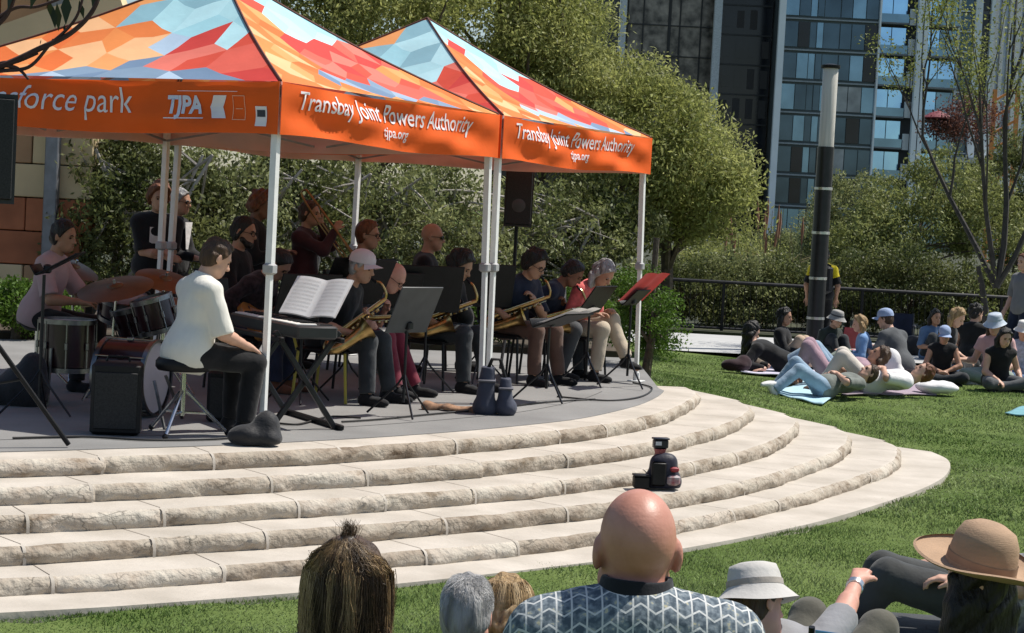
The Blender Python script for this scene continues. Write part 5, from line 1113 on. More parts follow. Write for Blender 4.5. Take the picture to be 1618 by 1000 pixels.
for sx, z in ((.235, .018), (-.235, .018), (.21, .585), (-.21, .585)): mb = MB(); mb.box((sx, .57, z), (.035, 1.0, .035), bev=.006); mb.build('foot_bar' if z < .1 else 'arm_bar', BLACK, xs_)
sc = thing('score_book', 'large open white score standing on the keyboard', 'score', kb.matrix_basis @ Vector((.06, .30, KZ + .080)), R(60)); sc.scale = (.86, .86, .84); Msc = Euler((0, R(38), 0)).to_matrix()
mb = MB()
for sg in (1, -1):
    mb.grid(lambda u, v, sg=sg: Msc @ Vector((.03 * math.sin(u * PI) * -.6 + .035 * u * -1, sg * u * .26, .36 * v)), 8, 4)
mb.build('pages', PAPER, sc); mb = MB()
for sg in (1, -1): mb.grid(lambda u, v, sg=sg: Msc @ Vector((.012 + .03 * math.sin(u * PI) * -.6 + .035 * u * -1, sg * u * .265, -.004 + .368 * v)), 6, 2)
mb.build('cover', M('pale_cover', (.6, .57, .56), .7), sc)
ink = MB(); rr = random.Random(4)
for sg in (1, -1):
    for ln in range(9):
        z0 = .04 + ln * .035
        for st in range(3):
            u0 = .12; u1 = .9
            ink.grid(lambda u, v, sg=sg, z0=z0, st=st: Msc @ Vector((-.0025 + .03 * math.sin((.12 + .78 * u) * PI) * -.6 + .035 * (.12 + .78 * u) * -1, sg * (.12 + .78 * u) * .26, z0 + st * .006 + v * .0012)), 6, 1)
ink.build('staff_lines', M('grey_ink', (.25, .25, .27), .9), sc, smooth=0)
# piano stool
st_ = thing('piano_stool', 'round black stool on chrome legs under the keyboard player', 'stool', (P_['piano']['t'].location.x - .02, P_['piano']['t'].location.y, DZ))
mb = MB(); mb.lathe([(.0, .40), (.16, .40), (.175, .42), (.175, .455), (.16, .475), (0, .48)], n=28); mb.build('seat', BLACK, st_)
mb = MB(); mb.tube([(0, 0, .12), (0, 0, .40)], .017, 10); mb.build('column', CHROME, st_)
for k in range(3):
    an = 2 * PI * k / 3 + .35; e = Vector((math.cos(an), math.sin(an), 0)); mb = MB(); mb.tube([e * .02 + Vector((0, 0, .27)), e * .28 + Vector((0, 0, .02))], .012, 8); mb.tube([e * .015 + Vector((0, 0, .14)), e * .17 + Vector((0, 0, .135))], .008, 6); lg = mb.build('leg', CHROME, st_)
    mb = MB(); mb.ball(e * .285 + Vector((0, 0, .018)), .02, 8); mb.build('rubber_foot', BLACK, lg)
# ---------------------------------------------------------------- drum kit
DRUM = M('wine_drum_shell', (.022, .004, .006), .3, var=.3, coat=.25); HEADM = M('coated_drum_head', (.58, .53, .55), .6, var=.05); BRZ = M('bronze_cymbal', (.17, .12, .07), .42, 1, var=.3, vs=5)
def drum(name, label, c, r, dp, ax, legs=(), group='drums of the kit', headtop=HEADM):
    """c centre of the lower end, ax its axis"""
    base = Vector((c[0], c[1], DZ)); t = thing(name, label, 'drum', base, 0, group); Mx = Vector(ax).normalized().to_track_quat('Z', 'Y').to_matrix(); c = Vector(c) - base
    mb = MB(); mb.lathe([(r, .02), (r, dp - .02)], c, Mx, 32, False); sh_ = mb.build('shell', DRUM, t)
    for z, nm in ((.0, 'lower_head'), (dp, 'head')): mb = MB(); mb.lathe([(r * .985, z - .004 if z else 0), (r * .6, z + (.001 if z else -.001)), (0, z + (.001 if z else -.001))], c, Mx, 32, False); mb.build(nm, headtop, t)
    for z in (.0, dp): mb = MB(); mb.lathe([(r + .002, z - .02), (r + .012, z - .018), (r + .012, z + .014), (r - .002, z + .016)], c, Mx, 32, False); mb.build('hoop', DKCHROME, t)
    for k in range(8):
        an = 2 * PI * k / 8 + .2; e = Mx @ Vector((math.cos(an) * (r + .012), math.sin(an) * (r + .012), 0)); z = Mx @ Vector((0, 0, 1)); mb = MB(); mb.tube([c + e + z * .0, c + e + z * dp], .005, 6); mb.box(c + e + z * dp * .5, (.02, .02, .05), Mx, bev=.004); mb.build('lug', DKCHROME, t)
    for p in legs: mb = MB(); mb.tube([Vector(p[0]) - base, Vector((p[1][0], p[1][1], DZ)) - base], .011, 8); mb.build('leg', DKCHROME, t)
    return t
p = spot(104, 582, 13.4); drum('floor_tom', 'dark red floor tom on chrome legs at the left of the kit', p, .185, .33, (0, 0, 1), [((p.x + .2 * math.cos(a_), p.y + .2 * math.sin(a_), p.z + .15), (p.x + .22 * math.cos(a_), p.y + .22 * math.sin(a_))) for a_ in (.4, 2.5, 4.4)])
p = spot(196, 497, 14.0); drum('snare_drum', 'white headed snare drum tilted in front of the drummer', p, .18, .14, (.12, -.35, 1), [((p.x, p.y, p.z), (p.x, p.y)), ((p.x, p.y, p.z - .3), (p.x + .25, p.y + .1)), ((p.x, p.y, p.z - .3), (p.x - .2, p.y - .2))])
p = ground_at(238, 672, DZ) + Vector((0, .15, .29)); drum('bass_drum', 'dark red bass drum lying on its side with a pale front head', p - Vector((.40, -.42, .03)), .24, .34, (.97, -.22, 0), [((p.x + .02, p.y - .2, p.z), (p.x + .12, p.y - .32)), ((p.x + .02, p.y + .2, p.z), (p.x + .12, p.y + .32))])
p = spot(252, 520, 13.6); drum('rack_tom', 'small dark red tom over the bass drum beside the keyboard player', p, .14, .22, (-.30, -.1, 1), [((p.x, p.y, p.z + .05), (p.x - .08, p.y + .12))])
p = spot(216, 528, 13.8); drum('rack_tom', 'small dark tom between snare and bass drum', p, .125, .20, (-.30, -.2, 1), [((p.x, p.y, p.z + .05), (p.x + .02, p.y + .1))])
def cymbal(label, px, py, Y, r, ax, basepx=None):
    p = spot(px, py, Y); b = Vector((p.x + (basepx or 0), p.y, DZ)); t = thing('cymbal', label, 'cymbal', b, 0, 'cymbals of the kit'); Mx = Vector(ax).normalized().to_track_quat('Z', 'Y').to_matrix(); c = p - b
    mb = MB(); mb.lathe([(r, -.02), (r * .6, -.004), (r * .22, .004), (r * .18, .016), (.0, .026), (.0, .022), (r * .2, .0), (r * .6, -.008)], c, Mx, 36, False); mb.build('disc', BRZ, t)
    mb = MB(); mb.tube([c + Mx @ Vector((0, 0, .05)), c - Mx @ Vector((0, 0, .06)), (0, 0, c.z * .62), (0, 0, .12)], .010, 8); mb.build('stand_pole', CHROME, t)
    for k in range(3): an = 2 * PI * k / 3 + px; mb = MB(); mb.tube([(0, 0, .34), (math.cos(an) * .24, math.sin(an) * .24, .012)], .009, 6); mb.build('leg', CHROME, t)
cymbal('large bronze ride cymbal in front of the drummer', 182, 452, 13.7, .27, (-.15, -.32, 1)); cymbal('bronze crash cymbal overlapping the rear canopy leg', 262, 440, 14.2, .22, (.25, -.3, 1)); cymbal('lower bronze cymbal beside the cream shirted keyboard player', 258, 470, 13.9, .18, (.05, -.12, 1)); cymbal('bronze cymbal close to the elbow of the drummer', 118, 420, 14.8, .20, (.45, -.2, 1))
for sg, k in ((1, 'L'), (-1, 'R')):
    i_ = P_['drum']; el, wr_, d, n, cu = i_['arms'][sg]; a0 = world(i_, wr_ + unit(d) * .07 + A3((0, 0, -.02))); o = thing('drumstick', 'wooden drumstick in the %s hand of the drummer' % ('left' if sg > 0 else 'right'), 'drumstick', a0); dd = (i_['mw'].to_3x3() @ Vector((.9, -sg * .25, .18))).normalized()
    mb = MB(); mb.tube([-dd * .08, dd * .26, dd * .30], [.008, .006, .004], 6); mb.ball(dd * .305, .008, 6); mb.build('shaft', M('maple_wood', (.5, .36, .2), .5), o)
th = thing('drum_throne', 'black round drum throne under the drummer', 'stool', P_['drum']['t'].location); mb = MB(); mb.lathe([(0, .45), (.15, .46), (.16, .49), (.15, .52), (0, .525)], n=20); mb.build('seat', BLACK, th)
mb = MB(); mb.tube([(0, 0, .1), (0, 0, .46)], .018, 8); mb.build('column', CHROME, th)
for k in range(3): an = 2 * PI * k / 3; mb = MB(); mb.tube([(0, 0, .26), (math.cos(an) * .25, math.sin(an) * .25, .012)], .011, 6); mb.build('leg', CHROME, th)
# ---------------------------------------------------------------- amplifiers, speakers, bags, cables
def box_thing(name, label, cat, loc, size, rz, mt=BLACK, grille=None, bev=.02):
    t = thing(name, label, cat, loc, rz); mb = MB(); mb.box((0, 0, size[2] / 2), size, bev=bev); mb.build('case', mt, t)
    if grille: mb = MB(); mb.box((0, -size[1] / 2 - .004, size[2] * .48), (size[0] * .84, .012, size[2] * .78), bev=.004); mb.build('grille', grille, t)
    mb = MB(); mb.tube([(-.07, 0, size[2] + .0), (-.06, 0, size[2] + .03), (.06, 0, size[2] + .03), (.07, 0, size[2])], .008, 6); mb.build('handle', BLACK, t); return t
GRI = M('black_grille', (.018, .018, .019), .6, .3, var=.5, vs=120)
box_thing('amplifier', 'black amplifier box on the stage floor in front of the drums', 'amplifier', GS_(176, 688, DZ) + Vector((0, .12, 0)), (.30, .24, .44), R(8), BLACK, GRI)
box_thing('amplifier', 'black amplifier box behind the legs of the keyboard player', 'amplifier', GS_(352, 668, DZ) + Vector((0, .1, 0)), (.24, .2, .34), R(5), BLACK, GRI)
def pa(name, label, base, zb_, size, rz, legs):
    t = thing(name, label, 'loudspeaker', base, rz); w2, d2, h2 = size; mb = MB()
    pl = [(-w2 / 2, -d2 / 2), (w2 / 2, -d2 / 2), (w2 * .34, d2 / 2), (-w2 * .34, d2 / 2)]; mb.prism(pl, zb_, zb_ + h2); mb.build('cabinet', M('rough_black_plastic', (.014, .014, .016), .5, var=.3, bump=.3, bs=160), t, smooth=20)
    mb = MB(); mb.box((0, -d2 / 2 - .005, zb_ + h2 / 2), (w2 * .9, .014, h2 * .92), bev=.006); mb.build('grille', GRI, t)
    mb = MB(); mb.lathe([(.0, .0), (.045, .008), (.075, .014), (.078, .02)], (0, -d2 / 2 - .024, zb_ + h2 * .36), Euler((R(-90), 0, 0)).to_matrix(), 20); mb.build('woofer', M('grey_cone', (.05, .05, .055), .5), t)
    for sg in (1, -1): mb = MB(); mb.box((sg * w2 * .44, 0, zb_ + h2 * .5), (.02, .1, .14), bev=.006); mb.build('handle', BLACK, t)
    mb = MB(); mb.tube([(0, 0, .25), (0, 0, zb_)], .018, 8); mb.build('pole', BLACK, t)
    for an in legs: e = Vector((math.cos(an), math.sin(an), 0)); mb = MB(); mb.tube([e * .03 + Vector((0, 0, .72)), e * .56 + Vector((0, 0, .015))], .015, 8); mb.tube([Vector((0, 0, .34)), e * .28 + Vector((0, 0, .39))], .009, 6); lg = mb.build('leg', BLACK, t)
    return t
sb = spot(7, 322, 10.75); pa('loudspeaker', 'black loudspeaker on a tripod cut off by the left edge', (sb.x - .17, 10.85, DZ), sb.z - DZ, (.34, .34, .60), R(22), (.1, 2.2, 4.3))
sb = spot(816, 358, 18.6); pa('loudspeaker', 'black loudspeaker on a pole behind the middle canopy legs', (sb.x, 18.7, DZ), sb.z - DZ, (.27, .28, .56), R(4), (.3, 2.4, 4.5))
C_BAG = cloth('black_nylon', (.022, .022, .024), rough=.6, bump=.3, bs=40)
def lump(name, label, cat, loc, els, mt, h=.012, cones=(), cutz=True, wr=.006, group=None):
    v = Vol()
    for c, r in els: v.ell(c, r, None, .04)
    for c in cones: v.cone(*c)
    if cutz: v.cut((0, 0, 0), (0, 0, -1))
    V, Q = v.mesh(h, wrinkle=wr, wf=20, seed=len(label)); o = np_mesh(name, V, Q, mt); o.location = loc; tag(o, label, cat, group); return o
lump('sandbag', 'rounded black sandbag at the foot of the nearest canopy leg', 'sandbag', GS_(402, 702, DZ), [((-.03, 0, .05), (.13, .10, .07)), ((.06, .03, .09), (.09, .08, .11)), ((.1, 0, .04), (.07, .08, .05))], C_BAG, .010)
t = thing('sandbag', 'upright slate blue saddle bag strapped round the middle canopy legs', 'sandbag', GS_(782, 654, DZ)); SLN = cloth('slate_nylon', (.045, .05, .075), rough=.6)
for x_, w_, hh in ((-.075, .075, .34), (.075, .062, .27)):
    v = Vol(); v.cone((x_, -.03, .06), (x_ * .85, -.02, hh), w_, w_ * .62, .03); v.cone((x_, .05, .06), (x_ * .85, .03, hh), w_, w_ * .6, .03); v.cone((x_ - .02, 0, .05), (x_ + .02, 0, .05), w_, w_, .03); v.cut((0, 0, 0), (0, 0, -1)); v.cut((0, 0, hh), (0, 0, 1)); vol_obj(v, 'pouch', SLN, t, .009, wrinkle=.005, wf=24, seed=int(hh * 100))
    mb = MB(); mb.box((x_ * .95, -.01, hh * .72), (w_ * 1.75, w_ * 2.2, .018), bev=.006); mb.build('seam_band', M('grey_webbing', (.10, .10, .12), .7), t)
mb = MB(); mb.tube([(-.065, 0, .33), (-.04, -.02, .40), (.02, -.02, .40), (.06, 0, .27)], .014, 6); mb.build('strap', BLACK, t)
lump('bag', 'black soft bag lying on the stage floor left of the floor tom', 'bag', GS_(38, 640, DZ), [((0, 0, .12), (.17, .14, .16)), ((.05, 0, .24), (.1, .1, .12)), ((-.14, 0, .08), (.14, .1, .1))], C_BAG, .014)
lump('cloth_heap', 'small heap of brown cloth on the stage floor by the middle canopy legs', 'cloth', GS_(700, 648, DZ), [((-.10, 0, .02), (.06, .05, .045)), ((-.03, .03, .02), (.07, .05, .035)), ((.05, -.02, .015), (.06, .06, .04)), ((.12, .02, .01), (.08, .05, .025)), ((.2, 0, .01), (.05, .04, .03))], cloth('tan_rag', (.26, .15, .09), var=.6, vs=20), .008, wr=.012)
CAB = M('black_cable', (.012, .012, .012), .5)
for lb, pts in (('black cable running along the front of the stage floor', [(20, 694), (130, 692), (230, 697), (330, 696), (380, 692)]), ('black cable curling in front of the white cap saxophonist', [(540, 668), (600, 664), (680, 656), (770, 648), (860, 637), (940, 632)]), ('black cable looping near the foot of the farthest canopy leg', [(880, 628), (960, 634), (1012, 628), (1030, 614), (1000, 606)]), ('black cable trailing under the keyboard', [(420, 668), (470, 672), (520, 660), (570, 662)])):
    P = [GS_(x, y, DZ) + Vector((0, 0, .008)) for x, y in pts]; mb = MB(); mb.tube(spline(P, 8), .007, 6); tag(mb.build('cable', CAB, None), lb, 'cable', 'black cables on the stage floor')
# camera gear on the steps
gb = ground_at(1046, 770, .205)
t = thing('backpack', 'small dark backpack with a red pocket standing on the steps', 'backpack', gb, R(10)); v = Vol(); v.ell((0, 0, .10), (.10, .08, .12), None, .03); v.cone((-.06, 0, .04), (.06, 0, .04), .07, .07, .03); v.cone((-.04, 0, .17), (.04, 0, .17), .05, .05, .03); v.cut((0, 0, 0), (0, 0, -1)); vol_obj(v, 'bag', cloth('navy_black_nylon', (.016, .016, .03), rough=.5), t, .008, wrinkle=.004)
mb = MB(); mb.box((.055, -.075, .06), (.09, .05, .07), bev=.015); mb.build('pocket', M('red_grey_pocket', (.22, .045, .055), .6, var=.8, vs=30, col2=(.35, .34, .35)), t); mb = MB(); mb.box((-.05, -.085, .10), (.10, .03, .16), bev=.012); mb.build('front_panel', BLACK, t)
mb = MB(); mb.box((.06, -.07, .13), (.06, .03, .035), bev=.01); mb.build('red_patch', M('red_patch', (.28, .03, .04), .6), t)
t = thing('camera', 'little camera on a short red mount above the backpack on the steps', 'camera', gb + Vector((-.025, .02, .19)), R(12)); mb = MB(); mb.box((0, 0, .095), (.10, .05, .062), bev=.008); mb.box((0, 0, .13), (.11, .06, .012), bev=.003); mb.build('body', M('navy_plastic', (.015, .014, .028), .3), t)
mb = MB(); mb.box((-.02, -.027, .10), (.04, .006, .025)); mb.build('screen', M('pale_screen', (.55, .55, .6), .2), t); mb = MB(); mb.lathe([(.05, .0), (.038, .01), (.034, .035), (.042, .062)], n=16); mb.build('mount', M('red_mount', (.25, .05, .055), .5), t)
t = thing('case', 'low black case beside the backpack on the steps', 'case', ground_at(1012, 771, .205), R(6)); mb = MB(); mb.box((0, 0, .04), (.10, .09, .08), bev=.008); mb.build('box', BLACK, t); mb = MB(); mb.box((0, 0, .085), (.108, .095, .012), bev=.003); mb.build('lid', BLACK, t)
# ---------------------------------------------------------------- people on the lawn
LZ = lambda x, y: lawn_z(x, y) + .004
C_JEANS = cloth('pale_blue_denim', (.26, .36, .46), var=.15); C_DENIM = cloth('blue_denim', (.10, .17, .29), var=.2); C_TEE = cloth('slate_grey_cotton', (.075, .08, .085), var=.12); C_GREEN = cloth('dark_green_cotton', (.025, .035, .028), var=.3)
C_LILAC = cloth('grey_pink_linen', (.36, .24, .28), var=.14); C_SKY = cloth('sky_blue_cotton', (.17, .30, .52), var=.15); C_PEACH = cloth('pale_pink_cotton', (.55, .33, .32), var=.12); C_PINK = cloth('bright_pink_cotton', (.70, .14, .24), var=.1)
C_SAGE = cloth('sage_twill', (.25, .30, .25), var=.15); CAPB = cloth('pale_blue_cap', (.30, .38, .55), var=.1); CAPW = cloth('white_hat_canvas', (.66, .64, .60), var=.08)
GL = 'people sitting on the lawn'
CROSS = dict(lL=dict(a=(.30, -.10, .06), pole=(.4, 1.0, .15), toe=(.5, -1, 0)), lR=dict(a=(.26, .12, .06), pole=(.4, -1.0, .15), toe=(.5, 1, 0)))
def knees(x=.52, w_=.11, z=.085): return dict(lL=dict(a=(x, w_, z), pole=(.3, .1, 1)), lR=dict(a=(x - .05, -w_, z), pole=(.3, -.1, 1)))
FLAT = dict(lL=dict(a=(.80, .14, .10), pole=(0, 0, 1), toe=(.6, .2, .9)), lR=dict(a=(.80, -.12, .10), pole=(0, 0, 1), toe=(.6, -.2, .9)))
def rest(zp=.13): return dict(aL=dict(h=(.32, .16, .30)), aR=dict(h=(.32, -.16, .30)))
def bel(): return dict(aL=dict(h=(-.17, .07, .30), pole=(0, 1, -.3)), aR=dict(h=(-.15, -.09, .30), pole=(0, -1, -.3)))
def prop(): return dict(aL=dict(h=(-.26, .30, .08), d=(-.6, .4, -.1), curl=10), aR=dict(h=(-.26, -.30, .08), d=(-.6, -.4, -.1), curl=10))
Lh = .0115
P_['l1'] = person('woman with black hair and black top sitting with raised tan knees nearest the stage', LZ, -20, zp=.12, lean=-6, head=(6, 0, 0), at=(1240, 503, 25.6), skin_='tan', hair=('long', 'black'), top=C_BLACK, sleeve=1, pants=cloth('tan_leggings', (.50, .37, .26), var=.1), shoes=C_BLACK, group=GL, h=Lh, **knees(.50), **rest(), s=.90)
P_['l1b'] = person('person in pale blue jeans and white top lying propped beside the woman in black', LZ, -12, zp=.13, lean=-62, head=(20, 30, 0), at=(1186, 562, 25.0), skin_='light', hair=('long', 'black'), top=C_BLACK, sleeve=1, pants=C_JEANS, shoes=C_WHITE, group=GL, h=Lh, lL=dict(a=(.66, .16, .09), pole=(.1, .2, 1), toe=(.6, .2, .8)), lR=dict(a=(.62, -.12, .09), pole=(.2, -.1, 1)), **prop())
P_['l2'] = person('person in a grey bucket hat and dark green top sitting beside the lamp post', LZ, -50, zp=.13, lean=16, head=(18, 0, 0), at=(1322, 508, 26.6), skin_='light', hair=('short', 'brown'), hat=('bucket', cloth('grey_bucket', (.30, .29, .27)), C_GREY), top=C_GREEN, sleeve=1, pants=C_CHAR, shoes=C_GREY, group=GL, h=Lh, **knees(.48), **rest(), s=.86)
P_['l3'] = person("woman with blond hair and sky blue shirt sitting right of the grey bucket hat", LZ, 168, zp=.13, lean=12, head=(8, 10, 0), at=(1357, 516, 25.6), skin_='light', hair=('long', 'blond'), top=C_SKY, sleeve=1, pants=C_SAGE, shoes=C_WHITE, group=GL, h=Lh, lL=dict(a=(.78, .05, .09), pole=(0, 0, 1)), lR=dict(a=(.74, -.12, .09), pole=(.1, 0, 1)), **rest(), s=.84)
P_['l4'] = person("man in slate grey T-shirt and pale blue cap sitting, back to the camera", LZ, 128, zp=.13, lean=20, lean2=26, head=(14, 20, 0), at=(1399, 497, 25.6), skin_='light', hair=('short', 'brown'), hat=('cap', CAPB), top=C_TEE, sleeve=.75, pants=C_CHAR, shoes=C_GREY, group=GL, h=Lh, bk=1.12, **CROSS, aL=dict(h=(.40, .25, .34)), aR=dict(h=(.42, -.1, .34)))
P_['l5'] = person("brown haired woman in grey pink dress lying back with raised knees", LZ, 172, zp=.13, lean=-72, head=(-40, 10, 0), at=(1388, 578, 23.2), skin_='tan', hair=('long', 'brown'), top=C_LILAC, sleeve=.4, pants=C_LILAC, shoes=None, group=GL, h=Lh, **knees(.40, .10), **bel())
P_['l6'] = person('person in blue jeans and white shoes lying at the front of the lawn group', LZ, 198, zp=.13, lean=-80, head=(-50, 0, 0), at=(1372, 596, 22.2), skin_='light', hair=('short', 'brown'), top=cloth('muted_grey_green', (.17, .185, .165), var=.2), sleeve=.9, pants=C_JEANS, shoes=C_WHITE, group=GL, h=Lh, lL=dict(a=(.70, .10, .09), pole=(0, 0, 1), toe=(.5, 0, .9)), lR=dict(a=(.58, -.14, .09), pole=(.1, 0, 1), toe=(.6, 0, .8)), **bel(), s=.92)
P_['l7'] = person('person in white clothes lying on their side beside the white pillow', LZ, 176, zp=.14, lean=-84, head=(-50, 10, 0), at=(1458, 600, 22.6), skin_='light', hair=('short', 'auburn'), top=C_WHITE, sleeve=.9, pants=cloth('off_white_linen', (.55, .50, .44), var=.1), shoes=C_BROWN, group=GL, h=Lh, **knees(.55, .09), **bel())
P_['l8'] = person('woman in black tank top and pale blue cap sitting cross legged facing the camera', LZ, -96, zp=.13, lean=12, head=(24, 0, 0), at=(1492, 538, 24.6), skin_='tan', hair=('tail', 'black'), hat=('cap', CAPB), top=C_BLACK, sleeve=0, pants=C_CHAR, shoes=C_BLACK, group=GL, h=Lh, **CROSS, aL=dict(h=(.28, .05, .20), n=(-.3, -1, 0), pole=(-.2, 1, -.2)), aR=dict(h=(.28, -.05, .20), n=(-.3, 1, 0), pole=(-.2, -1, -.2)), s=.82)
P_['l9'] = person('dark haired woman in a blue top sitting at the back of the right group', LZ, -70, zp=.14, lean=6, head=(6, 0, 0), at=(1478, 507, 28.4), skin_='tan', hair=('long', 'black'), top=C_DENIM, sleeve=.8, pants=C_CHAR, shoes=C_BLACK, group=GL, h=Lh, **knees(.5), **rest(), s=.85)
P_['l10'] = person('blond woman in a black top looking down in the right group', LZ, -35, zp=.14, lean=14, head=(30, 0, 0), at=(1513, 500, 26.6), skin_='light', hair=('long', 'blond'), top=C_BLACK, sleeve=0, pants=C_BLACK, shoes=C_BLACK, group=GL, h=Lh, **CROSS, aL=dict(h=(.30, .2, .2)), aR=dict(h=(.34, -.2, .12)))
P_['l11'] = person('dark haired person with bare shoulders at the back beside the pale blue hat', LZ, 70, zp=.14, lean=10, head=(4, -40, 0), at=(1543, 496, 28.0), skin_='light', hair=('bun', 'black'), top=C_BLACK, sleeve=0, pants=C_BLACK, shoes=C_BLACK, group=GL, h=Lh, **knees(.5), **rest())
P_['l12'] = person('woman in a pale pink top and silvery blue sun hat reaching to the left', LZ, -125, zp=.13, lean=8, head=(20, 0, 0), at=(1572, 513, 25.0), skin_='light', hair=('long', 'brown'), hat=('bucket', cloth('silver_blue_hat', (.42, .48, .55), rough=.5)), top=C_PEACH, sleeve=.35, pants=C_SAGE, shoes=C_WHITE, group=GL, h=Lh, **CROSS, aL=dict(h=(.30, .22, .2)), aR=dict(h=(.30, -.38, .30), pole=(0, -.4, -1)))
P_['l13'] = person('black haired woman in black tank top and grey trousers sitting before the pink top', LZ, -80, zp=.13, lean=16, head=(20, 0, 0), at=(1588, 536, 24.0), skin_='light', hair=('long', 'black'), top=C_BLACK, sleeve=0, pants=C_TEE, shoes=C_BLACK, group=GL, h=Lh, **CROSS, aL=dict(h=(.28, .26, .16)), aR=dict(h=(.34, -.12, .16)), s=.88)
P_['l14'] = person("person in white bucket hat and striped blue top at the lawn's right edge", LZ, -100, zp=.13, lean=10, head=(16, 0, 0), at=(1618, 524, 25.4), skin_='light', hair=('short', 'brown'), hat=('bucket', CAPW), top=cloth('pale_blue_stripe', (.40, .45, .56), vs=20, var=.35), sleeve=.8, pants=C_DENIM, shoes=C_WHITE, group=GL, h=Lh, **CROSS, **rest(), s=.9)
STD = dict(lL=dict(a=(.0, .11, .085), pole=(1, 0, 0)), lR=dict(a=(.06, -.11, .085), pole=(1, 0, 0)))
P_['s1'] = person('standing man in grey T-shirt at the right edge beyond the lawn group', LZ, -150, zp=.90, lean=0, head=(4, 0, 0), at=(1619, 398, 27.6), skin_='light', hair=('short', 'auburn'), top=cloth('mid_grey_cotton', (.16, .16, .17), var=.1), sleeve=.75, pants=C_NAVY, shoes=C_BLACK, group=GL, h=Lh, **STD, aL=dict(h=(.05, .26, .84)), aR=dict(h=(.12, -.24, .86)))
P_['s2'] = person('person standing behind the lamp post with yellow shoulders and a black backpack', (0, 0, 0), 80, zp=.90, lean=2, head=(4, 0, 0), skin_='tan', hair=('short', 'black'), top=C_BLACK, sleeve=.7, pants=C_BLACK, shoes=C_BLACK, group=GL, h=Lh, s=.9, **STD, aL=dict(h=(.1, .24, .84)), aR=dict(h=(.1, -.24, .84)))
i_ = P_['s2']; v = Vol()
for sd_ in (1, -1): v.cone(i_['nb'] + A3((0, sd_ * .05, -.03)), i_['sh'][sd_], .078, .078, .03); v.cone(i_['sh'][sd_], i_['sh'][sd_] + (i_['arms'][sd_][0] - i_['sh'][sd_]) * .5, .074, .074, .03, 1)
vol_obj(v, 'yellow_yoke', cloth('signal_yellow', (.72, .56, .02), var=.06), i_['t'], .012)
q = spot(1301, 420, 29.6); P_['s2']['t'].location = (q.x, 29.6, .14)
mb = MB(); mb.box((-.19, 0, 1.16), (.16, .34, .48), bev=.05); mb.build('backpack', C_BAG, P_['s2']['t'])
def blanket(label, corners, mt, group='blankets on the lawn', name='blanket'):
    c = [ground_at(x, y, .085) for x, y in corners]; m_ = sum(c, Vector()) / 4; m_.z = lawn_z(m_.x, m_.y); mb = MB(); sd_ = len(label)
    def f(u, v):
        p = c[0].lerp(c[1], u).lerp(c[3].lerp(c[2], u), v); z = lawn_z(p.x, p.y) + .030 + .012 * math.sin(u * 9 + sd_) * math.sin(v * 7 + u * 4); return (p.x - m_.x, p.y - m_.y, z - m_.z)
    mb.grid(f, 22, 14); o = mb.build(name, mt, None, smooth=80, loc=m_); sm = o.modifiers.new('thickness', 'SOLIDIFY'); sm.thickness = .012; sm.offset = -1; return tag(o, label, 'blanket', group)
blanket('pale lilac blanket under the person in pale blue jeans', [(1170, 592), (1312, 600), (1320, 574), (1200, 566)], cloth('lilac_blanket', (.58, .55, .66), var=.06))
blanket('light blue towel at the front left of the lawn group', [(1222, 622), (1300, 634), (1345, 606), (1270, 602)], cloth('aqua_towel', (.42, .62, .70), var=.06)); blanket('grey pink blanket under the woman in the grey pink dress', [(1330, 622), (1480, 622), (1470, 594), (1340, 596)], cloth('mauve_blanket', (.34, .27, .32), var=.1))
blanket('pale green blanket under the group at the right', [(1450, 606), (1620, 604), (1610, 578), (1460, 582)], cloth('sage_blanket', (.36, .42, .37), var=.15)); blanket('corner of a teal blanket at the right edge of the lawn', [(1588, 647), (1690, 660), (1700, 640), (1620, 638)], cloth('teal_blanket', (.16, .36, .40), var=.1))
blanket('cream patterned cloth beside the woman in grey trousers', [(1576, 604), (1640, 604), (1640, 592), (1590, 592)], cloth('cream_cloth', (.62, .54, .47), var=.15, vs=20))
def onlawn(px, py): q = ground_at(px, py, .085); q.z = lawn_z(q.x, q.y) + .03; return q
lump('pillow', "white pillow on the grass in front of the woman in black tank top", 'pillow', onlawn(1480, 621), [((0, 0, .07), (.26, .17, .08))], C_WHITE, .012); lump('hat', 'white cloth sun hat lying upright beside the brown haired woman', 'hat', onlawn(1414, 603) + Vector((0, .35, .02)), [((0, 0, .17), (.13, .12, .20)), ((.07, 0, .06), (.12, .12, .10))], C_WHITE, .012)
lump('bag', 'dark red and black bag at the left end of the lilac blanket', 'bag', onlawn(1160, 590), [((0, 0, .07), (.17, .11, .08)), ((.12, .05, .10), (.1, .09, .10))], cloth('black_plum_nylon', (.03, .012, .016)), .012); lump('bag', 'crumpled grey brown jacket on the lilac blanket behind the dark red bag', 'jacket', onlawn(1186, 583), [((0, 0, .07), (.16, .12, .09)), ((.12, 0, .04), (.12, .1, .06))], cloth('taupe_cotton', (.17, .14, .11), var=.4), .012)
lump('bag', 'small white and red snack bag on the lilac blanket', 'bag', onlawn(1283, 574), [((0, 0, .05), (.10, .06, .06))], M('white_red_pack', (.62, .58, .55), .5, vs=10, col2=(.5, .08, .06)), .010)
lump('bag', 'black tote bag between the grey T-shirt man and the right group', 'bag', onlawn(1445, 566), [((0, 0, .15), (.26, .14, .18)), ((.1, 0, .22), (.14, .1, .1))], C_BAG, .014); lump('bag', 'dark blue grey bag in front of the black tank top woman', 'bag', onlawn(1508, 602), [((0, 0, .09), (.13, .10, .11))], C_DENIM, .012)
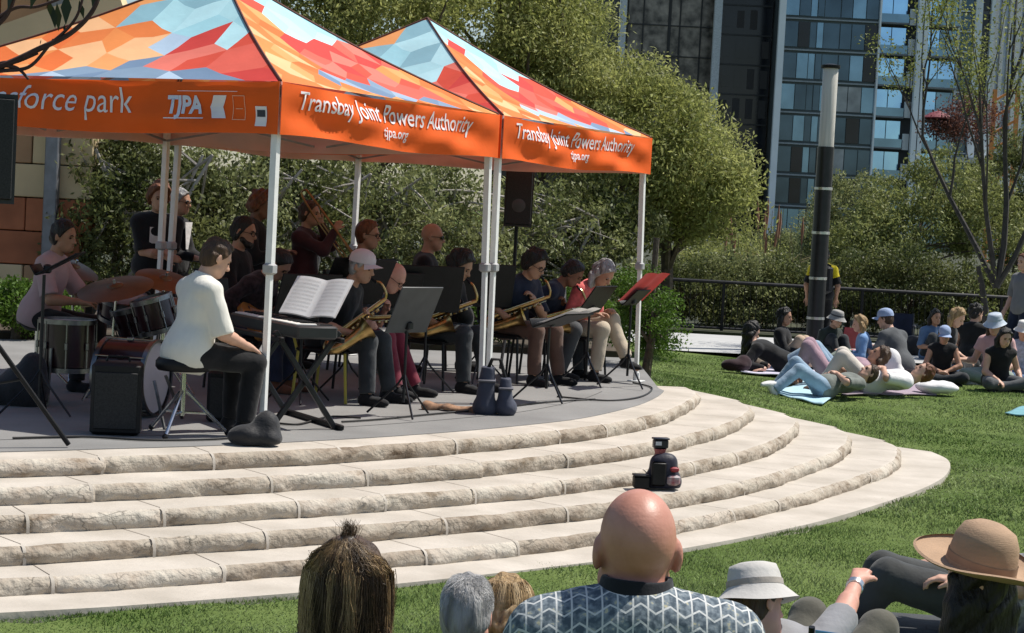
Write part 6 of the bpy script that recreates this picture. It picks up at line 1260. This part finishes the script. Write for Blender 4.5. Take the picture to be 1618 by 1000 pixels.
def low_chair(label, loc, rz, mt, hgt=.28, group='folding chairs of the audience', back=.42, wd=.5):
    c = thing('folding_chair', label, 'chair', loc, rz, group); mb = MB(); mb.grid(lambda u, v: (.24 - .48 * u, (v - .5) * wd, hgt - .035 * math.sin(PI * u) * math.sin(PI * v)), 8, 8); mb.grid(lambda u, v: (.24 - .48 * u, (v - .5) * wd, hgt - .008 - .035 * math.sin(PI * u) * math.sin(PI * v)), 8, 8); mb.build('seat', mt, c)
    mb = MB()
    for off in (0, -.012): mb.grid(lambda u, v, off=off: (-.24 - .10 * u + off - .03 * math.sin(PI * v), (v - .5) * wd, hgt + .02 + back * u), 8, 8)
    mb.build('backrest', mt, c)
    for sy in (1, -1):
        y = sy * (wd / 2 + .012); mb = MB(); mb.tube([(.26, y, 0), (-.2, y, hgt), (-.24, y, hgt + .02), (-.345, y, hgt + back + .03)], .012, 8); mb.build('rear_frame', DKMETAL, c); mb = MB(); mb.tube([(-.28, y * 1.03, 0), (.25, y * 1.03, hgt)], .012, 8); mb.build('leg', DKMETAL, c)
        mb = MB(); mb.box((-.02, y * 1.05, hgt + .19), (.42, .05, .025), bev=.01); mb.tube([(.16, y * 1.05, hgt + .18), (.22, y * 1.03, hgt)], .01, 6); mb.build('armrest', DKMETAL, c)
    return c
cc_ = low_chair('navy blue folding chair standing behind the man in the slate grey T-shirt', onlawn(1430, 560) + Vector((0, .6, -.03)), R(-100), C_NAVY, .24, back=.34, wd=.42)
cc_ = low_chair('red backed low chair between the grey bucket hat and the woman in sky blue', onlawn(1331, 572), R(100), cloth('coral_canvas', (.52, .10, .13)), .18, back=.30, wd=.24)
# ---------------------------------------------------------------- the audience close to the camera, seen from behind
GF = 'audience in the foreground'
def shirt_mat():
    m = bpy.data.materials.new('zigzag_print_shirt'); m.use_nodes = True; t = m.node_tree; b = t.nodes['Principled BSDF']; b.inputs['Roughness'].default_value = .85; b.inputs['Specular IOR Level'].default_value = .2
    tc = t.nodes.new('ShaderNodeTexCoord'); sp = t.nodes.new('ShaderNodeSeparateXYZ'); t.links.new(tc.outputs['Object'], sp.inputs[0])
    def mt(op, a, b_=None, c=None):
        n = t.nodes.new('ShaderNodeMath'); n.operation = op
        for i, v in enumerate((a, b_, c)):
            if v is None: continue
            if isinstance(v, (int, float)): n.inputs[i].default_value = v
            else: t.links.new(v, n.inputs[i])
        return n.outputs[0]
    # along the shoulders (y) and down/forward (z and x together) so that the print wraps over them
    u = mt('MULTIPLY', sp.outputs[1], 34.0); vv = mt('ADD', mt('MULTIPLY', sp.outputs[2], 22.0), mt('MULTIPLY', sp.outputs[0], 18.0))
    zz = mt('MULTIPLY', mt('PINGPONG', u, 1.0), .55); a = mt('FRACT', mt('ADD', vv, zz)); l1 = mt('LESS_THAN', a, .13)
    fu = mt('FRACT', u); l2 = mt('LESS_THAN', mt('ABSOLUTE', mt('SUBTRACT', fu, .5)), .06)
    ln = mt('MAXIMUM', l1, l2)
    nz = t.nodes.new('ShaderNodeTexNoise'); nz.inputs['Scale'].default_value = 70; t.links.new(tc.outputs['Object'], nz.inputs[0]); cr = t.nodes.new('ShaderNodeValToRGB'); e = cr.color_ramp.elements; e[0].position = .40; e[0].color = (.075, .10, .125, 1); e[1].position = .62; e[1].color = (.21, .25, .28, 1); x = e.new(.70); x.color = (.46, .43, .30, 1)
    t.links.new(nz.outputs[0], cr.inputs[0]); mx = t.nodes.new('ShaderNodeMix'); mx.data_type = 'RGBA'; t.links.new(ln, mx.inputs[0]); t.links.new(cr.outputs[0], mx.inputs[6]); mx.inputs[7].default_value = (.55, .56, .55, 1); t.links.new(mx.outputs[2], b.inputs['Base Color'])
    n2 = t.nodes.new('ShaderNodeTexNoise'); n2.inputs['Scale'].default_value = 18; n2.inputs['Detail'].default_value = 5; t.links.new(tc.outputs['Object'], n2.inputs[0]); bp = t.nodes.new('ShaderNodeBump'); bp.inputs['Strength'].default_value = .35; bp.inputs['Distance'].default_value = .02; t.links.new(n2.outputs[0], bp.inputs['Height']); t.links.new(bp.outputs[0], b.inputs['Normal'])
    return m
def bald_skin():
    m = bpy.data.materials.new('sunburnt_scalp'); m.use_nodes = True; t = m.node_tree; b = t.nodes['Principled BSDF']; b.inputs['Roughness'].default_value = .46; b.inputs['Specular IOR Level'].default_value = .45
    tc = t.nodes.new('ShaderNodeTexCoord'); n1 = t.nodes.new('ShaderNodeTexNoise'); n1.inputs['Scale'].default_value = 16; n1.inputs['Detail'].default_value = 6; t.links.new(tc.outputs['Object'], n1.inputs[0])
    sp = t.nodes.new('ShaderNodeSeparateXYZ'); t.links.new(tc.outputs['Object'], sp.inputs[0])
    cr = t.nodes.new('ShaderNodeValToRGB'); e = cr.color_ramp.elements; e[0].position = .3; e[0].color = (.43, .19, .13, 1); e[1].position = .7; e[1].color = (.56, .265, .195, 1); t.links.new(n1.outputs[0], cr.inputs[0]); t.links.new(cr.outputs[0], b.inputs['Base Color'])
    # fine creases across the back of the head
    mp = t.nodes.new('ShaderNodeMapping'); mp.inputs['Scale'].default_value = (9, 9, 38); t.links.new(tc.outputs['Object'], mp.inputs[0]); n2 = t.nodes.new('ShaderNodeTexNoise'); n2.inputs['Scale'].default_value = 1; n2.inputs['Detail'].default_value = 3; t.links.new(mp.outputs[0], n2.inputs[0])
    bp = t.nodes.new('ShaderNodeBump'); bp.inputs['Strength'].default_value = .16; bp.inputs['Distance'].default_value = .008; t.links.new(n2.outputs[0], bp.inputs['Height'])
    n3_ = t.nodes.new('ShaderNodeTexNoise'); n3_.inputs['Scale'].default_value = 160; t.links.new(tc.outputs['Object'], n3_.inputs[0]); b2 = t.nodes.new('ShaderNodeBump'); b2.inputs['Strength'].default_value = .12; b2.inputs['Distance'].default_value = .004; t.links.new(n3_.outputs[0], b2.inputs['Height']); t.links.new(bp.outputs[0], b2.inputs['Normal']); t.links.new(b2.outputs[0], b.inputs['Normal'])
    return m
_MC['skin_burnt'] = bald_skin(); SKIN['burnt'] = (.5, .2, .14)
LG = lambda x, y: -.01
def strands(name, label_parent, mat_, curves, rad):
    """many fine locks of hair, each a thin tapering tube, in one mesh"""
    V = []; Q = []
    for c in curves:
        n0 = len(V); k = len(c); r0 = rad * random.uniform(.6, 1.4)
        for i, p in enumerate(c):
            t_ = (c[min(i + 1, k - 1)] - c[max(i - 1, 0)]).normalized(); a = t_.cross(Vector((.3, .5, .8))).normalized(); b = t_.cross(a); r_ = r0 * (1 - .75 * i / (k - 1))
            for j in range(3): an = 2 * PI * j / 3; V.append(tuple(p + a * (math.cos(an) * r_) + b * (math.sin(an) * r_)))
        for i in range(k - 1):
            for j in range(3): q = (j + 1) % 3; Q.append((n0 + i * 3 + j, n0 + i * 3 + q, n0 + i * 3 + 3 + q, n0 + i * 3 + 3 + j))
    return np_mesh(name, V, Q, mat_, label_parent)
P_['bald'] = person('bald man in a zigzag printed grey blue shirt with dark collar, from behind', LG, 92, zp=.725, lean=4, head=(0, 2, 0), at=(1007, 845, 3.9), s=1.0, skin_='burnt', hair=('bald', 'grey'), top=shirt_mat(), sleeve=.8, pants=C_KHAKI, shoes=C_BLACK, group=GF, h=.0055, coll=cloth('black_collar', (.012, .013, .017), var=.2), bk=1.16, shl=.185, wr=.005, nk=.095, extras=((-.060, .079, 1.0), (-.083, .072, .9), (.050, .100, .55)))
for o in list(P_['bald']['t'].children):
    if o.name.startswith('hair'): bpy.data.objects.remove(o)
i_ = P_['bald']; HPb = i_['HP']
low_chair('green canvas folding chair under the bald man in the printed shirt', P_['bald']['t'].location, R(92), C_GREEN, .50, back=.36)
# woman with the messy blond updo
P_['upd'] = person('woman with messy blond brown hair tied up and a blue top, from behind', LG, 84, zp=.38, lean=4, head=(2, -4, 0), at=(553, 928, 4.9), skin_='light', hair=('short', 'brown'), top=cloth('violet_blue_fleece', (.055, .065, .20), var=.15), sleeve=1, pants=C_DENIM, shoes=C_BLACK, group=GF, h=.007, coll=cloth('violet_blue_fleece', (.055, .065, .20)), nk=.135)
i_ = P_['upd']; HPb = i_['HP']; random.seed(5); V3 = lambda f, l, u: Vector(HPb(f, l, u).tolist())
def streak_mat(name, dark, mid, light, lx, sc=1.0):
    m = bpy.data.materials.new(name); m.use_nodes = True; t = m.node_tree; b = t.nodes['Principled BSDF']; b.inputs['Roughness'].default_value = .42; b.inputs['Specular IOR Level'].default_value = .45; b.inputs['Anisotropic'].default_value = .5
    tc = t.nodes.new('ShaderNodeTexCoord'); n0 = t.nodes.new('ShaderNodeTexNoise'); n0.inputs['Scale'].default_value = 9; t.links.new(tc.outputs['Object'], n0.inputs[0])
    va = t.nodes.new('ShaderNodeVectorMath'); va.operation = 'SCALE'; va.inputs['Scale'].default_value = .05; t.links.new(n0.outputs[1], va.inputs[0]); vb = t.nodes.new('ShaderNodeVectorMath'); vb.operation = 'ADD'; t.links.new(tc.outputs['Object'], vb.inputs[0]); t.links.new(va.outputs[0], vb.inputs[1])
    mp = t.nodes.new('ShaderNodeMapping'); mp.inputs['Scale'].default_value = (55 * sc, 55 * sc, 5 * sc); t.links.new(vb.outputs[0], mp.inputs[0])
    n1 = t.nodes.new('ShaderNodeTexNoise'); n1.inputs['Scale'].default_value = 1; n1.inputs['Detail'].default_value = 5; t.links.new(mp.outputs[0], n1.inputs[0]); n2 = t.nodes.new('ShaderNodeTexNoise'); n2.inputs['Scale'].default_value = lx; n2.inputs['Detail'].default_value = 2; t.links.new(tc.outputs['Object'], n2.inputs[0])
    ad = t.nodes.new('ShaderNodeMath'); ad.operation = 'MULTIPLY_ADD'; ad.inputs[1].default_value = .55; t.links.new(n2.outputs[0], ad.inputs[0]); mu = t.nodes.new('ShaderNodeMath'); mu.operation = 'MULTIPLY'; mu.inputs[1].default_value = .5; t.links.new(n1.outputs[0], mu.inputs[0]); t.links.new(mu.outputs[0], ad.inputs[2])
    cr = t.nodes.new('ShaderNodeValToRGB'); e = cr.color_ramp.elements; e[0].position = .40; e[0].color = (*dark, 1); e[1].position = .64; e[1].color = (*light, 1); x = e.new(.52); x.color = (*mid, 1); t.links.new(ad.outputs[0], cr.inputs[0]); t.links.new(cr.outputs[0], b.inputs['Base Color'])
    bp = t.nodes.new('ShaderNodeBump'); bp.inputs['Strength'].default_value = .55; bp.inputs['Distance'].default_value = .006; t.links.new(n1.outputs[0], bp.inputs['Height']); t.links.new(bp.outputs[0], b.inputs['Normal']); return m
v = Vol(); Rr = i_['Rh']; v.ell(HPb(-.022, 0, .022), (.112, .098, .100), Rr, .03); v.ell(HPb(-.035, 0, -.05), (.070, .072, .075), Rr, .05); v.cone(HPb(-.045, .004, .085), HPb(-.04, 0, .120), .046, .020, .03)
v.ell(HPb(.10, 0, -.05), (.07, .06, .10), Rr, .02, True)
V, Q = v.mesh(.0045, wrinkle=.0015, wf=70, seed=4); np_mesh('hair_mass', V, Q, M('deep_brown_hair', (.020, .012, .007), .5, col2=(.06, .034, .017), vs=40, stretch=(1, 1, .15)), i_['t']); cu = []; cl2 = []  # deep brown mass also puts shade into the gaps between locks
for k in range(5200):       # fly-away locks following the mass
    th = random.uniform(-2.0, 2.0); u0 = random.uniform(-.09, .04); c = []; r_ = random.uniform(1.0, 1.05) + (.03 if k % 40 == 0 else 0)
    for i in range(8):
        s_ = i / 7; u = u0 + (.115 - u0) * s_; rr_ = math.sqrt(max(.05, 1 - ((min(u, .118) - .015) / .118) ** 2)) * r_; th_ = th * (1 - .7 * s_ ** 1.6)
        jt = .0018 + .004 * (k % 7 == 0); c.append(V3(-.022 - .116 * rr_ * math.cos(th_), .102 * rr_ * math.sin(th_), u + .008) + Vector((random.gauss(0, jt), random.gauss(0, jt), random.gauss(0, jt))))
    (cl2 if math.sin(th * 9 + 2 * math.sin(th * 4)) + random.gauss(0, .35) > .0 else cu).append(c)
for k in range(3400):      # the lower hair hanging over the neck, the locks a little apart from one another
    th = random.uniform(-2.15, 2.15); u1 = random.uniform(-.015, .055); L = random.uniform(.09, .20); r_ = random.uniform(.90, 1.05) + (.06 * random.random() if k % 9 == 0 else 0); c = []
    for i in range(7):
        s_ = i / 6; u = u1 - L * s_; w_ = (.09 * math.sin(th * 13 + s_ * 5) + .05 * math.sin(k * 1.3 + s_ * 6)) * s_; fl = 1 + .10 * math.sin(s_ * 2.2) - .16 * s_ * s_
        c.append(V3(-.026 - .118 * r_ * fl * math.cos(th + w_), .108 * r_ * fl * math.sin(th + w_), u))
    (cl2 if math.sin(th * 9 + 2 * math.sin(th * 4)) + random.gauss(0, .35) > .05 else cu).append(c)
for k in range(140): b0 = V3(-.04 + random.gauss(0, .008), random.gauss(0, .010), .115); cu.append([b0, b0 + Vector((0, .002, .02)), b0 + Vector((.003, random.gauss(-.003, .006), .04)), b0 + Vector((.008, random.gauss(.006, .012), .045 + random.random() * .02))])
for k in range(110):
    th = random.choice((-1, 1)) * random.uniform(.3, 2.1); p = V3(-.03 - .10 * math.cos(th), .098 * math.sin(th), random.uniform(-.08, -.02)); L = random.uniform(.07, .17); o_ = (V3(-.03 - .2 * math.cos(th), .2 * math.sin(th), 0) - V3(-.03, 0, 0)).normalized()
    (cu if k % 2 else cl2).append([p + o_ * (.02 * math.sin(s_ * 2.6)) + Vector((.006 * math.sin(k + s_ * 5), .006 * math.cos(k * 1.7 + s_ * 5), -L * s_)) for s_ in [q / 6 for q in range(7)]])
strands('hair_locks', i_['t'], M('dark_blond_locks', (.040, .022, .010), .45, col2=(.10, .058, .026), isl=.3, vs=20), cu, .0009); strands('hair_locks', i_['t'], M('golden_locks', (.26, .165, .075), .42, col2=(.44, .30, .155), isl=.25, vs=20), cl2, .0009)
low_chair('blue canvas folding chair under the woman with the messy updo', P_['upd']['t'].location, R(84), C_DENIM, .34)
P_['grey'] = person('man with cropped silver hair seen from behind, next to the blond child', LG, 86, zp=.13, lean=2, head=(4, -8, 0), at=(738, 976, 6.0), skin_='pink', hair=('short', 'grey'), top=C_GREY, sleeve=.8, pants=C_CHAR, shoes=C_BLACK, group=GF, h=.007, s=.91)
i_ = P_['grey']; HPb = i_['HP']; random.seed(9); cu = []
for k in range(5200):
    th = random.uniform(-2.5, 2.5); u = random.uniform(-.085, .13)
    r_ = math.sqrt(max(.0, 1 - ((u - .015) / .122) ** 2)); p = Vector(HPb(-.014 - .104 * r_ * math.cos(th), .083 * r_ * math.sin(th), u + .008).tolist()); n_ = (p - Vector(HPb(-.012, 0, .02).tolist())).normalized(); d = Vector((math.sin(k) * .3, math.cos(k * 1.3) * .3, -1)); d = (d - n_ * d.dot(n_)).normalized()
    cu.append([p - n_ * .003, p + n_ * .0005 + d * .012, p + n_ * .0008 + d * .028])
strands('hair_locks', i_['t'], M('silver_locks', (.28, .275, .27), .3, col2=(.66, .65, .64), isl=.2, vs=14), cu, .0008)
low_chair('grey canvas low chair under the silver haired man', P_['grey']['t'].location, R(86), C_GREY, .17)
P_['kid'] = person('child with tousled blond hair and bright pink top behind the silver haired man', LG, 100, zp=.12, lean=2, head=(4, -12, 0), at=(800, 962, 6.3), s=.86, skin_='light', hair=('bob', 'blond'), top=C_PINK, sleeve=.6, pants=C_DENIM, shoes=C_WHITE, group=GF, h=.008)
i_ = P_['kid']; HPb = i_['HP']; random.seed(19); V3 = lambda f, l, u: Vector(HPb(f, l, u).tolist()); v = Vol(); v.ell(HPb(-.018, 0, .03), (.112, .094, .104), i_['Rh'], .03)
for k in range(26):
    th = -2.1 + 4.2 * k / 25; r0 = .104 + .010 * math.sin(k * 2.7); p = V3(-.02 - r0 * math.cos(th), .094 * math.sin(th), .03 + .02 * math.sin(k * 1.9)); m_ = V3(-.022 - (r0 + .012) * math.cos(th + .08), .104 * math.sin(th + .08), -.04); q = V3(-.022 - (r0 - .004) * math.cos(th + .16 * math.sin(k)), .098 * math.sin(th + .16 * math.sin(k)), -.10 - .03 * math.sin(k * 3.3) ** 2); v.cone(A3(p), A3(m_), .013, .012, .028); v.cone(A3(m_), A3(q), .012, .005, .028)
v.ell(HPb(.10, 0, -.05), (.07, .06, .10), i_['Rh'], .02, True); V, Q = v.mesh(.006, wrinkle=.005, wf=60, seed=8); np_mesh('hair_mass', V, Q, streak_mat('streaked_pale_blond_hair', (.10, .055, .022), (.30, .19, .085), (.60, .44, .25), 22, .8), i_['t'])
cu = []; cl2 = []
for k in range(3200):
    th = random.uniform(-2.2, 2.2); u1 = random.uniform(.02, .115); L = random.uniform(.10, .20); r_ = random.uniform(1.0, 1.09); c = []
    for i in range(7):
        s_ = i / 6; u = u1 - L * s_; rr_ = math.sqrt(max(.2, 1 - (max(0, u - .02) / .118) ** 2)) * r_; w_ = .10 * math.sin(th * 11 + s_ * 6) * s_
        c.append(V3(-.020 - .116 * rr_ * math.cos(th + w_), .102 * rr_ * math.sin(th + w_), u + .012))
    (cl2 if math.sin(th * 10) + random.gauss(0, .3) > .0 else cu).append(c)
strands('hair_locks', i_['t'], M('straw_locks', (.24, .15, .065), .45, col2=(.40, .27, .13), isl=.3, vs=20), cu, .0011); strands('hair_locks', i_['t'], M('pale_straw_locks', (.44, .31, .16), .45, col2=(.66, .50, .30), isl=.25, vs=20), cl2, .0011)
low_chair('small red low chair under the blond child', P_['kid']['t'].location, R(100), C_MAROON, .16, back=.3, wd=.4)
C_GT = cloth('heather_grey_cotton', (.26, .26, .27), var=.10)
P_['buck'] = person('man in pale grey bucket hat and grey T-shirt stretching out his right arm', LG, 62, zp=.12, lean=-44, lean2=-60, tilt=-6, head=(10, -30, -20), at=(1196, 985, 7.2), skin_='pink', hair=('short', 'brown'), hat=('bucket', cloth('pale_grey_hat', (.50, .48, .45), var=.06), cloth('hat_cord', (.36, .32, .28))), top=C_GT, sleeve=.95, pants=cloth('olive_grey_twill', (.10, .095, .075), var=.2), shoes=C_WHITE, group=GF, h=.008, lL=dict(a=(.62, .14, .09), pole=(.2, 0, 1)), lR=dict(a=(.62, -.16, .09), pole=(.2, -.2, 1)), aL=dict(h=(-.25, .35, .08), curl=10), aR=dict(h=(.50, -.14, .76), pole=(0, -1, .4), curl=70), bk=1.1)
el, wr_, d, n, cu_ = P_['buck']['arms'][-1]; mb = MB(); Mx = rot_to(Vector((wr_ - el).tolist())); mb.lathe([(.028, -.014), (.035, -.012), (.036, .012), (.028, .014)], Vector(wr_.tolist()) - Vector((wr_ - el).tolist()).normalized() * .03, Mx, 18, False); mb.build('watch', M('steel_watch', (.55, .55, .55), .25, .9), P_['buck']['t'])
P_['straw'] = person('woman with long dark hair under a wide tan straw hat', LG, 112, zp=.29, lean=4, head=(-4, 0, 5), at=(1540, 940, 5.7), skin_='light', hair=('long', 'black'), hat=('straw', M('tan_straw', (.36, .235, .145), .85, var=.12, vs=6, bump=.25, bs=70, stretch=(1, 1, 9)), M('tan_band', (.30, .185, .115), .8)), top=cloth('bottle_green_black', (.010, .018, .017), var=.3), sleeve=1, pants=C_BLACK, shoes=C_BLACK, group=GF, h=.008, aL=dict(h=(.15, .42, .40), pole=(-.3, 1, 0)), aR=dict(h=(.3, -.2, .4)))
low_chair('black low chair under the woman in the straw hat', P_['straw']['t'].location, R(112), C_BLACK, .22)
P_['lounge'] = person('person in dark grey trousers stretched out on a low lounger beyond the straw hat', (2.02, 8.0, -.01), 174, zp=.46, lean=-68, head=(10, 0, 0), skin_='light', hair=('short', 'black'), top=cloth('black_white_stripe', (.02, .02, .022), vs=16, col2=(.5, .5, .5)), sleeve=.8, pants=cloth('charcoal_trousers', (.05, .052, .05), var=.25), shoes=C_WHITE, group=GF, h=.009, lL=dict(a=(.66, .10, .22), pole=(.1, 0, 1), toe=(1, 0, -.2)), lR=dict(a=(.60, -.12, .18), pole=(.2, 0, 1), toe=(1, 0, -.2)))
t = thing('lounger', 'low grey lounger under the person in dark grey trousers', 'lounger', (2.02, 8.0, -.01), R(174)); mb = MB(); mb.box((.25, 0, .33), (.75, .55, .04), bev=.012); mb.build('seat', C_GREY, t); mb = MB(); mb.box((-.48, 0, .50), (.85, .55, .04), Euler((0, .42, 0)).to_matrix(), bev=.012); mb.build('backrest', C_GREY, t)
for sx in (.5, -.1):
    for sy in (.25, -.25): mb = MB(); mb.tube([(sx, sy, .32), (sx + .04, sy, 0)], .014, 6); mb.build('leg', DKMETAL, t)
low_chair('pale blue canvas chair back showing at the bottom edge beside the straw hat', (1.32, 7.05, -.01), R(80), cloth('pale_blue_canvas', (.22, .45, .66), var=.06), .16, back=.40, wd=.30)
